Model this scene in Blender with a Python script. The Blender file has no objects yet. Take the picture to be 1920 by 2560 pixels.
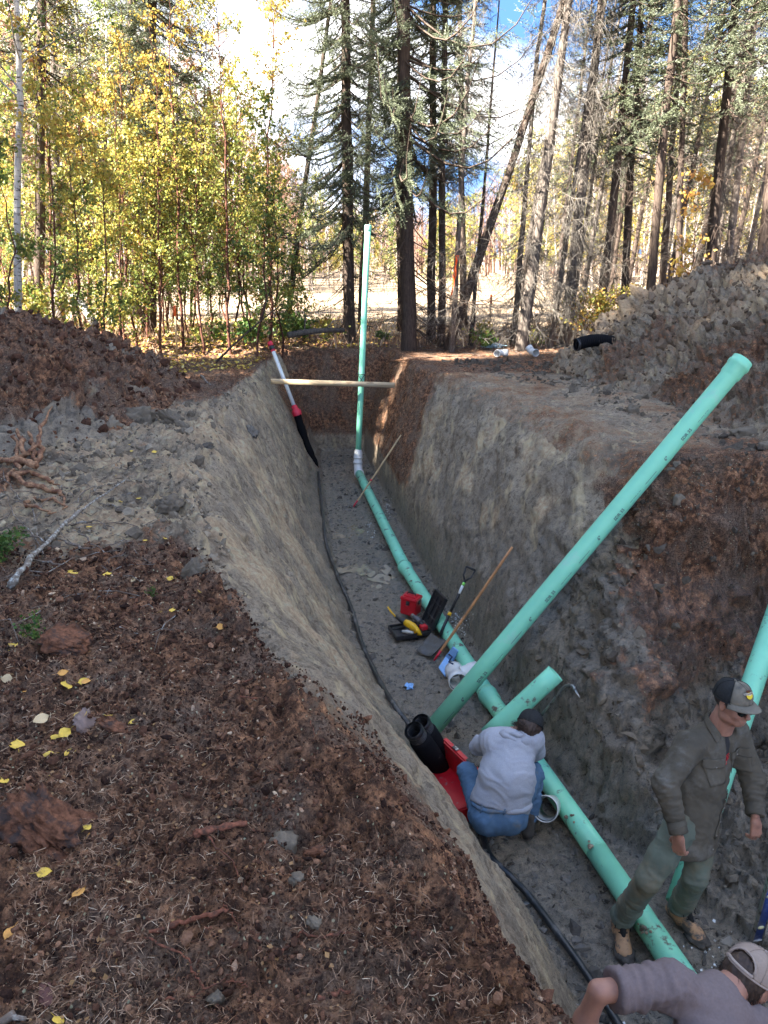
import bpy, bmesh, math, random
import numpy as np
from mathutils import Vector, Matrix

rnd = random.Random(7)
rng = np.random.RandomState(11)
SC = bpy.context.scene
COL = SC.collection

# ------------------------------------------------------------------ camera
PITCH = math.radians(18.0)
CAM_H = 1.6
FPX = 1922.0
cam_d = bpy.data.cameras.new('camera')
cam = bpy.data.objects.new('camera', cam_d)
COL.objects.link(cam)
cam.location = (0, 0, CAM_H)
cam.rotation_euler = (math.radians(90) - PITCH, 0, 0)
cam_d.sensor_fit = 'VERTICAL'
cam_d.sensor_height = 24.0
cam_d.lens = FPX / 2560.0 * 24.0
cam_d.clip_start = 0.05
cam_d.clip_end = 3000
SC.camera = cam

# ------------------------------------------------------------------ world + sun
SUN_EL, SUN_AZ = math.radians(40), math.radians(-118)      # azimuth from +Y, clockwise
sun_dir = Vector((math.sin(SUN_AZ) * math.cos(SUN_EL), math.cos(SUN_AZ) * math.cos(SUN_EL), math.sin(SUN_EL)))
world = bpy.data.worlds.new('World')
SC.world = world
world.use_nodes = True
wn, wl = world.node_tree.nodes, world.node_tree.links
wn.clear()
w_out = wn.new('ShaderNodeOutputWorld')
w_bg = wn.new('ShaderNodeBackground')
w_bg.inputs['Strength'].default_value = 0.13
sky = wn.new('ShaderNodeTexSky')
sky.sky_type = 'NISHITA'
sky.sun_disc = False
sky.sun_elevation = SUN_EL
sky.sun_rotation = SUN_AZ
sky.altitude = 300
sky.air_density = 1.0
sky.dust_density = 0.4
sky.ozone_density = 2.0
w_tc = wn.new('ShaderNodeTexCoord')
w_map = wn.new('ShaderNodeMapping')
w_map.inputs['Location'].default_value = (2.0, 7.0, 5.0)
w_map.inputs['Scale'].default_value = (1.2, 1.2, 3.0)
w_nz = wn.new('ShaderNodeTexNoise')
w_nz.inputs['Scale'].default_value = 1.55
w_nz.inputs['Detail'].default_value = 9
w_nz.inputs['Roughness'].default_value = 0.52
w_rp = wn.new('ShaderNodeValToRGB')
w_rp.color_ramp.elements[0].position = 0.47
w_rp.color_ramp.elements[1].position = 0.56
w_n2 = wn.new('ShaderNodeTexNoise')
w_n2.inputs['Scale'].default_value = 3.1
w_n2.inputs['Detail'].default_value = 7
w_cc = wn.new('ShaderNodeValToRGB')
w_cc.color_ramp.elements[0].position = 0.44
w_cc.color_ramp.elements[0].color = (.44, .47, .55, 1)
w_cc.color_ramp.elements[1].position = 0.66
w_cc.color_ramp.elements[1].color = (1.1, 1.08, 1.05, 1)
w_mix = wn.new('ShaderNodeMix')
w_mix.data_type = 'RGBA'
wl.new(w_tc.outputs['Generated'], w_map.inputs['Vector'])
wl.new(w_map.outputs['Vector'], w_nz.inputs['Vector'])
wl.new(w_map.outputs['Vector'], w_n2.inputs['Vector'])
wl.new(w_nz.outputs['Fac'], w_rp.inputs['Fac'])
wl.new(w_n2.outputs['Fac'], w_cc.inputs['Fac'])
wl.new(w_rp.outputs['Color'], w_mix.inputs['Factor'])
w_lift = wn.new('ShaderNodeVectorMath'); w_lift.operation = 'ADD'; w_lift.inputs[1].default_value = (0, 0, 0.42)     # clear air above the haze line
wl.new(w_tc.outputs['Generated'], w_lift.inputs[0]); w_nrm = wn.new('ShaderNodeVectorMath'); w_nrm.operation = 'NORMALIZE'
wl.new(w_lift.outputs[0], w_nrm.inputs[0]); wl.new(w_nrm.outputs[0], sky.inputs['Vector']) if 'Vector' in sky.inputs else None
w_tint = wn.new('ShaderNodeMix'); w_tint.data_type = 'RGBA'; w_tint.blend_type = 'MULTIPLY'; w_tint.inputs['Factor'].default_value = 1.0; w_tint.inputs['B'].default_value = (.092, .125, .15, 1)
wl.new(sky.outputs['Color'], w_tint.inputs['A']); wl.new(w_tint.outputs['Result'], w_mix.inputs['A'])
wl.new(w_cc.outputs['Color'], w_mix.inputs['B'])
wl.new(w_mix.outputs['Result'], w_bg.inputs['Color'])
wl.new(w_bg.outputs['Background'], w_out.inputs['Surface'])

sun_d = bpy.data.lights.new('sun', 'SUN')
sun_d.energy = 2.0
sun_d.angle = math.radians(0.53)
sun_d.color = (1.0, 0.93, 0.82)
sun = bpy.data.objects.new('sun', sun_d)
COL.objects.link(sun)
sun.rotation_euler = (-sun_dir).to_track_quat('-Z', 'Y').to_euler()

SC.view_settings.view_transform = 'Standard'
SC.view_settings.look = 'None'
SC.view_settings.gamma = 1
SC.view_settings.exposure = 4.9
SC.view_settings.use_curve_mapping = False
SC.render.engine = 'CYCLES'
SC.cycles.max_bounces = 6
SC.cycles.diffuse_bounces = 4
SC.cycles.glossy_bounces = 2
SC.cycles.transparent_max_bounces = 6
SC.cycles.use_denoising = True

# ------------------------------------------------------------------ numpy noise
_perm = np.arange(256); np.random.RandomState(3).shuffle(_perm); _perm = np.concatenate([_perm, _perm, _perm])
_g3 = np.random.RandomState(5).normal(size=(256, 3)); _g3 /= np.linalg.norm(_g3, axis=1)[:, None]
_g3 = _g3.astype(np.float32)

def noise3(p):
    p = np.asarray(p, np.float32)
    i = np.floor(p).astype(np.int64); f = p - i; i &= 255
    u = f * f * f * (f * (f * 6 - 15) + 10)
    out = 0
    for dx in (0, 1):
        for dy in (0, 1):
            for dz in (0, 1):
                h = _perm[_perm[_perm[(i[..., 0] + dx) & 255] + ((i[..., 1] + dy) & 255)] + ((i[..., 2] + dz) & 255)]
                g = _g3[h]
                d = g[..., 0] * (f[..., 0] - dx) + g[..., 1] * (f[..., 1] - dy) + g[..., 2] * (f[..., 2] - dz)
                wx = u[..., 0] if dx else 1 - u[..., 0]
                wy = u[..., 1] if dy else 1 - u[..., 1]
                wz = u[..., 2] if dz else 1 - u[..., 2]
                out = out + d * wx * wy * wz
    return out * 1.6

def fbm(p, octv=4, gain=0.5, lac=2.03):
    s, a = 0, 1.0
    for k in range(octv):
        s = s + a * noise3(p * (lac ** k) + 17.3 * k)
        a *= gain
    return s

_c3 = np.random.RandomState(9).rand(256, 3).astype(np.float32)
def worley(p):
    """distance to nearest feature point, its cell id (0..255) and second distance"""
    p = np.asarray(p, np.float32)
    i = np.floor(p).astype(np.int64); f = p - i
    d1 = np.full(p.shape[:-1], 9., np.float32); d2 = d1.copy(); idd = np.zeros(p.shape[:-1], np.int64)
    for dx in (-1, 0, 1):
        for dy in (-1, 0, 1):
            for dz in (-1, 0, 1):
                h = _perm[_perm[_perm[(i[..., 0] + dx) & 255] + ((i[..., 1] + dy) & 255)] + ((i[..., 2] + dz) & 255)]
                c = _c3[h] + np.array([dx, dy, dz], np.float32)
                d = np.sqrt(((c - f) ** 2).sum(-1))
                m = d < d1
                d2 = np.where(m, d1, np.minimum(d2, d)); idd = np.where(m, h, idd); d1 = np.where(m, d, d1)
    return d1, idd, d2

def sstep(a, b, x):
    t = np.clip((x - a) / (b - a), 0, 1)
    return t * t * (3 - 2 * t)

# ------------------------------------------------------------------ mesh helpers
def mesh_np(name, V, Fq, mat, smooth=True, attr=None):
    """numpy verts + faces (n,3 or n,4) -> mesh datablock"""
    me = bpy.data.meshes.new(name)
    V = np.ascontiguousarray(V, np.float32); Fq = np.ascontiguousarray(Fq, np.int32)
    k = Fq.shape[1]; n = len(Fq)
    me.vertices.add(len(V)); me.vertices.foreach_set('co', V.ravel())
    me.loops.add(n * k); me.loops.foreach_set('vertex_index', Fq.ravel())
    me.polygons.add(n); me.polygons.foreach_set('loop_start', np.arange(0, n * k, k, dtype=np.int32))
    me.polygons.foreach_set('use_smooth', np.full(n, smooth, bool))
    if attr is not None:
        for an, av in attr.items():
            a = me.color_attributes.new(an, 'FLOAT_COLOR', 'POINT')
            c = np.ones((len(V), 4), np.float32); c[:, :av.shape[1]] = av
            a.data.foreach_set('color', c.ravel())
    me.update(calc_edges=True); me.validate()
    if mat: me.materials.append(mat)
    return me

def link(name, me, parent=None):
    o = bpy.data.objects.new(name, me); COL.objects.link(o)
    if parent: o.parent = parent
    return o

def empty(name, loc=(0, 0, 0), rot=(0, 0, 0)):
    o = bpy.data.objects.new(name, None); COL.objects.link(o)
    o.location = loc; o.rotation_euler = rot; o.empty_display_size = 0.2
    return o

def tag(o, label=None, cat=None, group=None, kind=None):
    if label: o['label'] = label
    if cat: o['category'] = cat
    if group: o['group'] = group
    if kind: o['kind'] = kind
    return o

class MB:
    """collects raw geometry, links it as one mesh object"""
    def __init__(self): self.v = []; self.f = []; self.c = []
    def add(self, vs, fs, c=None):
        b = len(self.v); self.v.extend([tuple(x) for x in vs]); self.f.extend([tuple(i + b for i in f) for f in fs])
        if c is not None: self.c.extend([c] * len(vs))
    def tube(self, pts, radii, n=8, caps=True, c=None, flat=None):
        pts = [Vector(p) for p in pts]
        if not hasattr(radii, '__len__'): radii = [radii] * len(pts)
        up = None; vs = []; fs = []
        for i, p in enumerate(pts):
            d = (pts[min(i + 1, len(pts) - 1)] - pts[max(i - 1, 0)])
            d = d.normalized() if d.length > 1e-9 else Vector((0, 0, 1))
            if up is None:
                up = d.orthogonal().normalized() if flat is None else (Vector(flat) - d * d.dot(Vector(flat))).normalized()
            else:
                up = up - d * up.dot(d)
                up = up.normalized() if up.length > 1e-6 else d.orthogonal().normalized()
            s = d.cross(up)
            for k in range(n):
                a = 2 * math.pi * k / n
                vs.append(p + (up * math.cos(a) + s * math.sin(a)) * radii[i])
        for i in range(len(pts) - 1):
            for k in range(n):
                a = i * n + k; b = i * n + (k + 1) % n
                fs.append((a, b, b + n, a + n))
        if caps and n > 2:
            fs.append(tuple(range(n - 1, -1, -1))); m = (len(pts) - 1) * n; fs.append(tuple(range(m, m + n)))
        self.add(vs, fs, c); return self
    def box(self, c, s, M=None):
        x, y, z = s[0] / 2, s[1] / 2, s[2] / 2
        vs = [Vector((a * x, b * y, d * z)) for a in (-1, 1) for b in (-1, 1) for d in (-1, 1)]
        if M is not None: vs = [M @ v for v in vs]
        vs = [v + Vector(c) for v in vs]
        self.add(vs, [(0, 1, 3, 2), (4, 6, 7, 5), (0, 4, 5, 1), (2, 3, 7, 6), (0, 2, 6, 4), (1, 5, 7, 3)]); return self
    def lathe(self, prof, n=32, M=None, closed=False):
        """prof list of (r, z) round local z"""
        vs = []; fs = []
        for r, z in prof:
            for k in range(n):
                a = 2 * math.pi * k / n; vs.append(Vector((r * math.cos(a), r * math.sin(a), z)))
        m = len(prof)
        for i in range(m - 1 if not closed else m):
            for k in range(n):
                a = i * n + k; b = i * n + (k + 1) % n; j = ((i + 1) % m) * n
                fs.append((a, b, j + (k + 1) % n, j + k))
        if M is not None: vs = [M @ v for v in vs]
        self.add(vs, fs); return self
    def mesh(self, name, mat, smooth=True, bevel=0):
        me = bpy.data.meshes.new(name); me.from_pydata(self.v, [], self.f)
        if smooth: me.polygons.foreach_set('use_smooth', [True] * len(me.polygons))
        if self.c and len(self.c) == len(self.v):
            a = me.color_attributes.new('tint', 'FLOAT_COLOR', 'POINT')
            a.data.foreach_set('color', np.array([(*c, 1) for c in self.c], np.float32).ravel())
        if mat: me.materials.append(mat)
        return me
    def build(self, name, mat, parent=None, smooth=True, bevel=0, seg=2):
        me = self.mesh(name, mat, smooth)
        if bevel:
            bm = bmesh.new(); bm.from_mesh(me); bmesh.ops.remove_doubles(bm, verts=bm.verts, dist=1e-5)
            bmesh.ops.bevel(bm, geom=list(bm.edges), offset=bevel, segments=seg, affect='EDGES', clamp_overlap=True)
            bm.to_mesh(me); bm.free()
            me.polygons.foreach_set('use_smooth', [smooth] * len(me.polygons))
        return link(name, me, parent)

def frame(origin, zdir, xdir=(1, 0, 0)):
    """matrix whose z axis runs along zdir"""
    z = Vector(zdir).normalized(); x = Vector(xdir); x = x - z * x.dot(z)
    x = x.normalized() if x.length > 1e-6 else z.orthogonal().normalized()
    y = z.cross(x); M = Matrix((x, y, z)).transposed().to_4x4(); M.translation = Vector(origin); return M

def at(u, v, Y=None, z=None, t=None):
    """place in the world seen in direction (u, v) of the full photograph, at distance Y, height z or depth t"""
    x = (u - 960) / FPX; y = -(v - 1280) / FPX
    dy = math.cos(PITCH) + y * math.sin(PITCH); dz = -math.sin(PITCH) + y * math.cos(PITCH)
    if Y is not None: t = Y / dy
    elif z is not None: t = (z - CAM_H) / dz
    return Vector((x * t, dy * t, CAM_H + dz * t))

# ------------------------------------------------------------------ materials
def new_mat(name, base=(.5, .5, .5), rough=.6, metal=0, spec=None, sss=0):
    m = bpy.data.materials.new(name); m.use_nodes = True
    b = m.node_tree.nodes['Principled BSDF']
    b.inputs['Base Color'].default_value = (*base, 1); b.inputs['Roughness'].default_value = rough; b.inputs['Metallic'].default_value = metal
    if spec is None and rough >= .7: spec = .12
    if spec is not None: b.inputs['Specular IOR Level'].default_value = spec
    if sss:
        b.inputs['Subsurface Weight'].default_value = sss; b.inputs['Subsurface Radius'].default_value = (.012, .005, .003); b.inputs['Subsurface Scale'].default_value = 1
    return m

class NT:
    def __init__(self, m): self.m = m; self.t = m.node_tree; self.b = self.t.nodes['Principled BSDF']
    def n(self, typ, **k):
        nd = self.t.nodes.new(typ)
        for a, v in k.items():
            if a in nd.inputs: nd.inputs[a].default_value = v
            else: setattr(nd, a, v)
        return nd
    def l(self, a, b): self.t.links.new(a, b)
    def pos(self, scale=(1, 1, 1), obj=False):
        mp = self.n('ShaderNodeMapping'); mp.inputs['Scale'].default_value = scale
        if obj: self.l(self.n('ShaderNodeTexCoord').outputs['Object'], mp.inputs['Vector'])
        else: self.l(self.n('ShaderNodeNewGeometry').outputs['Position'], mp.inputs['Vector'])
        return mp.outputs['Vector']
    def noise(self, vec, scale, detail=4, rough=.55):
        nd = self.n('ShaderNodeTexNoise'); nd.inputs['Scale'].default_value = scale; nd.inputs['Detail'].default_value = detail; nd.inputs['Roughness'].default_value = rough
        self.l(vec, nd.inputs['Vector']); return nd.outputs['Fac']
    def ramp(self, fac, stops):
        r = self.n('ShaderNodeValToRGB'); e = r.color_ramp.elements
        while len(e) < len(stops): e.new(0.5)
        for el, (p, c) in zip(e, stops):
            el.position = p; el.color = (*c, 1) if hasattr(c, '__len__') else (c, c, c, 1)
        self.l(fac, r.inputs['Fac']); return r.outputs['Color']
    def mix(self, fac, a, b, mode='MIX'):
        m = self.n('ShaderNodeMix'); m.data_type = 'RGBA'; m.blend_type = mode
        for s, v in (('Factor', fac), ('A', a), ('B', b)):
            if hasattr(v, 'is_output'): self.l(v, m.inputs[s])
            elif hasattr(v, '__len__'): m.inputs[s].default_value = (*v, 1)
            else: m.inputs[s].default_value = v
        return m.outputs['Result']
    def math(self, op, a, b=None, clamp=False):
        m = self.n('ShaderNodeMath'); m.operation = op; m.use_clamp = clamp
        for i, v in enumerate((a, b)):
            if v is None: continue
            if hasattr(v, 'is_output'): self.l(v, m.inputs[i])
            else: m.inputs[i].default_value = v
        return m.outputs[0]
    def bump(self, h, dist, strength=1, prev=None):
        b = self.n('ShaderNodeBump'); b.inputs['Distance'].default_value = dist; b.inputs['Strength'].default_value = strength
        self.l(h, b.inputs['Height'])
        if prev is not None: self.l(prev, b.inputs['Normal'])
        return b.outputs['Normal']
    def set(self, s, v):
        if hasattr(v, 'is_output'): self.l(v, self.b.inputs[s])
        else: self.b.inputs[s].default_value = v

def soil_material(name):
    m = new_mat(name, rough=.9); t = NT(m)
    at_ = t.n('ShaderNodeAttribute', attribute_name='soil'); sp = t.n('ShaderNodeSeparateColor'); t.l(at_.outputs['Color'], sp.inputs[0])
    peat, tan, wet = sp.outputs[0], sp.outputs[1], sp.outputs[2]
    p = t.pos()
    n1 = t.noise(p, 2.6, 6, .62); n2 = t.noise(p, 17, 7, .68); n3 = t.noise(p, 75, 6, .72); n4 = t.noise(p, 230, 4, .75)
    vo = t.n('ShaderNodeTexVoronoi'); vo.inputs['Scale'].default_value = 60; t.l(p, vo.inputs['Vector'])
    vc = t.n('ShaderNodeSeparateColor'); t.l(vo.outputs['Color'], vc.inputs[0])
    clay = t.ramp(n1, [(.32, (0.221, 0.176, 0.130)), (.5, (0.340, 0.276, 0.202)), (.68, (0.450, 0.370, 0.271))])
    clay = t.mix(t.ramp(n2, [(.36, .85), (.50, 0.0)]), clay, (0.119, 0.093, 0.070))
    clay = t.mix(t.ramp(n3, [(.40, .6), (.52, 0.0)]), clay, (0.144, 0.116, 0.088))
    tanc = t.ramp(n2, [(.3, (0.313, 0.218, 0.138)), (.5, (0.532, 0.385, 0.244)), (.7, (0.570, 0.558, 0.382))])
    clay = t.mix(t.math('MULTIPLY', tan, t.ramp(n3, [(.3, .55), (.55, 1.0)])), clay, tanc)
    mud = t.ramp(n2, [(.32, (0.089, 0.072, 0.054)), (.48, (0.230, 0.192, 0.147)), (.70, (0.365, 0.305, 0.234))])
    mud = t.mix(t.ramp(n3, [(.38, .7), (.5, 0.0)]), mud, (0.066, 0.056, 0.043))
    clay = t.mix(wet, clay, mud)
    cb = t.n('ShaderNodeCombineXYZ')
    for k_, dv in enumerate(((.10, -.58, -.55), (4.2, 2.6, -2.9), (3.6, -3.0, 3.2))):
        dt = t.n('ShaderNodeVectorMath', operation='DOT_PRODUCT'); dt.inputs[1].default_value = dv; t.l(p, dt.inputs[0]); t.l(dt.outputs['Value'], cb.inputs[k_])
    st_ = t.noise(cb.outputs[0], 1.25, 8, .66)
    wall = t.math('SUBTRACT', 1.0, wet, clamp=True)
    clay = t.mix(t.math('MULTIPLY', wall, t.ramp(st_, [(.54, 0.0), (.66, .65)])), clay, (0.620, 0.494, 0.298))
    clay = t.mix(t.math('MULTIPLY', wall, t.ramp(st_, [(.34, .75), (.44, 0.0)])), clay, (0.147, 0.108, 0.079))
    pe = t.ramp(n2, [(.30, (0.028, 0.015, 0.013)), (.46, (0.123, 0.064, 0.040)), (.58, (0.349, 0.175, 0.096)), (.74, (0.677, 0.363, 0.188))])
    pe = t.mix(t.ramp(n1, [(.44, 0.0), (.60, .75)]), pe, t.ramp(n3, [(.3, (0.056, 0.039, 0.033)), (.5, (0.176, 0.125, 0.092)), (.7, (0.350, 0.263, 0.197))]))
    pe = t.mix(t.ramp(n3, [(.40, .75), (.50, 0.0)]), pe, (0.046, 0.030, 0.024))
    pe = t.mix(t.math('MULTIPLY', t.ramp(vc.outputs[0], [(.90, 0.0), (.93, .8)]), t.ramp(vo.outputs['Distance'], [(.18, 1.0), (.32, 0.0)])), pe, (0.620, 0.620, 0.406))
    pe = t.mix(t.ramp(n4, [(.60, 0.0), (.68, .7)]), pe, (0.561, 0.373, 0.241))
    pk = t.math('ADD', peat, t.math('MULTIPLY', t.math('SUBTRACT', n2, .5), 1.1)); pk = t.ramp(pk, [(.35, 0.0), (.60, 1.0)])
    c = t.mix(pk, clay, pe)
    t.set('Base Color', c)
    rg = t.mix(wet, (.92,) * 3, t.ramp(n2, [(.35, .22), (.6, .55)])); t.set('Roughness', rg)
    t.set('Specular IOR Level', t.mix(wet, (.10,) * 3, (.55,) * 3))
    b0 = t.bump(st_, .016, .8); b1 = t.bump(n2, .030, 1.0, b0); b2 = t.bump(n3, .013, 1.0, b1); b3 = t.bump(n4, .004, .9, b2); t.set('Normal', b3)
    return m

def plain(name, base, rough=.5, var=.25, scale=30, bump=.0008, dirt=None, dirt_scale=6, dirt_amt=(.55, .7), obj=True, metal=0, spec=None, sss=0):
    """surface with mottled colour, fine relief and optional dirt blotches"""
    m = new_mat(name, base, rough, metal, spec, sss); t = NT(m); p = t.pos(obj=obj)
    a = t.noise(p, scale, 5, .6)
    lo = tuple(c * (1 - var) for c in base); hi = tuple(min(1, c * (1 + var)) for c in base)
    c = t.ramp(a, [(.3, lo), (.7, hi)])
    if dirt:
        d = t.noise(p, dirt_scale, 7, .68); f = t.ramp(d, [(dirt_amt[0], 0.0), (dirt_amt[1], 1.0)])
        c = t.mix(f, c, dirt); t.set('Roughness', t.mix(f, (rough,) * 3, (.85,) * 3))
    t.set('Base Color', c)
    if bump: t.set('Normal', t.bump(a, bump, .8))
    return m

# ================================================================== TERRAIN
FLOOR = -2.45
yFL = [-1, 0, 1, 2, 3.2, 3.87, 4.48, 5.24, 6.17, 7.6, 10.42, 13.75, 17.2]
xFL = [2.0, 1.7, 1.42, 1.22, 1.15, .95, .73, .49, .22, -.25, -.74, -1.12, -1.48]
yLL = [-1, 0, 1.27, 2.07, 2.92, 4.35, 6.26, 8.3, 12.6, 15.5, 17.2]
xLL = [1.4, .95, .38, -.07, -.53, -1.14, -1.67, -2.01, -2.32, -2.42, -2.3]
yFR = [-1, 1, 2, 3.2, 4, 4.71, 5.61, 6.82, 8.82, 10.42, 13.75, 17.2]
xFR = [3.4, 3.1, 2.95, 2.6, 2.15, 1.68, 1.39, 1.17, .76, .47, 0, -.50]
yLR = [-1, 1, 3, 4, 5, 5.8, 6.4, 7.34, 8.85, 10.6, 12.6, 14, 17.2]
xLR = [4.8, 4.8, 4.6, 4.1, 3.5, 3.1, 2.85, 2.45, 2.2, 1.72, 1.05, .62, .22]
YEND = 16.95

def end_blend(y): return sstep(YEND - .02, YEND + .24, y)

def bank_l(x, y):
    return -.28 * sstep(9, 15.5, y) + .05 * noise3(np.stack([x * .8, y * .8, 0 * x], -1)) + .10 * sstep(-2.5, -7, x) * sstep(8, 3, y)
def bank_r(x, y):
    return -.10 - .12 * sstep(10, 16, y) - .35 * sstep(7.0, 4.6, y) * sstep(4.5, 2.6, x) + .06 * noise3(np.stack([x * .7, y * .7, 3 + 0 * x], -1))

def height(x, y):
    fl = np.interp(y, yFL, xFL); ll = np.interp(y, yLL, xLL); fr = np.interp(y, yFR, xFR); lr = np.interp(y, yLR, xLR)
    wig = .05 * noise3(np.stack([y * 1.1, 0 * y, 0 * y + 7], -1)) + .02 * noise3(np.stack([y * 4, 0 * y, 0 * y + 9], -1))
    ll = ll + wig; lr = lr - wig * 1.6
    s = np.clip((fl - x) / (fl - ll), 0, 1)
    near = sstep(6, 3, y)
    pl = s + (.10 * near + .03) * np.sin(np.pi * s) - .04 * (1 - near) * np.sin(2 * np.pi * s)
    pl = np.where(s > .86, pl - (s - .86) ** 2 * 1.6, pl)
    r = np.clip((x - fr) / (lr - fr), 0, 1)
    low = .16 * sstep(0, .10, r)
    ex = 1.9 - .7 * sstep(11, 15, y); pr = low + (1 - low) * (1 - (1 - r) ** ex)
    
    bl = bank_l(x, y); br = bank_r(x, y)
    zl = FLOOR + (bl - FLOOR) * pl; zr = FLOOR + (br - FLOOR) * pr
    # side dig on the right, its back wall under the ledge
    q = np.stack([x * 1.3, y * 1.3, 0 * x + 5], -1); nq = noise3(q)
    yb0 = 5.25 + .22 * (x - 2) + .22 * nq; wy = np.clip((y - yb0) / (.95 + .15 * nq), 0, 1)
    zf = -2.40 + .17 * np.clip(x - 2.0, 0, 3) + 1.6 * sstep(4.6, 5.6, x)
    zs_ = zf + (br - zf) * (wy ** .85 + .06 * np.sin(wy * 9.5) * wy * (1 - wy) * 4)
    k = sstep(1.75, 2.25, x + .12 * nq) * sstep(8, 7, y)
    zr = np.where(k > 0, zr * (1 - k) + np.minimum(zr, zs_) * k, zr)
    z = np.where(x < (fl + fr) / 2, zl, zr)
    e = end_blend(y)
    bank = np.where(x < (fl + fr) / 2, bl, br)
    flat = sstep(17, 24, y)
    mid = -.2 * (1 - flat) + 0 * bank
    bank = np.where(y > YEND - .3, bank * (1 - sstep(YEND - .3, YEND + 1, y)) + (-.2 + .2 * flat) * sstep(YEND - .3, YEND + 1, y), bank)
    zz = z * (1 - e) + bank * e
    # far land rises gently beyond the clearing
    zz = zz + sstep(50, 160, y) * 3 + .0 * mid
    return zz

def gz(x, y):
    return float(height(np.array([x], float), np.array([y], float))[0])

def graded(segs):
    out = [segs[0][0]]
    for a, b, s0, s1 in segs:
        x = a
        while x < b - 1e-6:
            t = (x - a) / (b - a); x = min(b, x + s0 + (s1 - s0) * t); out.append(x)
    return np.array(out)

gx = np.concatenate([-graded([(3.4, 9, .03, .12), (9, 40, .15, 2.5), (40, 900, 4, 120)])[::-1],
                     graded([(-3.4, -2.6, .03, .02), (-2.6, 3.2, .0175, .0175), (3.2, 5, .025, .06), (5, 12, .07, .2), (12, 40, .3, 2.5), (40, 900, 4, 120)])[1:]])
gy = np.concatenate([graded([(-900, -40, 120, 6), (-40, -3, 4, .2), (-3, .6, .2, .03), (.6, 3, .0145, .0155), (3, 8, .0165, .027), (8, 16.7, .029, .05), (16.7, 17.3, .012, .014), (17.3, 24, .05, .12), (24, 60, .2, 1.5), (60, 1200, 3, 120)])])
GX, GY = np.meshgrid(gx, gy, indexing='xy')
GZ = height(GX, GY)
P0 = np.stack([GX, GY, GZ], -1).astype(np.float32)
# normals of the base shape
dzx = np.gradient(GZ, gx, axis=1); dzy = np.gradient(GZ, gy, axis=0)
N0 = np.stack([-dzx, -dzy, np.ones_like(GZ)], -1); N0 /= np.linalg.norm(N0, axis=-1)[..., None]
zone = (GX > -13) & (GX < 13) & (GY > -2) & (GY < 26)
pz = P0[zone]; nz_ = N0[zone]; nz_ = nz_ * np.array([1, .75, 1.15]); nz_ /= np.linalg.norm(nz_, axis=1)[:, None]; X, Y, Z = pz[:, 0], pz[:, 1], pz[:, 2]
FLx = np.interp(Y, yFL, xFL); FRx = np.interp(Y, yFR, xFR); LLx = np.interp(Y, yLL, xLL); LRx = np.interp(Y, yLR, xLR)
infl = (sstep(-.05, .06, X - FLx) * sstep(-.05, .06, FRx - X)) * (Y < YEND)
depth = np.clip(-Z / 2.45, 0, 1)
wallL = sstep(.03, .15, FLx - X) * sstep(-.02, .12, X - LLx) * (Y < YEND)
wallR = sstep(.03, .12, X - FRx) * sstep(-.02, .12, LRx - X) * (Y < YEND)
bankm = 1 - np.clip(infl + wallL + wallR, 0, 1)
rightw_ = (X > (FLx + FRx) / 2).astype(float)
rbowl = sstep(7.2, 5.8, Y) * sstep(0, .4, X - FRx)
big = fbm(pz * np.array([1.6, 1.6, 1.6], np.float32) + 4, 3)
med = fbm(pz * 6.5, 4, .55)
fine = fbm(pz * 26, 3, .6)
w1, wid, w2 = worley(pz * np.array([9, 9, 11], np.float32) + .35 * np.stack([med, -med, fine], -1))
lump = np.clip((w2 - w1) * 2.2, 0, 1) ** .6 * (.3 + .7 * np.clip(1 - w1, 0, 1))
w1b, widb, w2b = worley(pz * np.array([21, 21, 26], np.float32) + .5 * np.stack([fine, -med, med], -1))
lumpb = np.clip((w2b - w1b) * 2.4, 0, 1) ** .6 * _c3[widb, 0]
sq = np.stack([-.7 * Y - .7 * Z, 4.2 * X + 2.6 * Y - 2.9 * Z, 3.6 * X - 3.0 * Y + 3.2 * Z], -1).astype(np.float32)
str_l = noise3(sq * np.array([.8, 1, 1], np.float32)) + .5 * noise3(sq * np.array([1.6, 2.4, 2.4], np.float32) + 3)
disp = infl * (.026 * med + .014 * fine + .026 * lump * (_c3[wid, 0] > .6) + .007 * lumpb + .02 * big - .02 * sstep(.1, .5, med))
holes = sstep(.25, .55, fbm(pz * 2.6 + 31, 2))
disp = disp + wallL * (.010 * med + .007 * fine + .013 * str_l + .010 * lumpb * sstep(-.2, .4, med) - .05 * holes * sstep(-.2, .3, med) + .04 * big)
disp = disp + wallR * (.022 * med + .010 * fine + .016 * str_l + .006 * lumpb + .05 * big + .03 * lump * (_c3[wid, 1] > .6))
disp = disp + rbowl * (.12 * big + .055 * med + .055 * lump * (_c3[wid, 1] > .35) + .022 * lumpb + .02 * fine - .04)
nearbank = sstep(9, 4, Y)
bankm = bankm * (1 - .62 * rightw_ * (Y > 6.8))
disp = disp + bankm * (.038 * med + .022 * fine + .034 * big + .040 * lump * (_c3[wid, 2] > .6) + .012 * lumpb + .006 * noise3(pz * 60))
edge = np.exp(-((X - LLx) / .16) ** 2) * (Y < 12)
disp = disp + edge * (.06 * lump * (_c3[wid, 0] > .3) + .04 * med)
disp *= np.where(Y > 17.5, .8, 1)
pz2 = pz + nz_ * disp[:, None]
P0[zone] = pz2
# soil mask: r peat, g sandy tan, b wet mud
soil = np.zeros(P0.shape[:2] + (3,), np.float32)
soil[..., 0] = .25
n_a = fbm(pz * 1.3 + 9, 3)
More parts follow.
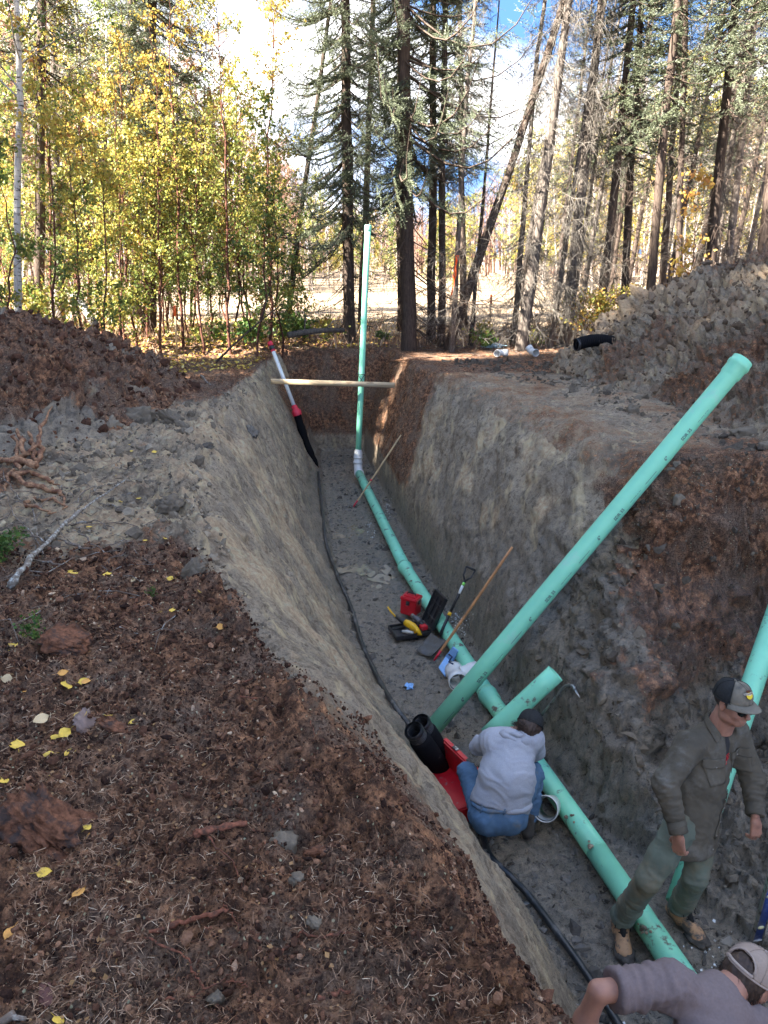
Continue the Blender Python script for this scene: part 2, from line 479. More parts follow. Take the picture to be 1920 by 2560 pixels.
# left bank: peat near the camera and at the far end, clay apron between
dl = LLx - X
peatL = np.where(Y < 3.9, sstep(-.25, .02, dl + .10 * med + .06 * n_a), 0)
peatL = np.maximum(peatL, sstep(3.2, 4.3, Y) * 0)
apron = sstep(3.6, 4.8, Y + .3 * n_a) * sstep(2.2, 1.2, dl + .4 * n_a) * sstep(11.5, 8.5, Y)
peat_bank = np.clip(1 - apron * (.86 - .25 * sstep(.0, .5, med)), 0, 1) * sstep(-.10, .06, dl)
left = X < (FLx + FRx) / 2
vein = sstep(.05, .5, n_a + .3 * str_l)
pk = np.where(left, np.clip(np.maximum(peat_bank, peatL), 0, 1), 0)
# left wall: clay, with a thin peat cap near the camera
pk = np.where(left & (Z < -.02), np.maximum(pk * sstep(-.55, -.25, Z), .9 * sstep(3.6, 2.2, Y) * sstep(-.95, -.45, Z + .15 * med)), pk)
# right side
rightw = ~left
pr_ = sstep(7.9, 6.6, Y + .5 * n_a - .5 * sstep(2.2, 3.2, X)) * sstep(-2.1, -1.4, Z + .3 * n_a) * .95 * sstep(1.75, 2.2, X + .3 * n_a + .2 * med)
pr_ = np.maximum(pr_, sstep(11.8, 13.2, Y - .5 * (Z + .3)) * sstep(.5, .9, -Z * 0 + 1) * sstep(-2.2, -1.6, Z))
pr_ = np.maximum(pr_, sstep(.8, 3, X - LRx) * sstep(9, 12, Y) * .6)
pr_ = np.where(Z > -.32, np.maximum(pr_ * .7, .42 + .25 * n_a), pr_)
pk = np.where(rightw, pr_, pk)
pk = np.where(Y > YEND - .05, sstep(-2.25, -1.9, Z), pk)
pk = np.where((Y > 13.8) & left & (X > LLx + .25), np.maximum(pk, sstep(14.2, 15.6, Y) * sstep(-2.1, -1.7, Z) * sstep(.15, .4, X - LLx)), pk)
pk = np.where(Y > 19.5, .30, pk)
pk = pk * (1 - infl * .9)
tn = np.zeros_like(pk)
tn = np.maximum(tn, wallL * (.55 * sstep(.0, .6, str_l * .8 + n_a) * sstep(-2.3, -.8, Z)))
tn = np.maximum(tn, apron * left * .85 * sstep(-.4, .4, n_a + .4 * med))
tn = np.maximum(tn, wallR * .95 * sstep(.05, .35, n_a + .35 * str_l) * sstep(-2.1, -1.3, Z) * sstep(6.2, 7.2, Y) * sstep(13, 11, Y))
tn = np.maximum(tn, sstep(-1, -.2, Z) * rightw * .75 * sstep(-.3, .4, n_a) * (Y < 15) * (Y > 6.5))
tn = np.where(Y > 19.5, .28, tn)
tn = np.where((Y > 17) & (Y < 21), sstep(19, 21, Y) * .8, tn)
wt = np.clip(infl + sstep(-1.9, -2.35, Z + .2 * n_a) , 0, 1)
wt = np.maximum(wt, rightw * sstep(-.9, -1.7, Z + .3 * n_a) * .85 * sstep(12, 9, Y))
wt = np.maximum(wt, left * sstep(-1.5, -2.3, Z + .3 * n_a) * .8)
nr_ = rightw * (Y < 7.2) * (X < 4.5); wt = np.maximum(wt, nr_ * sstep(-.75, -1.15, Z + .15 * n_a)); tn = np.where((nr_ > 0) & (Z < -.5), tn * .12, tn)
wt = np.where(Y > YEND, 0, wt)
soil[zone] = np.stack([pk, np.clip(tn, 0, 1), np.clip(wt, 0, 1)], -1)
far = GY >= 24
soil[far] = (.40, .25, 0)
ny, nx = GX.shape
idx = np.arange(ny * nx).reshape(ny, nx)
Fq = np.stack([idx[:-1, :-1], idx[:-1, 1:], idx[1:, 1:], idx[1:, :-1]], -1).reshape(-1, 4)
M_SOIL = soil_material('soil')
ground = link('ground', mesh_np('ground', P0.reshape(-1, 3), Fq, M_SOIL, True, {'soil': soil.reshape(-1, 3)}))
tag(ground, 'excavated ground with a long muddy trench cut through brown peat and grey clay', kind='structure')

def surf(x, y):
    """point and normal on the displaced ground near (x, y)"""
    i = min(max(np.searchsorted(gx, x), 1), nx - 2); j = min(max(np.searchsorted(gy, y), 1), ny - 2)
    p = P0[j, i]; a = P0[j, i + 1] - P0[j, i - 1]; b = P0[j + 1, i] - P0[j - 1, i]; n = np.cross(a, b); n /= np.linalg.norm(n)
    return Vector([float(c) for c in p]), Vector([float(c) for c in n])
def gs(x, y): return surf(x, y)[0].z

# ------------------------------------------------------------------ spoil piles
def pile(name, x0, x1, y0, y1, hf, res, soilf, amp, label, scale=(7, 7, 8)):
    xs = np.arange(x0, x1, res); ys = np.arange(y0, y1, res); A, B = np.meshgrid(xs, ys, indexing='xy')
    n0 = fbm(np.stack([A * .55, B * .55, 0 * A], -1), 3)
    h = hf(A, B, n0); g = height(A, B)
    p = np.stack([A, B, g + h], -1).astype(np.float32)
    gxx = np.gradient(p[..., 2], xs, axis=1); gyy = np.gradient(p[..., 2], ys, axis=0)
    n = np.stack([-gxx, -gyy, np.ones_like(gxx)], -1); n /= np.linalg.norm(n, axis=-1)[..., None]
    q = p + .12 * np.stack([noise3(p * 5), noise3(p * 5 + 9), noise3(p * 5 + 19)], -1)
    d1, i1, e1 = worley(q * np.array(scale, np.float32)); d2, i2, e2 = worley(q * np.array(scale, np.float32) * 2.3 + 5); d3, i3, e3 = worley(q * np.array(scale, np.float32) * .42 + 2)
    cl = np.clip(1 - d1 * 1.2, 0, 1) ** .7 * (_c3[i1, 0] * .8 + .35); c2 = np.clip(1 - d2 * 1.2, 0, 1) ** .7 * _c3[i2, 1]; c3 = np.clip(1 - d3 * 1.1, 0, 1) ** .6 * (_c3[i3, 2] > .55)
    w = sstep(.02, .3, h)
    k1 = np.clip((e1 - d1) * 2.0, 0, 1) ** .55; k2 = np.clip((e2 - d2) * 2.2, 0, 1) ** .6; k3 = np.clip((e3 - d3) * 2.6, 0, 1) ** .5
    disp = amp * (.80 * cl * k1 + .40 * k2 * (.4 + _c3[i2, 1]) + 1.1 * c3 * k3 + .42 * fbm(p * 14, 3) + .5 * (k1 - .8)) * (.25 + .75 * w) - amp * .35
    p = p + n * disp[..., None]
    p[..., 2] -= .25 * sstep(.03, -.02, h)
    s = soilf(A, B, p[..., 2], n0, _c3[i1, 1], cl)
    ny_, nx_ = A.shape; ix = np.arange(ny_ * nx_).reshape(ny_, nx_)
    f = np.stack([ix[:-1, :-1], ix[:-1, 1:], ix[1:, 1:], ix[1:, :-1]], -1).reshape(-1, 4)
    keep = (h.ravel()[f].max(1) > -.01); f = f[keep]
    o = link(name, mesh_np(name, p.reshape(-1, 3), f, M_SOIL, True, {'soil': s.reshape(-1, 3).astype(np.float32)}))
    tag(o, label, 'dirt pile'); return o, p

def hL(A, B, n0):
    # ridge runs off to the left, toe close to the trench
    edge_x = np.interp(B, [5.5, 6.6, 7.2, 8.4, 10, 11, 12, 13.2], [-4.6, -3.3, -2.85, -2.55, -2.55, -2.65, -2.95, -3.8])
    h = np.clip((edge_x - A), -.3, 9)
    r = 1.30 * (1 - np.exp(-h * .55)) + .12 * n0 * sstep(0, 1, h)
    env = sstep(5.6, 8.6, B + .12 * (A + 3)) * sstep(14.6, 10.8, B)
    return np.where(h > 0, r * (.12 + .88 * env) * sstep(5.2, 6.4, B) * sstep(15, 13.2, B), h)
def sL(A, B, z, n0, c, cl):
    gr = sstep(.10, .45, fbm(np.stack([A * .8, B * .8, 0 * A + 3], -1), 2) + .35 * sstep(-4.1, -5.4, A) + .25 * sstep(8.3, 7.2, B) - .25) 
    return np.stack([np.clip(1.0 - gr * .95, 0, 1), np.zeros_like(A), gr * .55], -1)
pileL, PL = pile('soil_pile', -12, -2.2, 5.0, 15.2, hL, .030, sL, .120, 'big dark brown peat spoil heap on the left bank below the birches')

def hR(A, B, n0):
    edge_x = np.interp(B, [3.0, 5, 6.8, 8.2, 9.6, 10.6, 12, 13.4, 14.8, 15.6], [5.4, 4.3, 3.75, 3.55, 3.5, 3.3, 2.95, 2.8, 3.3, 4.4])
    h = np.clip(A - edge_x, -.3, 9)
    r = 2.35 * (1 - np.exp(-h * .42)) + .22 * n0 * sstep(0, 1, h)
    env = sstep(2.0, 8.2, B) * sstep(17.0, 12.6, B)
    return np.where(h > 0, r * (.06 + .94 * env) * sstep(2.4, 4.2, B) * sstep(16.8, 15, B), h)
def sR(A, B, z, n0, c, cl):
    f = fbm(np.stack([A * .5, B * .5, 0 * A + 8], -1), 3)
    tan = sstep(.62, .9, c + .5 * f) * .5 + .55 * sstep(.2, .5, f)
    return np.stack([.34 + .30 * sstep(-.2, .5, -f) + .2 * (c - .5), np.clip(tan, 0, 1) * .75, .04 + .12 * (1 - cl) + 0 * A], -1)
pileR, PR = pile('soil_pile', 2.6, 12, 2.4, 17, hR, .031, sR, .165, 'tall grey brown clay spoil heap rising on the right bank behind the leaning pipe', (5.2, 5.2, 6.5))

# ================================================================== VEGETATION
def bark_material(name, lo, hi, patch=None, sc=(8, 8, 1.2), dirt=None):
    m = new_mat(name, rough=.9); t = NT(m); p = t.pos(sc, obj=True)
    a = t.noise(p, 6, 6, .65); c = t.ramp(a, [(.3, lo), (.7, hi)])
    if patch:
        q = t.pos((3, 3, 14), obj=True); b = t.noise(q, 2.2, 4, .6); c = t.mix(t.ramp(b, [(.56, 0.0), (.62, 1.0)]), c, patch)
    if dirt:
        sx = t.n('ShaderNodeSeparateXYZ'); t.l(t.n('ShaderNodeTexCoord').outputs['Object'], sx.inputs[0])
    oi = t.n('ShaderNodeObjectInfo'); v = t.n('ShaderNodeMapRange'); v.inputs[3].default_value = .75; v.inputs[4].default_value = 1.25; t.l(oi.outputs['Random'], v.inputs[0])
    hs = t.n('ShaderNodeHueSaturation'); t.l(c, hs.inputs['Color']); t.l(v.outputs[0], hs.inputs['Value']); c = hs.outputs[0]
    t.set('Base Color', c); t.set('Normal', t.bump(a, .012, .9)); return m
M_SBARK = bark_material('spruce_bark', (.030, .022, .018), (.115, .085, .068))
M_DBARK = bark_material('dead_bark', (0.058, 0.047, 0.039), (0.187, 0.156, 0.133))
M_BIRCH = bark_material('birch_bark', (0.328, 0.304, 0.273), (0.530, 0.507, 0.468), (0.047, 0.039, 0.035))
M_SAPBARK = bark_material('sapling_bark', (.06, .026, .018), (.15, .065, .045), (.03, .02, .018))
M_FARBARK = bark_material('far_bark', (0.281, 0.234, 0.203), (0.484, 0.429, 0.382), (0.094, 0.070, 0.062))
M_PINKBARK = bark_material('pink_bark', (0.203, 0.117, 0.090), (0.312, 0.203, 0.156))
M_GREYTWIG = bark_material('grey_twig', (0.086, 0.074, 0.062), (0.203, 0.183, 0.160))

def leaf_material(name, stops, trans=.35, rough=.55):
    """leaf colour from the per leaf tint"""
    m = new_mat(name, rough=rough); t = NT(m)
    a = t.n('ShaderNodeAttribute', attribute_name='tint'); sp = t.n('ShaderNodeSeparateColor'); t.l(a.outputs['Color'], sp.inputs[0])
    oi = t.n('ShaderNodeObjectInfo'); o = t.math('MULTIPLY', t.math('SUBTRACT', oi.outputs['Random'], .5), .34)
    f = t.math('ADD', sp.outputs[0], o, clamp=True)
    c = t.ramp(f, stops); t.set('Base Color', c); t.set('Roughness', rough)
    tr = t.n('ShaderNodeBsdfTranslucent'); t.l(c, tr.inputs['Color'])
    mx = t.n('ShaderNodeMixShader'); mx.inputs[0].default_value = trans
    out = m.node_tree.nodes['Material Output']; t.l(t.b.outputs[0], mx.inputs[1]); t.l(tr.outputs[0], mx.inputs[2]); t.l(mx.outputs[0], out.inputs['Surface'])
    return m
M_NEEDLE = leaf_material('spruce_needles', [(0, (0.047, 0.055, 0.033)), (.35, (0.090, 0.107, 0.060)), (.65, (0.142, 0.163, 0.095)), (.85, (0.185, 0.206, 0.142)), (1, (0.232, 0.189, 0.103))], .25)
M_LEAF = leaf_material('aspen_leaves', [(0, (0.060, 0.103, 0.026)), (.28, (0.142, 0.194, 0.043)), (.48, (0.284, 0.292, 0.060)), (.70, (0.464, 0.361, 0.073)), (.90, (0.482, 0.284, 0.060)), (1, (0.396, 0.181, 0.052))], .45)
M_GREEN = leaf_material('green_leaves', [(0, (0.026, 0.065, 0.015)), (.5, (0.065, 0.138, 0.026)), (.8, (0.138, 0.224, 0.043)), (1, (0.310, 0.292, 0.052))], .4)
M_TWIGN = leaf_material('bare_twigs', [(0, (.07, .055, .045)), (.5, (.15, .125, .105)), (1, (.27, .235, .20))], .05, .9)
M_PINKT = leaf_material('pink_twigs', [(0, (0.125, 0.066, 0.047)), (.5, (0.211, 0.121, 0.086)), (1, (0.296, 0.195, 0.140))], .15, .9)

def scatter(tv, tf, pos, R, sc, tint=None, sc3=None):
    """copies of a small template: pos (n,3), R (n,3,3) rows = local axes, sc (n,)"""
    n = len(pos); k = len(tv)
    s = tv[None] * (sc[:, None, None] if sc3 is None else sc3[:, None, :])
    V = np.einsum('nki,nij->nkj', s, R) + pos[:, None]
    F = tf[None] + (np.arange(n) * k)[:, None, None]
    T = None if tint is None else np.repeat(tint, k)[:, None] * np.ones((1, 3))
    return V.reshape(-1, 3), F.reshape(-1, tf.shape[1]), T

def frames(d, r, roll=None):
    """rows: side, up, along for directions d (n,3)"""
    d = d / np.linalg.norm(d, axis=1)[:, None]; a = np.tile([0, 0, 1.], (len(d), 1)) + r.normal(size=d.shape) * .15
    s = np.cross(d, a); s /= np.linalg.norm(s, axis=1)[:, None] + 1e-9; u = np.cross(s, d)
    if roll is not None:
        c, q = np.cos(roll)[:, None], np.sin(roll)[:, None]; s, u = s * c + u * q, u * c - s * q
    return np.stack([s, u, d], 1)

def _sprig(n, w, spread, r):
    """a spruce shoot along z, unit length, of narrow needle blades"""
    v = []; f = []
    for i in range(n):
        t = (i + .5) / n; a = i * 2.4 + r.rand() * .6; L = .20 * (1.15 - .5 * t); e = spread
        d = np.array([math.cos(a) * e, math.sin(a) * e * .8, 1 - e * .45]); d /= np.linalg.norm(d)
        s = np.cross(d, [math.cos(a + 1), math.sin(a + 1), .2]); s /= np.linalg.norm(s)
        b = np.array([0, 0, t]); k = len(v)
        v += [b - s * w, b + s * w, b + d * L]; f.append([k, k + 1, k + 2])
    k = len(v); v += [np.array([-w * .8, 0, 0]), np.array([w * .8, 0, 0]), np.array([0, 0, 1.08])]; f.append([k, k + 1, k + 2])
    return np.array(v), np.array(f)
SPRIG = _sprig(15, .030, .62, np.random.RandomState(1))
SPRIG_F = _sprig(7, .055, .62, np.random.RandomState(2))
LEAFQ = (np.array([[0, 0, 0], [-.42, .06, .45], [0, -.04, 1.], [.42, .06, .45]]), np.array([[0, 1, 2], [0, 2, 3]]))

def branch_curve(L, droop, upturn, r, n=7, wob=.05):
    t = np.linspace(0, 1, n)
    x = L * t * (1 - .06 * t); z = -droop * L * np.sin(t * 1.9) + upturn * L * t ** 3
    y = np.cumsum(r.normal(size=n) * wob * L / n)
    return np.stack([x, y, z], 1)

def tri_tubes(paths, radii):
    """three sided tubes for many paths of equal length: paths (n,k,3), radii (n,k)"""
    n, k, _ = paths.shape
    d = np.gradient(paths, axis=1); d /= np.linalg.norm(d, axis=2)[..., None] + 1e-9
    a = np.cross(d, np.array([.31, .2, .93])); a /= np.linalg.norm(a, axis=2)[..., None] + 1e-9; b = np.cross(d, a)
    V = np.stack([paths + radii[..., None] * (a * math.cos(q) + b * math.sin(q)) for q in (0, 2.094, 4.189)], 2)
    V = V.reshape(n * k * 3, 3)
    base = (np.arange(n)[:, None, None] * k + np.arange(k - 1)[None, :, None]) * 3
    F = []
    for q in range(3):
        q2 = (q + 1) % 3
        F.append(np.stack([base[..., 0] + q, base[..., 0] + q2, base[..., 0] + 3 + q2, base[..., 0] + 3 + q], -1))
    return V, np.concatenate([f.reshape(-1, 4) for f in F])

def trunk_mesh(name, H, r0, mat, r, bend=.15, n=9, seg=16, rt=.02, butt=1.3):
    z = np.linspace(0, 1, seg) ** 1.15 * H
    cx = np.cumsum(r.normal(size=seg)) * bend / seg * 1.5; cy = np.cumsum(r.normal(size=seg)) * bend / seg * 1.5; cx -= cx[0]; cy -= cy[0]
    rad = r0 * (1 - z / H) ** .85 + rt * .3; rad = rad * (1 + (butt - 1) * np.exp(-z / .35))
    a = np.arange(n) * 2 * math.pi / n
    V = np.stack([cx[:, None] + rad[:, None] * np.cos(a) * (1 + .08 * r.normal(size=(seg, n))), cy[:, None] + rad[:, None] * np.sin(a) * (1 + .08 * r.normal(size=(seg, n))), np.repeat(z[:, None], n, 1)], -1).reshape(-1, 3)
    V[:n, 2] -= .25
    i = np.arange(seg - 1)[:, None] * n; k = np.arange(n)[None]; k2 = (k + 1) % n
    F = np.stack([i + k, i + k2, i + n + k2, i + n + k], -1).reshape(-1, 4)
    me = mesh_np(name, V, F, mat)
    return me, lambda zz: np.stack([np.interp(zz, z, cx), np.interp(zz, z, cy), zz], -1), lambda zz: np.interp(zz, z, rad)

def rotz(p, a):
    c, s = np.cos(a), np.sin(a); return np.stack([p[..., 0] * c - p[..., 1] * s, p[..., 0] * s + p[..., 1] * c, p[..., 2]], -1)

def spruce_proto(seed, H=16, r0=.15, zc=2.5, L0=1.7, dens=1.0, dead=False, zvis=10., sides=None, leafless_low=True, fuzz=1.0, bark=None, sg=1.0):
    r = np.random.RandomState(seed)
    trunk, cen, rad = trunk_mesh('trunk', H, r0, bark or (M_DBARK if dead else M_SBARK), r)
    zs = []; z = .5
    while z < H - .4:
        zs += [z + r.rand() * .15 for _ in range(int(3 + r.rand() * 3))]; z += (.20 if z < zvis else .42) / dens * (1.6 if z < zc and not dead else 1)
    zs = np.array(zs); nb = len(zs); az = r.rand(nb) * 2 * math.pi
    rel = np.clip((H - zs) / (H - zc), 0, 1)
    L = L0 * np.clip(rel ** .75, .1, 1) * (.65 + .5 * r.rand(nb)); low = zs < zc
    if not dead: L = np.where(low, L * (.35 + .45 * r.rand(nb)), L)
    else: L = L * (.45 + .6 * r.rand(nb))
    if sides is not None: L = L * (1 + sides[1] * np.cos(az - sides[0]))
    paths = []; prad = []; sp_p = []; sp_d = []; sp_s = []; tw = []; twr = []
    for i in range(nb):
        liv = (not dead) and (not low[i])
        dr = (.10 + .30 * (1 - zs[i] / H)) if not dead else (.30 + .35 * r.rand()); up = .25 + .2 * r.rand() if liv else .05 + .3 * r.rand()
        c = branch_curve(L[i], dr + .08 * r.normal(), up, r, wob=.10 if not dead else .18)
        c = rotz(c, az[i]) + cen(np.array([zs[i]]))
        paths.append(c); prad.append(np.linspace(.016 if liv else .010, .003, 7) * (L[i] / 1.5 + .3) * (1 if not dead else .75))
        if liv:
            m = max(5, int(L[i] * (17 if zs[i] < zvis else 8) * dens))
            t = .12 + .88 * r.rand(m) ** .8; pp = np.stack([np.interp(t, np.linspace(0, 1, 7), c[:, k]) for k in range(3)], 1)
            dd = c[-1] - c[0]; dd = dd / np.linalg.norm(dd); sd = np.array([-dd[1], dd[0], 0]); sg = np.where(r.rand(m) < .5, -1, 1)
            lat = dd[None] * (.65 + .3 * r.rand(m))[:, None] + sd[None] * (sg * (1 - t * .7) * .9)[:, None] + np.stack([0 * t, 0 * t, -.15 - .75 * r.rand(m) * (1 - zs[i] / H)], 1)
            sp_p.append(pp); sp_d.append(lat); sp_s.append(sg * (.17 + .22 * (1 - t) * min(1, L[i])) * (.7 + .6 * r.rand(m)) * (1 if zs[i] < zvis else 1.7))
            # second order shoots hang along the first
            q = pp + lat / np.linalg.norm(lat, axis=1)[:, None] * sp_s[-1][:, None] * .55
            l2 = lat + r.normal(size=lat.shape) * .5 + np.array([0, 0, -.35]); sp_p.append(q); sp_d.append(l2); sp_s.append(sp_s[-1] * .65)
        else:
            m = int((5 + 9 * L[i]) * fuzz) if zs[i] < zvis + 3 else 3
            t = .15 + .8 * r.rand(m); pp = np.stack([np.interp(t, np.linspace(0, 1, 7), c[:, k]) for k in range(3)], 1)
            dd = c[-1] - c[0]; dd = dd / (np.linalg.norm(dd) + 1e-6)
            d = dd[None] * .5 + r.normal(size=(m, 3)) * .6 + np.array([0, 0, -.45]); d /= np.linalg.norm(d, axis=1)[:, None]
            ln = (.12 + .38 * r.rand(m)) * (.5 + .4 * L[i])
            tt = np.linspace(0, 1, 3)[None, :, None]; tw.append(pp[:, None] + d[:, None] * ln[:, None, None] * tt + np.array([0, 0, -.22]) * (ln[:, None, None] * tt ** 2)); twr.append(np.tile([.0042, .003, .0015], (m, 1)))
    V, F = tri_tubes(np.array(paths), np.array(prad)); parts = [('trunk', trunk)]
    if tw:
        V2, F2 = tri_tubes(np.concatenate(tw), np.concatenate(twr)); F = np.concatenate([F, F2 + len(V)]); V = np.concatenate([V, V2])
    parts.append(('limbs', mesh_np('limbs', V, F, (M_GREYTWIG if dead else M_SBARK))))
    if sp_p:
        P = np.concatenate(sp_p); D = np.concatenate(sp_d); S = np.concatenate(sp_s)
        clump = noise3(P * 1.3 + seed) * .5 + .5; tint = np.clip(.18 + .5 * clump + .3 * r.rand(len(P)) * r.rand(len(P)) - .05 + .1 * r.normal(size=len(P)), 0, 1)
        hi = P[:, 2] < zvis
        Va, Fa, Ta = scatter(*SPRIG, P[hi], frames(D[hi], r), S[hi], tint[hi]); Vb, Fb, Tb = scatter(*SPRIG_F, P[~hi], frames(D[~hi], r), S[~hi], tint[~hi])
        parts.append(('crown', mesh_np('crown', np.concatenate([Va, Vb]), np.concatenate([Fa, Fb + len(Va)]), M_NEEDLE, False, {'tint': np.concatenate([Ta, Tb])})))
    return parts

def leafy_proto(seed, H=7, r0=.035, nleaf=2600, leaf=.055, z0=.18, spread=.75, bark=None, lmat=None, tint=(.6, .2), limbs=34, updir=.9, hgrad=0., droop=0., multi=0):
    r = np.random.RandomState(seed)
    trunk, cen, rad = trunk_mesh('trunk', H, r0, bark or M_SAPBARK, r, bend=.45, n=6, seg=18, rt=.006, butt=1.1)
    zs = H * (z0 + (.97 - z0) * r.rand(limbs)); az = r.rand(limbs) * 2 * math.pi
    L = spread * (1.15 - .75 * zs / H) * (.6 + .7 * r.rand(limbs))
    t = np.linspace(0, 1, 6); paths = []; rad_ = []
    for i in range(limbs):
        c = np.stack([L[i] * t, np.cumsum(r.normal(size=6)) * .03 * L[i], L[i] * (updir * t - (.25 + droop) * t * t)], 1); paths.append(rotz(c, az[i]) + cen(np.array([zs[i]]))); rad_.append(np.linspace(r0 * .28, .002, 6))
    paths = np.array(paths); V, F = tri_tubes(paths, np.array(rad_))
    # twigs off the limbs carry the leaves
    nt = limbs * 7; bi = r.randint(0, limbs, nt); tt = .25 + .75 * r.rand(nt); k = np.clip((tt * 5).astype(int), 0, 4); fr = tt * 5 - k
    p = paths[bi, k] * (1 - fr)[:, None] + paths[bi, k + 1] * fr[:, None]; d = (paths[bi, 5] - paths[bi, 0]) / (L[bi][:, None] + .01) * .6 + r.normal(size=(nt, 3)) * .6; ln = (.12 + .25 * r.rand(nt)) * min(1.3, spread)
    q = np.linspace(0, 1, 3)[None, :, None]; tw = p[:, None] + d[:, None] * ln[:, None, None] * q + np.array([0, 0, -.12]) * ln[:, None, None] * q ** 2
    V2, F2 = tri_tubes(tw, np.tile([.0028, .002, .0012], (nt, 1))); F = np.concatenate([F, F2 + len(V)]); V = np.concatenate([V, V2])
    parts = [('trunk', trunk), ('limbs', mesh_np('limbs', V, F, bark or M_SAPBARK))]
    if nleaf:
        ti = r.randint(0, nt, nleaf); u = r.rand(nleaf); lp = tw[ti, 0] * (1 - u)[:, None] + tw[ti, 2] * u[:, None] + r.normal(size=(nleaf, 3)) * .035
        dr = r.normal(size=(nleaf, 3)) * .7 + np.array([0, 0, -.6]); sz = leaf * (.6 + .7 * r.rand(nleaf))
        cl = noise3(lp * 1.1 + seed * 3.1)
        tn = np.clip(tint[0] + tint[1] * (cl + .7 * r.normal(size=nleaf)) + hgrad * (lp[:, 2] / H - .5), 0, 1)
        Va, Fa, Ta = scatter(*LEAFQ, lp, frames(dr, r, r.rand(nleaf) * 6.28), sz, tn)
        parts.append(('crown', mesh_np('crown', Va, Fa, lmat or M_LEAF, False, {'tint': Ta})))
    return parts

def plant_tree(name, parts, base, label, cat='tree', group=None, top=None, H=None, scale=1.0, rz=None, sink=0.0):
    """one tree: an Empty at its foot, a child per part. top = a point its axis leans towards"""
    e = bpy.data.objects.new(name, None); COL.objects.link(e); e.empty_display_size = .2
    base = Vector(base); e.location = base - Vector((0, 0, sink))
    q = Matrix.Rotation(rnd.random() * 6.28 if rz is None else rz, 3, 'Z')
    if top is not None:
        ax = (Vector(top) - base).normalized(); q = Vector((0, 0, 1)).rotation_difference(ax).to_matrix() @ q
    e.rotation_euler = q.to_euler(); e.scale = (scale,) * 3 if not hasattr(scale, '__len__') else scale
    for nm, me in parts:
        o = bpy.data.objects.new(nm, me); COL.objects.link(o); o.parent = e
    tag(e, label, cat, group); return e

# ---- prototypes (mesh data shared by the copies)
SP_A = spruce_proto(1, 17, .13, 2.3, 1.95, 1.15, sides=(3.0, .25), sg=1.25)
SP_B = spruce_proto(2, 19, .15, 2.9, 2.25, 1.1, sides=(-.4, .40), sg=1.3)
SP_C = spruce_proto(3, 15, .10, 4.2, 1.45, .85, sg=1.1)
SP_D = spruce_proto(6, 14, .085, 3.6, 1.1, .8)
DD_A = spruce_proto(11, 13, .095, 1, 1.35, 1.05, dead=True, fuzz=1.5)
DD_B = spruce_proto(12, 12, .060, 1, 1.05, 1.0, dead=True, fuzz=1.4)
DD_C = spruce_proto(13, 14, .12, 1, 1.6, 1.1, dead=True, fuzz=1.6)
DD_D = spruce_proto(14, 15, .085, 6, 1.0, .55, dead=True, fuzz=.7, bark=M_SBARK)

def gb(u, v, z=-.2): return at(u, v, z=z)
def base_at(u, Y):
    """foot of a trunk seen in column u at distance Y"""
    p = at(u, 830, Y=Y); p.z = gs(p.x, Y); return p
def lean(parts, name, u0, Y, u1, v1, label, dY=0, **k):
    b = base_at(u0, Y); tp = at(u1, v1, Y=Y + dY); return plant_tree(name, parts, b, label, top=tp, **k)

# ---- central spruces
lean(SP_A, 'spruce_tree', 874, 18.2, 868, 0, 'dark green spruce with hanging branches, left of the upright green pipe', scale=1.0, rz=.0)
lean(SP_B, 'spruce_tree', 1024, 16.9, 1014, 0, 'thickest spruce trunk just right of the upright green pipe, with pale lit branches', scale=1.0, rz=.0)
G1 = 'spruce trees crowded at the far end of the trench'
for (P, u0, Y, u1, v1, s, lb) in (
    (SP_C, 1078, 18.0, 1078, 0, .95, 'thin dark spruce first to the right of the thickest trunk'),
    (SP_D, 1103, 17.6, 1118, 0, 1.0, 'thin dark spruce second to the right of the thickest trunk'),
    (SP_C, 1160, 20.5, 1150, 0, .9, 'slim spruce behind the steeply leaning dead trunk'),
    (SP_D, 1000, 20.5, 1000, 0, .9, 'slim spruce half hidden behind the thickest trunk'),
    (SP_C, 905, 22.5, 930, 0, 1.0, 'slender spruce standing farther back between the two biggest spruces')):
    lean(P, 'spruce_tree', u0, Y, u1, v1, lb, scale=s, group=G1)
lean(DD_D, 'dead_spruce', 1124, 17.2, 1368, 120, 'dark dead spruce trunk leaning steeply to the right beside the bright clearing', scale=1.15)
lean(DD_B, 'dead_spruce', 1130, 16.8, 1168, 300, 'thin bare trunk with orange flagging beside the steeply leaning one', scale=.9)
lean(DD_D, 'dead_spruce', 1178, 17.6, 1215, 380, 'thin bare dark pole leaning beside the clearing', scale=.55)
G2 = 'bare and half dead spruces at the right of the clearing'
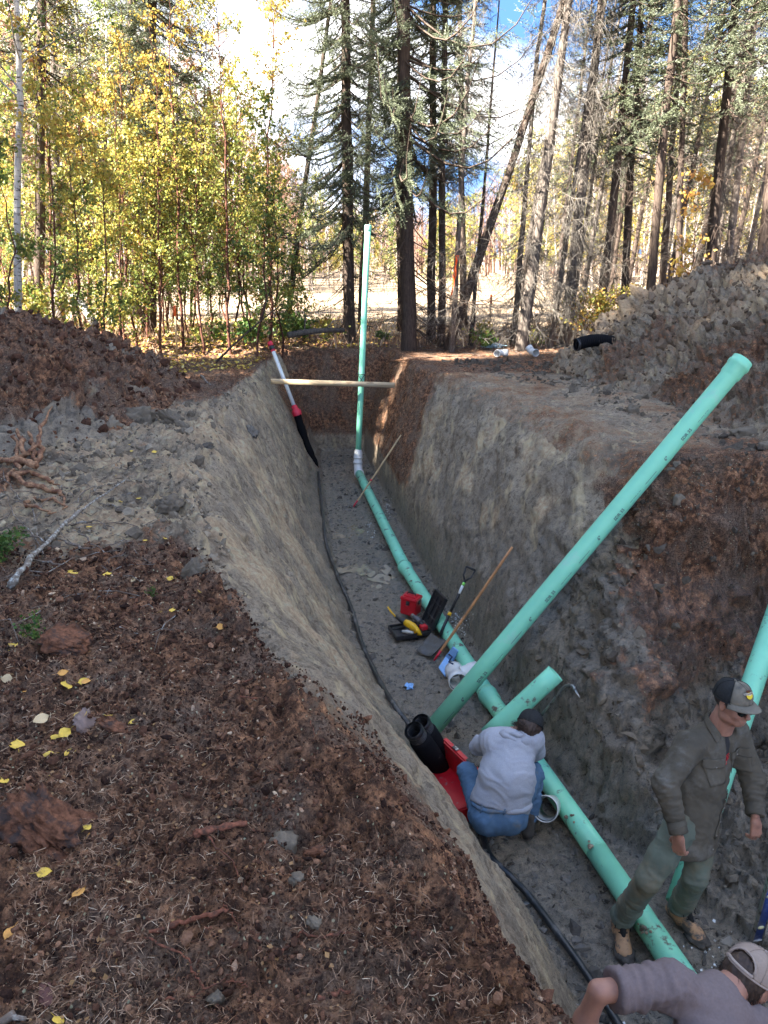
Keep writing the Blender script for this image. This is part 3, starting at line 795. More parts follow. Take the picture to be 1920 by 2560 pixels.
for (P, u0, Y, u1, v1, s, nm, lb) in (
    (DD_B, 1284, 17.8, 1362, 0, 1.0, 'dead_spruce', 'slim grey dead spruce with drooping twigs, leftmost right of the clearing'),
    (DD_C, 1306, 17.0, 1435, 0, 1.0, 'dead_spruce', 'grey dead spruce with reddish torn bark at its foot'),
    (DD_B, 1378, 17.3, 1490, 140, .9, 'dead_spruce', 'thin dark dead spruce leaning right above the black corrugated pipe'),
    (DD_C, 1418, 17.6, 1500, 0, 1.05, 'dead_spruce', 'thick grey dead spruce covered in pale lichen twigs'),
    (SP_C, 1498, 17.8, 1578, 0, .95, 'spruce_tree', 'spruce with a few green boughs right of the lichen covered dead one'),
    (SP_C, 1556, 18.4, 1610, 0, .9, 'spruce_tree', 'slim spruce behind the fallen branch above the right spoil heap'),
    (SP_D, 1614, 16.6, 1700, 0, 1.15, 'spruce_tree', 'straight dark spruce trunk rising left of the spoil heap crest'),
    (SP_D, 1648, 19.5, 1712, 0, 1.0, 'spruce_tree', 'thin pale spruce close behind the straight dark trunk'),
    (DD_D, 1700, 17.2, 1712, 0, .9, 'dead_spruce', 'thin black dead trunk beside the orange leaved shrub'),
    (SP_C, 1760, 17.4, 1845, 0, 1.1, 'spruce_tree', 'leaning spruce with green boughs over the right spoil heap'),
    (DD_A, 1800, 19.0, 1880, 0, 1.0, 'dead_spruce', 'dead spruce with bare grey twigs near the right edge'),
    (SP_C, 1895, 16.0, 1960, 0, 1.2, 'spruce_tree', 'spruce with pale blue green boughs at the right edge'),
    (SP_C, 2020, 15.5, 2090, 0, 1.3, 'spruce_tree', 'spruce mostly beyond the right edge with boughs reaching in')):
    lean(P, nm, u0, Y, u1, v1, lb, scale=s, group=G2)
G3 = 'spruces standing deeper in the wood on the right'
for k in range(26):
    Y = 20.5 + 16 * rnd.random(); u = 1240 + 880 * rnd.random()
    if u < 1420 and Y < 27: continue
    P = rnd.choice([SP_C, DD_C, SP_D, DD_A, DD_B, SP_C, DD_C, DD_A, DD_B]); b = base_at(u, Y)
    plant_tree('dead_spruce' if P in (DD_A, DD_B, DD_C) else 'spruce_tree', P, b, 'spruce standing deeper in the wood behind the front row on the right', group=G3, top=b + Vector((.06 + .05 * rnd.random(), .03 * rnd.gauss(0, 1), 1)), scale=.8 + .3 * rnd.random())
# ---- left: tall spruces, birches, saplings
lean(SP_A, 'spruce_tree', 372, 20.0, 382, 0, 'tall dark spruce rising out of the yellow saplings, top of the frame', scale=1.1, rz=2)
lean(SP_B, 'spruce_tree', 345, 24.0, 330, 0, 'spruce close behind the tall one among the yellow saplings', scale=1.0)
lean(SP_C, 'spruce_tree', 92, 17.5, 100, 0, 'dark spruce in the upper left corner behind the white birch stem', scale=1.1)
lean(DD_A, 'dead_spruce', 150, 19.0, 128, 0, 'half bare dark spruce near the upper left corner', scale=1.1)
lean(DD_D, 'dead_spruce', 712, 19.5, 812, 130, 'thin dead trunk leaning right towards the dark spruce left of the upright pipe', scale=.85)

WB_A = leafy_proto(31, 10, .065, 2600, .060, .42, 1.5, M_BIRCH, M_LEAF, (.34, .22), 46, .8)
WB_B = leafy_proto(32, 12, .075, 3200, .060, .35, 1.6, M_BIRCH, M_LEAF, (.28, .20), 50, .9)
SA_A = leafy_proto(41, 6.4, .030, 2000, .060, .16, .75, M_SAPBARK, M_LEAF, (.54, .20), 40, 1.0, .35)
SA_B = leafy_proto(42, 5.4, .024, 2000, .060, .12, .70, M_SAPBARK, M_LEAF, (.42, .22), 36, 1.0, .35)
SA_C = leafy_proto(43, 7.4, .036, 2300, .062, .22, .85, M_SAPBARK, M_LEAF, (.60, .18), 44, 1.1, .45)
SA_D = leafy_proto(44, 4.6, .022, 1800, .060, .10, .80, M_SAPBARK, M_LEAF, (.20, .20), 34, .9, .3)
SA_E = leafy_proto(45, 3.2, .016, 1300, .055, .05, .65, M_SAPBARK, M_LEAF, (.38, .24), 30, .8)
birch = lean(WB_B, 'birch_tree', 36, 14.5, 12, 60, 'tall slender white birch stem at the left edge', scale=1.05, rz=1.1)
for k, (u0, Y, u1, v1, s) in enumerate([(285, 22, 262, 200, 1.0), (228, 20, 215, 100, .95), (430, 24, 440, 150, 1.0), (520, 26, 515, 300, .8), (60, 20, 40, 100, 1.0), (140, 25, 150, 100, 1.05), (-40, 17, -60, 100, 1.), (330, 28, 335, 200, 1.0)]):
    lean([WB_A, WB_B][k % 2], 'birch_tree', u0, Y, u1, v1, ['pale birch right of the tall white birch, second row', 'white birch stem left of the tall dark spruce', 'pale birch right of the tall dark spruce', 'short pale birch near the sky gap', 'pale birch just behind the left edge birch', 'white birch in the deep thicket near the left corner', 'birch at the very left edge of the frame', 'pale birch hidden behind the tall dark spruce'][k], scale=s, group='birches behind the yellow saplings')
SAP = [(SA_A, 398, 16.8, 370, 420, 1.0, 'golden leaved sapling just left of the orange topped stake'),
       (SA_C, 455, 17.4, 440, 330, .95, 'golden yellow sapling with a red brown stem right of the orange topped stake'),
       (SA_A, 335, 17.2, 330, 480, 1.05, 'yellow leaved sapling behind the end of the peat heap'),
       (SA_B, 300, 16.2, 285, 500, 1.0, 'dense yellow green sapling above the fallen white log'),
       (SA_C, 575, 17.0, 545, 300, .95, 'sapling with orange red stem and yellow top near the white capped pipe'),
       (SA_A, 612, 18.2, 590, 320, .95, 'slim sapling with a yellow top second from the white capped pipe'),
       (SA_D, 640, 16.6, 650, 400, 1.1, 'dark green leaved sapling left of the white capped pipe'),
       (SA_C, 668, 17.2, 690, 170, .95, 'tall sapling with sparse leaves against the sky'),
       (SA_D, 702, 17.0, 700, 500, .95, 'green maple like sapling nearest the capped white pipe'),
       (SA_B, 532, 18.8, 520, 400, 1.0, 'yellow green sapling in the middle of the thicket'),
       (SA_B, 250, 15.4, 235, 500, .9, 'leafy sapling just behind the fallen white log'),
       (SA_D, 190, 15.0, 180, 500, 1.05, 'green sapling behind the crest of the peat heap'),
       (SA_B, 120, 14.6, 95, 400, 1.1, 'yellow green sapling near the left edge'),
       (SA_E, 60, 13.6, 55, 500, 1.2, 'short bushy sapling behind the peat heap at the left edge'),
       (SA_D, 20, 15.5, 0, 300, 1.15, 'green sapling at the left edge behind the birch stem'),
       (SA_A, 215, 17.6, 205, 300, 1.05, 'yellow sapling between the birches on the left'),
       (SA_C, 480, 20.2, 500, 260, .95, 'tall golden sapling at the back of the thicket'),
       (SA_E, 760, 18.6, 765, 600, .9, 'small thin sapling left of the dark spruce'),
       (SA_A, 505, 16.9, 490, 420, .85, 'narrow yellow sapling with leaves down to the ground')]
for (P, u0, Y, u1, v1, s, lb) in SAP:
    lean(P, 'sapling', u0, Y, u1, v1, lb, scale=s, group='yellow and green saplings behind the left bank')
G4 = 'saplings filling the thicket on the left'
for k in range(36):
    u = -60 + 700 * rnd.random(); Y = 17.5 + 9 * rnd.random() ** 1.2; b = base_at(u, Y); P = rnd.choice([SA_A, SA_B, SA_C, SA_B, SA_D, SA_A])
    plant_tree('sapling', P, b, 'yellow green sapling filling the thicket behind the peat heap', group=G4, top=b + Vector((.05 * rnd.gauss(0, 1), .03 * rnd.gauss(0, 1), 1)), scale=.75 + .35 * rnd.random())
# ---- far wood behind the clearing
FB_A = leafy_proto(51, 15, .085, 0, .05, .30, 1.5, M_FARBARK, None, (.5, .2), 60, 1.1)
FB_B = leafy_proto(52, 17, .10, 0, .05, .45, 1.4, M_FARBARK, None, (.5, .2), 56, 1.1)
FP_A = leafy_proto(53, 16, .075, 3600, .13, .30, 1.5, M_PINKBARK, M_PINKT, (.5, .3), 80, 1.2)
FL_A = leafy_proto(54, 8, .07, 3000, .12, .10, 1.7, M_FARBARK, M_LEAF, (.55, .2), 50, .9)
FL_B = leafy_proto(55, 9, .07, 3000, .12, .10, 1.8, M_FARBARK, M_LEAF, (.36, .2), 50, .9)
FS_A = spruce_proto(56, 15, .10, 2.5, 1.6, .7, zvis=0)
# the wood beyond, too deep to count
fr_ = np.random.RandomState(77); nf = 1100; fy = 72 + 55 * fr_.rand(nf); fx = (fr_.rand(nf) * 2 - 1) * fy * .62; fu = 960 + FPX * fx / fy
fh = np.interp(fu, [0, 430, 620, 760, 860, 1100, 1200, 1330, 1450, 1900], [15, 14, 10.5, 6.5, 4.4, 4.4, 6, 8.5, 12, 13]) * fy / 55 * (.65 + .35 * fr_.rand(nf)) ; fz = np.interp(fy, [50, 160], [0, 3.]) 
tt_ = np.linspace(0, 1, 4)[None, :, None]; lean_ = fr_.normal(size=(nf, 1, 3)) * .05 * [1, 1, 0]; base_ = np.stack([fx, fy, fz * .6 - .5], 1)[:, None]
tr_ = base_ + tt_ * fh[:, None, None] * (lean_ + [0, 0, 1.]); Va, Fa = tri_tubes(tr_, np.tile([.13, .10, .06, .02], (nf, 1)))
nt_ = 26; k_ = np.repeat(np.arange(nf), nt_); u_ = .25 + .75 * fr_.rand(nf * nt_); st_ = base_[k_, 0] + (u_ * fh[k_])[:, None] * (lean_[k_, 0] + [0, 0, 1.]); a_ = fr_.rand(nf * nt_) * 6.28; Lt_ = (1.3 - .9 * u_) * (.6 + .8 * fr_.rand(nf * nt_)) * 1.3
dt_ = np.stack([np.cos(a_), np.sin(a_), .6 + .5 * fr_.rand(nf * nt_)], 1); tw_ = st_[:, None] + np.linspace(0, 1, 3)[None, :, None] * dt_[:, None] * Lt_[:, None, None]; Vb, Fb = tri_tubes(tw_, np.tile([.03, .022, .010], (nf * nt_, 1)))
fw_ = link('far_wood', mesh_np('far_wood', np.concatenate([Va, Vb]), np.concatenate([Fa, Fb + len(Va)]), M_PINKBARK)); tag(fw_, 'bare pinkish wood far beyond the clearing, too deep to count', 'wood', kind='stuff')
n_far = 0
for k in range(300):
    Y = 36 + 40 * rnd.random() ** 1.1; xm = Y * .56; x = rnd.uniform(-xm, xm)
    if abs(x - 2) < 7 and Y < 46: continue
    q = rnd.random(); u = 960 + 1922 * x / Y
    if u < 780: P, nm, lb, g = (FB_A, 'bare_birch', 0, 0) if q < .22 else (FB_B, 'bare_birch', 0, 0) if q < .42 else (FP_A, 'bare_aspen', 1, 1) if q < .84 else (FL_A, 'aspen_tree', 2, 2) if q < .93 else (FL_B, 'aspen_tree', 2, 2)
    elif u < 1300: P, nm, lb, g = (FL_A, 'aspen_tree', 2, 2) if q < .35 else (FL_B, 'aspen_tree', 2, 2) if q < .65 else (FB_A, 'bare_birch', 0, 0)
    else: P, nm, lb, g = (FB_A, 'bare_birch', 0, 0) if q < .4 else (FB_B, 'bare_birch', 0, 0) if q < .65 else (FS_A, 'spruce_tree', 3, 3) if q < .68 else (FL_A, 'aspen_tree', 2, 2)
    hv = float(np.interp(u, [0, 430, 620, 760, 860, 1100, 1200, 1330, 1450, 1900], [15, 14, 10.5, 6.5, 4.6, 4.6, 6.5, 8.5, 12, 13])) * Y / 50; sc = hv * (.72 + .32 * rnd.random()) / (8.5 if P in (FL_A, FL_B) else 15.5)
    b = Vector((x, Y, gs(x, Y)))
    plant_tree(nm, P, b, ['bare pale birch in the far wood beyond the clearing', 'bare reddish aspen in the far wood on the left', 'yellow leaved aspen in the far wood beyond the clearing', 'dark spruce in the far wood on the right'][lb], group=['bare pale birches of the far wood', 'bare reddish aspens of the far wood', 'yellow aspens of the far wood', 'spruces of the far wood'][g], top=b + Vector((.05 * rnd.gauss(0, 1), 0, 1)), scale=sc)
# ---- unseen dense spruces added out of view to block the sun over the trench
SP_S = spruce_proto(9, 18, .17, 2.0, 2.5, 2.3, zvis=0., sg=1.7)
for k, (x, y, s) in enumerate([(-12.2, 10.3, .72), (-15.5, 8.6, .85), (-14.2, -4.6, .95), (-13.2, 1.2, .9), (-13.6, 5.0, .9), (-16.8, -6.9, 1.05), (-15, -8, 1.0), (-16.5, -4.5, 1.05), (-15.5, -1.5, 1.0), (-16.5, 1.2, 1.0), (-18.5, -10.5, 1.1), (-19, -6.8, 1.1), (-18.8, -3.2, 1.1), (-19.5, -.2, 1.1), (-21.5, -9, 1.15), (-22, -5.2, 1.15), (-22, -1.8, 1.15), (-17.2, -12.5, 1.05), (-20.5, 2.4, 1.05), (-24.5, -7.5, 1.2), (-24.5, -3.5, 1.2), (-14, -11, .95), (-18, 4.0, .95)]):
    plant_tree('spruce_tree', SP_S, (x, y, gs(x, y) if y > -40 else 0), 'tall unseen spruce added left of the view to shade the trench', group='unseen spruces added to shade the trench', scale=(s * 1.35, s * 1.35, s * 1.45))

# ================================================================== OBJECTS IN AND AROUND THE TRENCH
def hit(u, v, tmax=60):
    """where the ray through (u, v) of the photograph meets the ground"""
    t = 1.2
    while t < tmax:
        p = at(u, v, t=t)
        if p.z < gs(p.x, p.y):
            a, b = t - .05 * max(1, t * .1) * 2, t
            for _ in range(12):
                m = (a + b) / 2; q = at(u, v, t=m)
                if q.z < gs(q.x, q.y): b = m
                else: a = m
            return at(u, v, t=b)
        t += .05 * max(1, t * .1)
    return at(u, v, t=tmax)

def reach(P, u, v, L, far=True):
    """point seen at (u, v) that lies at distance L from P"""
    d = at(u, v, t=1) - cam.location; k = d.length; d = d / k; w = Vector(P) - cam.location
    b = w.dot(d); c = w.dot(w) - L * L; q = b * b - c
    s = b + (math.sqrt(q) if q > 0 else 0) * (1 if far else -1)
    return cam.location + d * s

MINT = (.235, .66, .445)
M_PIPE = plain('green_pvc', MINT, .38, .07, 5, 0, (.13, .11, .09), 8, (.585, .66), spec=.4)
M_PIPE_CLEAN = plain('green_pvc_clean', MINT, .40, .06, 3, 0, (.40, .56, .50), 3.0, (.56, .78), spec=.4)
M_WHITE = plain('white_pvc', (.70, .70, .68), .35, .05, 12, 0, (.35, .30, .25), 9, (.60, .72))
M_RUBBER = plain('black_rubber', (.016, .016, .018), .5, .3, 40, .0005)
M_BLACK = plain('black_plastic', (.020, .020, .022), .42, .3, 40, .0005, (.10, .09, .08), 12, (.58, .66))
M_SOCK = plain('black_sock', (.008, .008, .010), .85, .3, 160, .0008, (.06, .055, .05), 9, (.64, .70))
M_RED = plain('red_plastic', (.52, .012, .022), .35, .12, 10, 0, (.30, .16, .15), 16, (.60, .66))
M_REDT = plain('red_tape', (.62, .02, .05), .5, .15, 20, .0005)
M_YEL = plain('yellow_plastic', (.75, .42, .01), .4, .1, 20, 0, (.12, .09, .06), 20, (.60, .68))
M_STEEL = plain('steel', (.45, .44, .42), .4, .2, 30, .0005, (.12, .10, .09), 14, (.5, .6), metal=.8)
M_DSTEEL = plain('muddy_steel', (.10, .095, .09), .55, .3, 14, .001, (.11, .095, .08), 10, (.45, .55), metal=.3)
M_WOOD = new_mat('pine_board', (.6, .45, .28), .7); _t = NT(M_WOOD); _p = _t.pos((1.2, 26, 26), obj=True)
_a = _t.noise(_p, 1.6, 6, .6); _c = _t.ramp(_a, [(.3, (.50, .36, .21)), (.7, (.70, .56, .37))]); _k = _t.noise(_t.pos((3, 14, 14), obj=True), 1.5, 2, .4)
_c = _t.mix(_t.ramp(_k, [(.64, 0.0), (.70, .6)]), _c, (.20, .10, .05)); _t.set('Base Color', _c); _t.set('Normal', _t.bump(_a, .0008, .8))
M_POLE = plain('ash_handle', (.50, .24, .10), .45, .25, 6, .0004, (.20, .12, .07), 5, (.55, .72))
M_POLE2 = plain('pale_handle', (.56, .40, .22), .5, .2, 6, .0004)
M_ORANGE = plain('orange_tape', (.80, .12, .02), .6, .1, 10, 0)
M_BLUE = plain('blue_paint', (.02, .075, .42), .35, .3, 30, 0, (.50, .54, .60), 30, (.58, .64))
M_PALEBLUE = plain('pale_blue_foam', (.25, .47, .80), .6, .12, 20, .0005, (.16, .16, .17), 30, (.66, .72))
M_INK = plain('pipe_print', (.09, .16, .14), .6, .1, 10, 0)
M_BORE = plain('pipe_bore', (.06, .20, .15), .6, .2, 8, 0)

def hollow(mb, P0, P1, ro, ri, n=36, prof_end=None, xdir=(1, 0, 0), tilt0=0.0):
    """hollow straight pipe from P0 to P1; prof_end adds a socket profile at P1"""
    P0, P1 = Vector(P0), Vector(P1); L = (P1 - P0).length; M = frame(P0, P1 - P0, xdir)
    ext = [(ro, 0), (ro, L * .2), (ro, L * .4), (ro, L * .6), (ro, L * .8), (ro, L)]
    if prof_end:
        ext = ext[:-1] + [(ro, L - .19), (ro + .004, L - .175), (ro + .010, L - .16), (ro + .010, L - .085), (ro + .017, L - .075), (ro + .019, L - .058), (ro + .017, L - .042), (ro + .011, L - .034), (ro + .011, L)]
        inn = [(ri + .010, L), (ri + .010, L - .16), (ri, L - .18), (ri, 0)]
    else: inn = [(ri, L), (ri, L * .5), (ri, 0)]
    b = len(mb.v); mb.lathe(ext + inn, n, M, closed=True)
    if tilt0:
        x = M.to_3x3() @ Vector((1, 0, 0)); z = (P1 - P0).normalized()
        for i in range(b, len(mb.v)):
            v = Vector(mb.v[i]); w = v - P0
            if w.dot(z) < .005: mb.v[i] = tuple(v + z * (w.dot(x) * tilt0))
    return mb

def text_on_pipe(txt, P0, P1, r, s0, ang_dir, size, parent, name='printed_text'):
    """flat print wrapped on the pipe wall"""
    cu = bpy.data.curves.new('t', 'FONT'); cu.body = txt; cu.size = size; cu.resolution_u = 2; cu.offset = size * .03
    o = bpy.data.objects.new('t', cu); COL.objects.link(o); dg = bpy.context.evaluated_depsgraph_get(); me = bpy.data.meshes.new_from_object(o.evaluated_get(dg))
    bpy.data.objects.remove(o); bpy.data.curves.remove(cu)
    P0, P1 = Vector(P0), Vector(P1); z = (P1 - P0).normalized(); x = Vector(ang_dir); x = (x - z * x.dot(z)).normalized(); y = z.cross(x)
    for v in me.vertices:
        a = -v.co.y / r; v.co = P0 + z * (s0 + v.co.x) + (x * math.cos(a) + y * math.sin(a)) * (r + .0020)
    me.materials.clear(); me.materials.append(M_INK); return link(name, me, parent)

# ---- main sewer pipe along the floor
def fl(u, v, z): return at(u, v, z=z)
mp = [fl(897, 1182, -2.30), fl(1012, 1418, -2.32), fl(1220, 1738, -2.33), fl(1496, 2132, -2.33), fl(1667, 2384, -2.33)]
mp.append(mp[-1] + (mp[-1] - mp[-2]).normalized() * 1.9)
sewer = empty('sewer_pipe', (mp[1].x, mp[1].y, FLOOR)); tag(sewer, 'long mint green sewer pipe lying along the muddy trench floor', 'pipe')
SO = Vector(sewer.location)
def rel(p): return Vector(p) - SO
for k, (a, b, bell) in enumerate([(mp[1], mp[0], False), (mp[2], mp[1], True), (mp[5], mp[2], True)]):
    mb = MB(); a2 = a
    if k == 0:
        q = [a + (b - a) * s for s in (0, .25, .5, .75, 1)]; hollow(mb, rel(a), rel(b), .0795, .073)
    elif k == 1: hollow(mb, rel(a), rel(b + (b - a).normalized() * .05), .0795, .073, prof_end=True)
    else:
        # slight bow in the long near run
        m = mp[3]; pts = [a, mp[4], m, (m + b) / 2, b]; hollow(mb, rel(m), rel(b + (b - m).normalized() * .05), .0795, .073, prof_end=True)
        mb.build('pipe_section', M_PIPE, sewer); mb = MB(); mb.tube([rel(a), rel(mp[4]), rel(m + (b - m).normalized() * .02)], .0795, 32)
    mb.build('pipe_section', M_PIPE, sewer)
for (u, v, s) in ((1032, 1452, 1.0), (938, 1264, .8), (925, 1230, 1.1), (1330, 1900, 1), (1430, 2035, 1.3), (1475, 2105, 1.2), (1256, 1795, .8), (1620, 2325, .9)):
    c = at(u, v, z=-2.255); mb = MB(); vs = []; r = random.Random(u)
    # clots of mud stuck on the crown of the pipe
    d = (mp[3] - mp[2]).normalized() if v > 1700 else (mp[2] - mp[1]).normalized()
    for i in range(9):
        o = Vector((r.gauss(0, .03), r.gauss(0, .03), 0)) * s + d * r.gauss(0, .04); rr = (.006 + .010 * r.random()) * s
        mb.lathe([(0.0001, rr * .55), (rr * .7, rr * .35), (rr, 0), (rr * .9, -rr * .5)], 7, Matrix.Translation(rel(c) + o - Vector((0, 0, .004 + o.length ** 2 * 4))) @ Matrix.Rotation(r.random() * 6, 4, 'Z'))
    tag(mb.build('mud_clot', M_SOIL, sewer), kind=None)

# ---- white elbow and riser
B0 = mp[0]; rb = Vector((B0.x - .02, B0.y + .12, -2.10)); rt = at(920, 565, Y=B0.y + .5)
riser = empty('riser_pipe', (rb.x, rb.y, rb.z)); tag(riser, 'tall upright green pipe standing at the far end of the trench', 'pipe')
mb = MB(); hollow(mb, rb - rb, rt - rb, .056, .050, 28); mb.build('pipe_section', M_PIPE_CLEAN, riser)
ax = (rt - rb).normalized()
mb = MB(); M = frame(rt - rb - ax * .10, ax); mb.lathe([(.056, 0), (.062, .01), (.064, .04), (.0635, .10), (.058, .115), (.050, .112)], 28, M); mb.build('end_coupling', M_PIPE, riser)
elb = empty('elbow_fitting', (B0.x, B0.y, FLOOR)); tag(elb, 'white elbow fitting joining the upright green pipe to the floor pipe', 'pipe fitting')
E0 = Vector(elb.location)
dm = (mp[0] - mp[1]).normalized(); mb = MB()
pts = [mp[0] - dm * .06 - E0, mp[0] + dm * .03 - E0, mp[0] + dm * .09 + Vector((0, 0, .05)) - E0, rb - ax * .02 - E0, rb + ax * .10 - E0]
mb.tube(pts, [.086, .086, .083, .080, .078], 26); mb.build('elbow_body', M_WHITE, elb)
for p, d, r in ((pts[0], dm, .094), (pts[3], ax, .088), (pts[4] - ax * .02, ax, .086)):
    mb = MB(); mb.lathe([(r - .02, -.025), (r, -.022), (r + .002, 0), (r, .022), (r - .03, .025)], 26, frame(p, d)); mb.build('collar', M_WHITE, elb)
mb = MB(); hollow(mb, rb + ax * .09 - E0, rb + ax * .30 - E0, .074, .06, 26, True); 
red_ = MB(); red_.lathe([(.078, .08), (.082, .10), (.082, .17), (.070, .20), (.058, .235)], 26, frame(rb + ax * .0 - E0, ax)); red_.build('reducer', M_WHITE, elb)

# ---- plank across with strap
pl0, pl1 = at(677, 953, Y=B0.y + .02), at(987, 963, Y=B0.y + .02)
plank = empty('timber_plank', (pl0 + pl1) / 2); tag(plank, 'pale pine board laid across the far end of the trench in front of the riser', 'plank')
d = (pl1 - pl0); mb = MB(); Mx = frame((0, 0, 0), (0, 0, 1), d); Mx = Matrix.Rotation(math.atan2(-d.z, d.x) if 1 else 0, 4, 'Y'); mb.box((0, 0, 0), (d.length, .038, .095), Mx.to_3x3()); mb.build('board', M_WOOD, plank, bevel=.003)
st = empty('strap', Vector((at(966, 962, Y=B0.y).x, B0.y, pl0.z))); tag(st, 'black webbing strap tied in a cross round the plank and the riser', 'strap')
xc = (rb + ax * ((pl0.z - rb.z) / ax.z)); st.location = xc
for sx in (1, -1):
    mb = MB(); mb.tube([(-.065 * sx, -.075, .10), (0, -.088, .005), (.065 * sx, -.075, -.10), (.07 * sx, .02, -.12), (.02, .07, -.02), (-.07 * sx, .02, .12), (-.065 * sx, -.075, .10)], .007, 6); mb.build('band', M_RUBBER, st)
mb = MB(); mb.tube([(-.07, -.07, .10), (.07, -.07, .10)], .007, 6); mb.tube([(.07, -.07, .10), (.072, -.03, -.09)], .006, 6); mb.build('band', M_RUBBER, st)

# ---- drain pump sleeve, white pipe with red cap
q0, q1, q2 = at(790, 1172, z=-2.36), at(741, 1030, Y=14.7), at(677, 862, Y=15.1)
wp = empty('capped_pipe', q0); tag(wp, 'white red capped pipe leaning in the far left corner, lower half sleeved black', 'pipe')
mb = MB(); mb.tube([q1 - q0, q2 - q0], .037, 20); mb.build('pipe_section', M_WHITE, wp)
d = (q2 - q1).normalized(); mb = MB(); mb.lathe([(.001, .19), (.045, .185), (.052, .17), (.052, .10), (.044, .095), (.044, .0), (.038, -.02)], 20, frame(q2 - q0 - d * .12, d)); mb.build('cap', M_REDT, wp)
mb = MB(); mb.lathe([(.053, .0), (.057, .01), (.057, .06), (.050, .075)], 12, frame(q2 - q0 - d * .10, d)); mb.build('clamp', M_RUBBER, wp)
mb = MB(); r = random.Random(4)
mb.lathe([(.040, .14), (.058, .11), (.050, .07), (.078, .03), (.092, 0), (.085, -.05), (.080, -.08)], 18, frame(q1 - q0, d)); mb.v = [tuple(Vector(v) + Vector((r.gauss(0, .004), r.gauss(0, .004), r.gauss(0, .004)))) for v in mb.v]; mb.build('tape', M_REDT, wp)
mb = MB(); n = 12; pts = [(q1 - q0) * (1 - i / n) + Vector((0, 0, .06 * math.sin(i / n * 3.1))) * -1 for i in range(n + 1)]; mb.tube(pts, [.078 + .006 * r.gauss(0, 1) for i in range(n)] + [.06], 16); mb.build('sleeve', M_SOCK, wp)
mb = MB(); mb.tube([(0, 0, 0), (.01, -.16, .0)], .030, 14); mb.build('connector', M_STEEL, wp)

# ---- black hose along the left of the floor
hp = [(792, 1185), (798, 1250), (806, 1330), (812, 1370), (838, 1445), (872, 1525), (890, 1590), (908, 1640), (945, 1716), (985, 1782), (1040, 1850), (1110, 1950), (1180, 2060), (1212, 2145), (1262, 2198), (1308, 2246), (1368, 2325), (1436, 2420), (1500, 2520), (1560, 2620), (1625, 2740)]
mb = MB(); pts = []
for u, v in hp:
    p = hit(u, v) if not 1210 < u < 1300 else at(u, v, z=-2.37); n_ = Vector((.8, -.3, 1)).normalized(); pts.append(p + n_ * .050)
sp = []
for i in range(len(pts) - 1):
    a, b, c, e = pts[max(i - 1, 0)], pts[i], pts[i + 1], pts[min(i + 2, len(pts) - 1)]
    for k in range(6):
        t = k / 6; sp.append(.5 * ((2 * b) + (c - a) * t + (2 * a - 5 * b + 4 * c - e) * t * t + (3 * b - a - 3 * c + e) * t ** 3))
mb.tube(sp, .024, 12); ho = mb.build('black_hose', plain('hose', (.018, .020, .022), .34, .3, 20, .0003, (.14, .13, .12), 7, (.52, .66))); tag(ho, 'long black hose running along the left foot of the trench wall', 'hose')

# ---- long pipe leaning across the trench
L0 = at(1086, 1816, z=-2.36); L1 = reach(L0, 1857, 900, 4.16)
lean1 = empty('leaning_pipe', L0); tag(lean1, 'long mint green pipe leaning from the floor up over the right bank, bell end up', 'pipe')
mb = MB(); hollow(mb, (0, 0, 0), L1 - L0, .0795, .073, 48, True, tilt0=0.0); mb.build('pipe_section', M_PIPE_CLEAN, lean1)
vdir = (cam.location - (L0 + L1) / 2).normalized(); zdir = (L1 - L0).normalized(); side = zdir.cross(vdir)
side = side if side.x > 0 else -side
inkd = vdir * .76 + side * .64
for s0 in (.35, 1.28, 2.2, 3.08):
    text_on_pipe('SDR 35', Vector((0, 0, 0)), L1 - L0, .0795, s0 + .22, inkd, .040, lean1)
    text_on_pipe('6"', Vector((0, 0, 0)), L1 - L0, .0795, s0, inkd, .042, lean1)
    text_on_pipe('---------------', Vector((0, 0, 0)), L1 - L0, .0795, s0 - .26, inkd, .030, lean1, 'printed_line')
    text_on_pipe('---- ----- -- ---', Vector((0, 0, 0)), L1 - L0, .0795, s0 + .42, inkd, .026, lean1, 'printed_line')
# ---- second long pipe leaning at the right edge
K0 = at(1694, 2262, z=-2.38); K1 = at(1883, 1706, t=5.75); K1 = K0 + (K1 - K0).normalized() * 5.6
lean2 = empty('leaning_pipe', K0); tag(lean2, 'green pipe leaning at the right edge behind the standing man', 'pipe')
mb = MB(); hollow(mb, (0, 0, 0), K1 - K0, .0795, .073, 40, True); mb.build('pipe_section', M_PIPE, lean2)
# ---- short offcut resting on the main pipe
O1 = at(1389, 1683, t=6.35); O0 = at(1222, 1838, t=6.75); O0 = at(1222, 1838, z=-2.17)
off = empty('pipe_offcut', O0); tag(off, 'short green pipe offcut lying across the floor pipe behind the crouching man', 'pipe')
mb = MB(); hollow(mb, (0, 0, 0), O1 - O0, .0795, .073, 40, tilt0=.1); mb.build('pipe_section', M_PIPE, off)

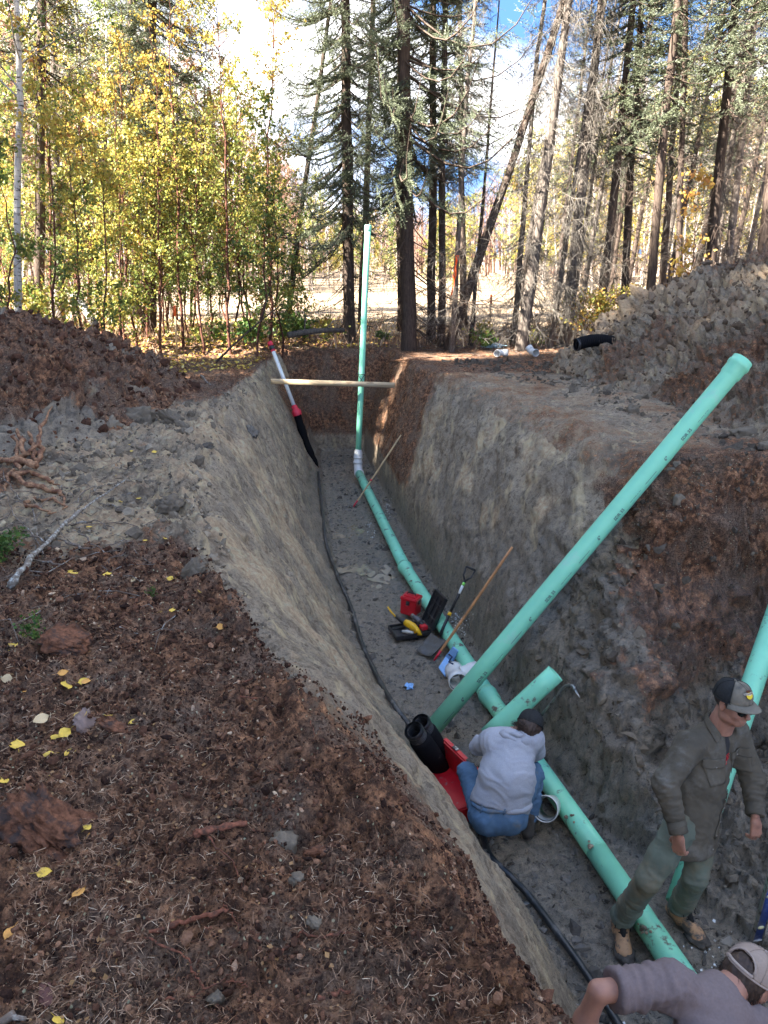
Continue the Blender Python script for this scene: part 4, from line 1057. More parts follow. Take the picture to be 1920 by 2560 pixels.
# ---- white wye on the floor pipe by the crouching man
W = at(1350, 1985, z=-2.30); we = at(1363, 2022, z=-2.20)
wye = empty('wye_fitting', W); tag(wye, 'white branch fitting with a black seal sticking out beside the crouching man', 'pipe fitting')
dn = Vector((-.30, -.62, .42)).normalized(); c = Vector(we - W)
mb = MB(); M = frame(c - dn * .26, dn); mb.lathe([(.080, 0), (.080, .16), (.088, .175), (.088, .215), (.094, .225), (.095, .262), (.092, .268), (.088, .262), (.085, .235), (.074, .19), (.074, 0)], 36, M, closed=True); mb.build('branch_socket', M_WHITE, wye)
mb = MB(); mb.lathe([(.0885, .238), (.082, .24), (.082, .252), (.0885, .254)], 36, M, closed=True); mb.build('seal', M_RUBBER, wye)
md = (mp[3] - mp[2]).normalized(); mb = MB(); mb.lathe([(.081, -.2), (.094, -.19), (.094, -.06), (.086, -.04), (.086, .1), (.082, .11)], 36, frame(at(1330, 1935, z=-2.33) - W, md)); mb.build('fitting_body', M_WHITE, wye)

# ---- white tee lying on the mud with the pale blue pad
T0 = at(1140, 1690, z=-2.34); td = (at(1146, 1716, z=-2.34) - at(1130, 1660, z=-2.34)).normalized(); td.z = .12; td.normalize()
tee = empty('tee_fitting', T0); tag(tee, 'white tee fitting lying in the mud under the leaning pipe', 'pipe fitting')
mb = MB(); mb.lathe([(.080, -.16), (.094, -.155), (.094, -.09), (.083, -.075), (.083, .06), (.094, .075), (.096, .16), (.088, .165), (.085, .11), (.076, .08), (.076, -.15)], 36, frame((0, 0, 0), td), closed=True); mb.build('tee_body', M_WHITE, tee)
bd = Vector((.92, .25, .12)).normalized(); mb = MB(); mb.lathe([(.080, .05), (.083, .13), (.094, .145), (.096, .23), (.088, .232), (.084, .16), (.074, .14)], 36, frame((0, 0, 0), bd)); mb.build('branch_socket', M_WHITE, tee)
for s, d_ in ((.150, td), (.215, bd)):
    mb = MB(); mb.lathe([(.0885, s - .02), (.083, s - .018), (.083, s - .004), (.0885, s)], 32, frame((0, 0, 0), d_), closed=True); mb.build('seal', M_RUBBER, tee)
pd = empty('blue_pad', at(1120, 1655, z=-2.40)); tag(pd, 'pale blue folded pad propped against the green floor pipe above the white tee', 'pad'); Q = Vector(pd.location)
def slab(mb, c4, th):
    a, b, c, d = [Vector(x) for x in c4]; n = (b - a).cross(d - a).normalized() * th
    mb.add([a, b, c, d, a + n, b + n, c + n, d + n], [(0, 3, 2, 1), (4, 5, 6, 7), (0, 1, 5, 4), (1, 2, 6, 5), (2, 3, 7, 6), (3, 0, 4, 7)])
mb = MB(); slab(mb, [at(1131, 1617, z=-2.20) - Q, at(1144, 1628, z=-2.22) - Q, at(1132, 1655, z=-2.38) - Q, at(1112, 1642, z=-2.36) - Q], .02); mb.build('flap', M_PALEBLUE, pd, False, .004)
mb = MB(); slab(mb, [at(1114, 1640, z=-2.34) - Q, at(1124, 1650, z=-2.34) - Q, at(1112, 1690, z=-2.385) - Q, at(1096, 1668, z=-2.385) - Q], .02); mb.build('flap', M_PALEBLUE, pd, False, .004)
mb = MB(); mb.tube([at(1122, 1636, z=-2.2) - Q, at(1130, 1642, z=-2.18) - Q, at(1122, 1655, z=-2.2) - Q, at(1133, 1660, z=-2.2) - Q], .008, 6); mb.build('cord', plain('dark_cord', (.03, .05, .12), .7), pd)

# ---- crumpled nitrile glove
def crumple(name, c, r, mat, label, cat, seed=1, flat=.5, sub=3, amp=.5):
    bm = bmesh.new(); bmesh.ops.create_icosphere(bm, subdivisions=sub, radius=r)
    for v in bm.verts:
        n = v.co.normalized(); k = float(noise3(np.array([[n.x * 2.1 + seed, n.y * 2.1, n.z * 2.1]]))[0]); k2 = float(noise3(np.array([[n.x * 5 + seed, n.y * 5, n.z * 5]]))[0]); v.co *= 1 + amp * k + amp * .6 * k2; v.co.z *= flat
    me = bpy.data.meshes.new(name); bm.to_mesh(me); bm.free(); me.materials.append(mat); o = link(name, me); o.location = c; tag(o, label, cat); return o
crumple('rubber_glove', hit(1023, 1718) + Vector((0, 0, .015)), .040, M_PALEBLUE, 'crumpled pale blue glove lying on the grey mud', 'glove', 3, .45, 3, .9)
crumple('plastic_sheet', hit(1232, 868) + Vector((0, 0, .03)), .20, plain('pale_blue_sheet', (.42, .60, .66), .4, .15, 20, .001), 'crumpled pale blue plastic lying by the weeds behind the white elbows', 'plastic sheet', 8, .25, 4, .9)

# ---- two white elbows on the right bank
def elbow(u, v, dirs, label):
    p = hit(u, v) + Vector((0, 0, .085)); e = empty('elbow_fitting', p); tag(e, label, 'pipe fitting', 'white elbows on the right bank')
    a, b = Vector(dirs[0]).normalized(), Vector(dirs[1]).normalized()
    pts = [a * .12, a * .05, (a + b) * .02, b * .05, b * .12]; mb = MB(); mb.tube(pts, [.062, .062, .062, .062, .062], 24, caps=False); mb.build('elbow_body', M_WHITE, e)
    for d in (a, b):
        mb = MB(); mb.lathe([(.062, -.06), (.072, -.055), (.074, .01), (.070, .03), (.063, .028), (.058, -.03)], 28, frame(d * .12, d)); mb.build('socket', M_WHITE, e)
        mb = MB(); mb.lathe([(.064, .010), (.057, .010), (.057, .020), (.064, .020)], 28, frame(d * .12, d), closed=True); mb.build('seal', M_RUBBER, e)
elbow(1250, 892, [(-.55, -.80, -.02), (.95, .1, -.05)], 'white elbow fitting on the right bank, the left one, mouth turned left')
elbow(1331, 892, [(.25, -.95, .05), (-.45, .5, .55)], 'white elbow fitting on the right bank, the right one, mouth towards the camera')

# ---- corrugated pipes
def corrugated(mb, P0, P1, r, pitch=.022, amp=.006, n=28, bend=0.):
    P0, P1 = Vector(P0), Vector(P1); L = (P1 - P0).length; z = (P1 - P0).normalized(); k = int(L / pitch * 4); pts = []; rad = []
    for i in range(k + 1):
        t = i / k; pts.append(P0 + (P1 - P0) * t + Vector((0, 0, bend * math.sin(math.pi * t)))); rad.append(r + amp * (1 if i % 4 in (1, 2) else -1))
    mb.tube(pts, rad, n, caps=False)
c0, c1 = at(1440, 862, Y=12.2), at(1532, 856, Y=12.35)
cr = empty('corrugated_pipe', c0); tag(cr, 'black corrugated drain pipe lying at the toe of the right spoil heap', 'pipe')
mb = MB(); corrugated(mb, (0, 0, 0), c1 - c0, .092, .03, .005, 28, .05); mb.build('pipe_section', M_SOCK, cr)
mb = MB(); mb.lathe([(.085, 0), (.10, .0), (.10, .04), (.085, .05)], 28, frame((0, 0, 0), c1 - c0)); mb.build('end_ring', M_BLACK, cr)
for k, (ua, va, ub, vb, L, lb) in enumerate([(1034, 1826, 1102, 1925, .62, 'nearer black socked drain pipe with open ribbed mouth, leaning on the left wall'), (1052, 1806, 1112, 1905, .60, 'farther black socked drain pipe, touching the foot of the long leaning pipe')]):
    b = at(ub, vb, z=-2.33 if k == 0 else -2.34); a = reach(b, ua, va, L, False); e = empty('drain_pipe', b); tag(e, lb, 'pipe', 'black socked drain pipes at the left wall')
    d = (a - b).normalized(); q = a - b
    mb = MB(); corrugated(mb, q - d * .20, q, .068, .020, .006, 30); mb.build('ribbed_mouth', M_BLACK, e)
    mb = MB(); corrugated(mb, q - d * .20, q - d * .002, .060, .020, .005, 30); mb.v = mb.v; mb.build('ribbed_bore', M_BLACK, e)
    mb = MB(); mb.tube([(0, 0, 0), q * .05, q * .5, q - d * .14, q - d * .10], [.055, .085, .088, .086, .074], 30); mb.build('fabric_sleeve', M_SOCK, e)
    mb = MB(); mb.lathe([(.07, .012), (.077, 0), (.077, -.02), (.07, -.03)], 30, frame(q, d)); mb.build('end_ring', M_BLACK, e)

# ---- small red toolbox
def rbox(name, c, s, mat, parent, M=None, bev=.01, seg=3):
    mb = MB(); mb.box(c, s, M); return mb.build(name, mat, parent, False, bev, seg)
tb = empty('toolbox', at(1026, 1532, z=-2.40), (0, .06, math.radians(-28))); tag(tb, 'small red toolbox with black handle standing on the mud behind the saw case', 'toolbox')
rbox('body', (0, 0, .095), (.20, .17, .19), M_RED, tb); rbox('lid', (0, 0, .205), (.215, .185, .045), M_RED, tb); rbox('lid', (0, 0, .232), (.15, .12, .022), M_RED, tb, bev=.006)
mb = MB(); mb.tube([(-.055, 0, .235), (-.05, 0, .262), (.05, 0, .262), (.055, 0, .235)], .009, 8); mb.build('handle', M_BLACK, tb); rbox('latch', (.0, -.097, .165), (.045, .012, .05), M_BLACK, tb, bev=.003)
rbox('latch', (.108, 0, .17), (.012, .045, .05), M_BLACK, tb, bev=.003)

# ---- open saw case with tools
case = empty('tool_case', at(1024, 1582, z=-2.41), (0, 0, math.radians(18))); tag(case, 'open black tool case on the mud holding the yellow saw', 'tool case')
rbox('tray', (0, 0, .012), (.42, .30, .02), M_BLACK, case, bev=.006)
for c, s in (((0, -.145, .035), (.42, .012, .05)), ((0, .145, .035), (.42, .012, .05)), ((-.205, 0, .035), (.012, .28, .05)), ((.205, 0, .035), (.012, .28, .05))): rbox('rim', c, s, M_BLACK, case, bev=.004)
for c, s in (((-.10, .10, .03), (.16, .04, .03)), ((.10, .09, .03), (.12, .06, .03)), ((.14, -.07, .03), (.06, .10, .03))): rbox('moulded_rib', c, s, M_BLACK, case, bev=.008)
Ml = Matrix.Rotation(math.radians(68), 4, 'Y'); lid = empty('lid', (.22, 0, .06), (0, math.radians(-66), 0)); lid.parent = case
rbox('lid_shell', (.20, 0, -.012), (.40, .30, .016), M_BLACK, lid, bev=.005)
for c, s in (((.20, -.145, .008), (.40, .012, .04)), ((.20, .145, .008), (.40, .012, .04)), ((.395, 0, .008), (.012, .28, .04)), ((.20, .05, .004), (.30, .012, .02)), ((.20, -.05, .004), (.30, .012, .02)), ((.11, 0, .004), (.012, .24, .02)), ((.28, 0, .004), (.012, .24, .02))): rbox('lid_rib', c, s, M_BLACK, lid, bev=.004)
rbox('latch', (-.10, -.155, .04), (.04, .012, .035), M_BLACK, case, bev=.003); rbox('latch', (.10, -.155, .04), (.04, .012, .035), M_BLACK, case, bev=.003)
def along(o, pts_r, n=14): mb = MB(); mb.tube([p for p, r in pts_r], [r for p, r in pts_r], n); return mb
saw = empty('reciprocating_saw', Vector(case.location) + Vector((-.02, -.01, .07)), (0, 0, math.radians(-48))); tag(saw, 'yellow and black reciprocating saw lying in the open case', 'saw')
along(saw, [((-.20, 0, .06), .016), ((-.12, 0, .055), .030), ((-.04, 0, .05), .036)]).build('black_grip', M_BLACK, saw)
along(saw, [((-.05, 0, .05), .034), ((.0, 0, .05), .044), ((.08, 0, .045), .042), ((.14, 0, .03), .030), ((.19, 0, .0), .022)]).build('body', M_YEL, saw)
along(saw, [((.14, 0, .03), .024), ((.20, 0, -.01), .020), ((.14, .01, -.03), .018), ((.06, 0, -.02), .018), ((.04, 0, .03), .020)]).build('rear_handle', M_YEL, saw)
along(saw, [((-.20, 0, .06), .010), ((-.29, 0, .10), .011), ((-.34, 0, .14), .010)], 8).build('blade_guard', M_YEL, saw)
dr = empty('cordless_drill', Vector(case.location) + Vector((.09, .08, .10)), (0, 0, math.radians(-62))); tag(dr, 'grey and red cordless tool lying on the saw case lid side', 'drill')
along(dr, [((-.10, 0, .03), .012), ((-.07, 0, .03), .026), ((0, 0, .03), .033), ((.06, 0, .03), .032)]).build('body', plain('grey_plastic', (.10, .10, .105), .45), dr)
rbox('battery', (.14, 0, -.005), (.075, .075, .05), M_RED, dr, bev=.006); along(dr, [((.04, 0, .02), .022), ((.12, 0, .01), .022)]).build('handle', M_BLACK, dr)
mb = MB(); mb.lathe([(.012, -.13), (.024, -.12), (.026, -.08)], 14, frame((0, 0, .03), (1, 0, 0))); mb.build('chuck', M_STEEL, dr)
gl = empty('work_glove', Vector(case.location) + Vector((-.03, -.10, .06))); tag(gl, 'white muddy cloth glove beside the saw in the case', 'glove')
along(gl, [((-.06, .02, 0), .012), ((0, 0, .005), .022), ((.07, -.02, 0), .014)]).build('cuff', plain('white_cloth', (.55, .52, .46), .8, .2, 30), gl)

# ---- shovel
S0 = at(1098, 1590, z=-2.30); S1 = hit(1190, 1424) + Vector((-.06, -.04, .04)); sh = empty('shovel', S0); tag(sh, 'black handled shovel with its muddy blade resting against the floor pipe', 'shovel')
d = (S1 - S0).normalized(); L = (S1 - S0).length; sd = d.cross(vdir).normalized()
mb = MB(); mb.tube([d * .02 + Vector((0, 0, -.02)), d * .12 + Vector((0, 0, -.0)), d * .30], [.018, .017, .016], 12); mb.tube([d * .30, d * (L - .16)], .016, 12); mb.build('shaft', M_BLACK, sh)
mb = MB(); mb.tube([d * .25, d * .29], .021, 12); mb.build('collar', M_YEL, sh)
mb = MB(); mb.tube([d * .52, d * .62], .0168, 12); mb.build('grip_label', M_WHITE, sh)
mb = MB(); mb.tube([d * .62, d * .66], .0168, 12); mb.build('grip_label', plain('lime_label', (.25, .70, .12), .5), sh)
mb = MB(); e = L; w = .055; mb.tube([d * (e - .17), d * (e - .11) + sd * w * .8, d * (e - .01) + sd * w], .010, 8); mb.tube([d * (e - .17), d * (e - .11) - sd * w * .8, d * (e - .01) - sd * w], .010, 8); mb.tube([d * (e - .01) - sd * w, d * (e - .01) + sd * w], .013, 8); mb.build('d_handle', M_BLACK, sh)
bt = at(1066, 1628, z=-2.40) - S0; bdv = bt.normalized(); sw = bdv.cross(Vector((0, 0, 1))).normalized(); up = sw.cross(bdv)
V = []; F = []; nu, nv = 7, 8; Lb = .29
for j in range(nv):
    t = j / (nv - 1)
    for i in range(nu):
        s = i / (nu - 1) * 2 - 1; wd = .115 * (1 - .12 * t); V.append(bdv * (t * Lb) + sw * (s * wd) + up * (-.03 * (1 - s * s) + .02 * t * t))
for j in range(nv - 1):
    for i in range(nu - 1): a = j * nu + i; F.append((a, a + 1, a + nu + 1, a + nu))
bl = MB(); bl.add(V, F); bo = bl.build('blade', M_DSTEEL, sh); md_ = bo.modifiers.new('s', 'SOLIDIFY'); md_.thickness = .004

# ---- wooden poles
def pole(p0, p1, label, mat, red=True, r=.015, tag_red=None, tip=True):
    e = empty('wooden_pole', p0); tag(e, label, 'pole'); d = p1 - p0; mb = MB(); n = 8; mb.tube([d * (i / n) + Vector((0, 0, -.006 * math.sin(3.14 * i / n))) for i in range(n + 1)], [r * .7] + [r] * (n - 1) + [r * .8], 12); mb.build('shaft', mat, e)
    if red: mb = MB(); mb.tube([d * -.005, d * .085], [r * .75, r * 1.06], 12); mb.build('red_tip', M_REDT, e)
    if tag_red: mb = MB(); mb.tube([d * tag_red, d * (tag_red + .02)], r * 1.15, 12); mb.build('red_band', M_REDT, e)
p0 = at(1086, 1650, z=-2.42); pole(p0, hit(1291, 1374) + Vector((-.05, -.03, .04)), 'brown wooden pole with a red painted tip leaning over the floor pipe', M_POLE)
p0 = at(884, 1266, z=-2.43); pole(p0, hit(1010, 1092) + Vector((-.05, -.03, .04)), 'pale wooden pole with a red band leaning across the far part of the floor pipe', M_POLE2, True, .015, .36)

# ---- red case by the crouching man
ra, rbb = at(1133, 1838, z=-2.04), at(1206, 1906, z=-2.04); rx = (rbb - ra).normalized(); ry = Vector((-rx.y, rx.x, 0)); ry = ry if ry.y > 0 else -ry
rc0 = Vector((ra.x, ra.y, -2.43)) - ry * .03; rc = empty('toolbox', rc0, (0, 0, math.atan2(rx.y, rx.x))); tag(rc, 'large open red toolbox with its lid raised beside the crouching man', 'toolbox')
rbox('base', (.26, -.15, .075), (.54, .24, .15), M_RED, rc, bev=.012)
ld = empty('lid', (.26, -.02, .15), (math.radians(8), 0, 0)); ld.parent = rc
rbox('lid_panel', (0, 0, .12), (.54, .05, .24), M_RED, ld, bev=.012); rbox('latch', (-.10, -.0, .245), (.06, .03, .016), M_STEEL, ld, bev=.003)
rbox('handle', (.12, -.0, .248), (.12, .025, .014), M_BLACK, ld, bev=.004)

# ---- bent bar
bp = [hit(u, v) for u, v in ((1349, 1812), (1385, 1768), (1412, 1733))] + [hit(1422, 1723), hit(1433, 1720), hit(1443, 1724), hit(1448, 1738), hit(1458, 1752)]
b0 = bp[0]; mb = MB(); nn = Vector((-.4, -.3, .5)).normalized() * .07; bb = MB()
bb.tube([p + nn - b0 for p in bp], [.012] * 6 + [.014, .005], 10); o = bb.build('hooked_bar', M_STEEL); o.location = b0; tag(o, 'grey steel bar with a hooked end lying on the right wall behind the crouching man', 'bar')

# ---- blue spirit level at the right edge
v0 = hit(1884, 2345) + Vector((0, -.03, .02)); v1 = reach(v0, 1958, 2112, 1.2, False); lv = empty('spirit_level', v0); tag(lv, 'blue spirit level with metal edges standing in the mud at the right edge', 'level')
d = (v1 - v0).normalized(); M = frame((0, 0, 0), d, (1, .1, 0)).to_3x3(); Lh = 1.2
mb = MB(); mb.box(M @ Vector((0, 0, Lh / 2)), (.052, .018, Lh - .03), M); mb.build('web', M_BLUE, lv)
for s in (-1, 1): mb = MB(); mb.box(M @ Vector((s * .029, 0, Lh / 2)), (.006, .026, Lh), M); mb.build('edge_rail', M_STEEL, lv)
for k in (.20, .62): mb = MB(); mb.lathe([(.0001, .016), (.012, .016), (.014, .013), (.020, .013), (.021, 0)], 20, frame(M @ Vector((0, 0, k)), M @ Vector((0, -1, 0)))); mb.build('vial_window', plain('vial', (.75, .72, .45), .2), lv)
mb = MB(); mb.box(M @ Vector((0, 0, .012)), (.054, .028, .02), M); mb.build('end_cap', plain('grey_cap', (.35, .36, .38), .5), lv)

# ---- survey stakes and flagging
def stake(u, v, H, w, lab, tape=True, full=False):
    b = hit(u, v); e = empty('survey_stake', b, (0, .03 * rnd.gauss(0, 1), rnd.random())); tag(e, lab, 'stake')
    mb = MB(); mb.box((0, 0, H / 2 - .1), (w, w * .5, H + .2)); mb.build('stake', M_POLE2 if not full else M_ORANGE, e)
    if tape: mb = MB(); mb.box((0, 0, H - .1), (w * 1.25, w * .8, .22)); mb.build('orange_tip', M_ORANGE, e)
stake(443, 886, 1.02, .038, 'wooden survey stake with an orange painted top among the yellow saplings')
stake(1224, 828, .9, .04, 'thin stake with orange tape standing before the bright clearing')
stake(1586, 812, .45, .05, 'short orange stake by the toe of the right spoil heap', True, True)
fb = base_at(1130, 16.8); fl_ = empty('flagging_tape', at(1140, 660, Y=16.5)); tag(fl_, 'orange flagging tape hanging from a thin bare trunk', 'flagging tape')
F0 = Vector(fl_.location); 
for k in range(2):
    mb = MB(); vs = []; fs = []; n = 9
    for i in range(n):
        p = at(1141 - i * 1.6 + k * 4 + 2 * math.sin(i * 1.3 + k), 638 + i * (13 if k == 0 else 10), Y=16.45 + .03 * math.sin(i)) - F0; w = Vector((.022 * math.cos(i * .5 + k), .022 * math.sin(i * .5), 0)); vs += [p - w, p + w]
        if i: a = 2 * i - 2; fs.append((a, a + 1, a + 3, a + 2))
    mb.add(vs, fs); mb.build('ribbon', M_ORANGE, fl_)

# ================================================================== PEOPLE
from mathutils.bvhtree import BVHTree
M_SKIN = plain('skin', (.37, .185, .130), .5, .10, 30, .0006, sss=.12)
M_SKIN_D = plain('dusty_skin', (.40, .215, .165), .6, .16, 40, .0008, (.24, .18, .15), 16, (.50, .66), sss=.08)
M_HAIR = plain('brown_hair', (.045, .026, .018), .6, .5, 60, .001)
M_HOOD = plain('grey_fleece', (0.362, 0.377, 0.424), .9, .09, 140, .0012, (.25, .24, .24), 4, (.60, .74))
M_JEAN = plain('blue_denim', (0.094, 0.166, 0.262), .85, .28, 7, .001, (.20, .19, .17), 4, (.56, .70))
M_JEAN2 = plain('dusty_denim', (0.125, 0.148, 0.119), .88, .22, 6, .001, (.19, .165, .115), 3.2, (.46, .64))
M_SHIRT = plain('olive_twill', (0.096, 0.084, 0.065), .9, .18, 9, .001, (.17, .16, .14), 4, (.54, .72))
M_TEE = plain('mauve_tee', (0.178, 0.141, 0.140), .92, .10, 90, .0008, (.15, .125, .13), 5, (.5, .7))
M_UNDER = plain('black_tee', (0.039, 0.039, 0.042), .9, .2, 40, .0005)
M_BOOT = plain('tan_leather', (0.413, 0.231, 0.115), .65, .2, 14, .001, (.085, .075, .066), 8, (.50, .58))
M_BOOTD = plain('muddy_leather', (.09, .078, .066), .7, .25, 14, .002, (.05, .045, .04), 10, (.45, .6))
M_LACE = plain('black_lace', (.02, .02, .02), .8, .2, 40)
M_CAPG = plain('khaki_cap', (0.182, 0.163, 0.130), .9, .12, 40, .0006, (.085, .08, .07), 12, (.5, .66))
M_CAPB = plain('black_mesh', (0.029, 0.030, 0.031), .85, .2, 90, .0015)
M_CAPW = plain('cream_mesh', (0.323, 0.256, 0.215), .85, .08, 120, .0018, (.40, .33, .30), 9, (.52, .70))
M_CAPW2 = plain('cream_twill', (0.374, 0.304, 0.266), .85, .08, 50, .0008)
M_GLASS = new_mat('dark_lens', (.008, .010, .010), .08)
M_WHITEC = plain('white_elastic', (.62, .62, .60), .8, .05, 40)
M_BUTTON = plain('horn_button', (.22, .20, .17), .4)
M_PATCHY = plain('yellow_patch', (.72, .55, .05), .7, .1, 30)
M_PATCHB = plain('brown_patch', (.10, .035, .02), .7)
M_PATCHW = plain('white_thread', (.66, .60, .50), .7)
M_PRINTR = plain('red_print', (.50, .03, .04), .7)

class Field:
    def __init__(s, lo, hi, h):
        s.lo = np.array(lo, float); s.h = h; s.n = np.ceil((np.array(hi) - s.lo) / h).astype(int) + 1
        s.V = np.full(s.n, .5, np.float32); s.ax = [s.lo[i] + h * np.arange(s.n[i]) for i in range(3)]
    def _sub(s, lo, hi):
        a = np.clip(np.floor((np.array(lo) - s.lo) / s.h).astype(int), 0, s.n); b = np.clip(np.ceil((np.array(hi) - s.lo) / s.h).astype(int) + 1, 0, s.n)
        sl = tuple(slice(a[i], b[i]) for i in range(3)); G = np.stack(np.meshgrid(*[s.ax[i][sl[i]] for i in range(3)], indexing='ij'), -1)
        return sl, G
    def put(s, fn, lo, hi, k=.02, op='u', pad=.12):
        sl, G = s._sub(np.array(lo) - pad, np.array(hi) + pad)
        if G.size == 0: return s
        d = fn(G).astype(np.float32); v = s.V[sl]
        if op == 'u':
            hh = np.clip(.5 + .5 * (v - d) / k, 0, 1); s.V[sl] = v * (1 - hh) + d * hh - k * hh * (1 - hh)
        elif op == 's':
            hh = np.clip(.5 - .5 * (v + d) / k, 0, 1); s.V[sl] = v * (1 - hh) - d * hh + k * hh * (1 - hh)
        return s
    def cap(s, a, b, ra, rb, k=.02, sq=None, op='u'):
        """round cone a-b; sq = (direction, factor) flattens it"""
        a, b = np.array(a, float), np.array(b, float); ab = b - a; L2 = max(ab @ ab, 1e-9)
        if sq: w = np.array(sq[0], float); w /= np.linalg.norm(w)
        def fn(P):
            t = np.clip(((P - a) @ ab) / L2, 0, 1); q = P - a - t[..., None] * ab
            if sq:
                c = q @ w; d = np.sqrt((q ** 2).sum(-1) + c * c * (sq[1] ** 2 - 1))
            else: d = np.sqrt((q ** 2).sum(-1))
            return d - (ra + (rb - ra) * t)
        r = max(ra, rb); return s.put(fn, np.minimum(a, b) - r, np.maximum(a, b) + r, k, op)
    def ell(s, c, r, k=.02, R=None, op='u'):
        c = np.array(c, float); r = np.array(r, float)
        def fn(P):
            q = P - c
            if R is not None: q = q @ np.array(R)
            e = q / r; L = np.sqrt((e ** 2).sum(-1)) + 1e-9; g = np.sqrt(((e / r) ** 2).sum(-1)) + 1e-9
            return L * (L - 1) / g
        return s.put(fn, c - r.max(), c + r.max(), k, op)
    def cut(s, p, n):
        """remove everything on the side n of the plane through p"""
        P = np.stack(np.meshgrid(*s.ax, indexing='ij'), -1); n = np.array(n, float); n /= np.linalg.norm(n)
        s.V = np.maximum(s.V, ((P - np.array(p)) @ n).astype(np.float32)); return s
    def mesh(s):
        V = s.V; I = V < 0; n = V.shape
        c = I[:-1, :-1, :-1].astype(np.int8) * 0
        for dx in (0, 1):
            for dy in (0, 1):
                for dz in (0, 1): c = c + I[dx:n[0] - 1 + dx, dy:n[1] - 1 + dy, dz:n[2] - 1 + dz]
        act = (c > 0) & (c < 8); ids = np.full(act.shape, -1, np.int64); ii = np.argwhere(act); ids[act] = np.arange(len(ii))
        acc = np.zeros((len(ii), 3)); cnt = np.zeros(len(ii))
        cor = [(x, y, z) for x in (0, 1) for y in (0, 1) for z in (0, 1)]
        for a in cor:
            for ax in range(3):
                if a[ax]: continue
                b = list(a); b[ax] = 1
                va = V[ii[:, 0] + a[0], ii[:, 1] + a[1], ii[:, 2] + a[2]]; vb = V[ii[:, 0] + b[0], ii[:, 1] + b[1], ii[:, 2] + b[2]]
                m = (va < 0) != (vb < 0); t = np.where(m, va / np.where(m, va - vb, 1), 0)
                p = np.tile(np.array(a, float), (len(ii), 1)); p[:, ax] += t; acc[m] += p[m]; cnt[m] += 1
        P = (ii + acc / cnt[:, None]) * s.h + s.lo
        F = []
        for ax in range(3):
            sh = [slice(1, -1)] * 3; sh[ax] = slice(0, -1); sh2 = list(sh); sh2[ax] = slice(1, None)
            A = I[tuple(sh)]; B = I[tuple(sh2)]; e = np.argwhere(A != B)
            if len(e) == 0: continue
            o = np.array([1, 1, 1]); o[ax] = 0; e = e + o; u, w = (ax + 1) % 3, (ax + 2) % 3
            du = np.zeros(3, int); du[u] = 1; dw = np.zeros(3, int); dw[w] = 1
            g = lambda q: ids[q[:, 0], q[:, 1], q[:, 2]]
            q = np.stack([g(e - du - dw), g(e - dw), g(e), g(e - du)], -1); inn = I[e[:, 0], e[:, 1], e[:, 2]]
            q = np.where(inn[:, None], q, q[:, ::-1]); F.append(q[(q >= 0).all(1)])
        return P, np.concatenate(F)

def vnormals(P, F):
    n = np.cross(P[F[:, 2]] - P[F[:, 0]], P[F[:, 3]] - P[F[:, 1]]); N = np.zeros_like(P)
    for k in range(4): np.add.at(N, F[:, k], n)
    return N / (np.linalg.norm(N, axis=1)[:, None] + 1e-12)

def folds(P, F, specs, seed=0.):
    """cloth folds: (a, b, reach, amp, freq along, freq across)"""
    N = vnormals(P, F); D = np.zeros(len(P))
    for a, b, rr, amp, fa, fc in specs:
        a, b = np.array(a, float), np.array(b, float); ab = b - a; L = np.linalg.norm(ab); u = ab / L
        q = P - a; t = q @ u; tc = np.clip(t, 0, L); d = np.linalg.norm(q - tc[:, None] * u, axis=1); w = np.exp(-(d / rr) ** 4)
        pr = q - t[:, None] * u; s = pr * fc + (t * fa)[:, None] * u + seed; s = s + .35 * noise3(q * 9 + seed)[:, None] * u
        n = noise3(s); n2 = noise3(s * 2.1 + 7); n3 = noise3(s * 3.7 + 3); D += w * amp * ((1 - 3.2 * np.abs(n)) * .75 + .35 * (1 - 3 * np.abs(n2)) + .16 * n3)
    return P + N * D[:, None]

def np_obj(name, P, F, mat, parent): return link(name, mesh_np(name, P, F, mat), parent)

def merge(parts):
    V = []; F = []; b = 0
    for P, Q in parts: V.append(P); F.append(Q + b); b += len(P)
    return np.concatenate(V), np.concatenate(F)

def basis(o, fwd, up):
    """local y = forward, z = up"""
    y = Vector(fwd).normalized(); z = Vector(up); z = (z - y * z.dot(y)).normalized(); x = y.cross(z)
    M = Matrix((x, y, z)).transposed().to_4x4(); M.translation = Vector(o); return M
def xf(M, P): A = np.array(M); return P @ A[:3, :3].T + A[:3, 3]

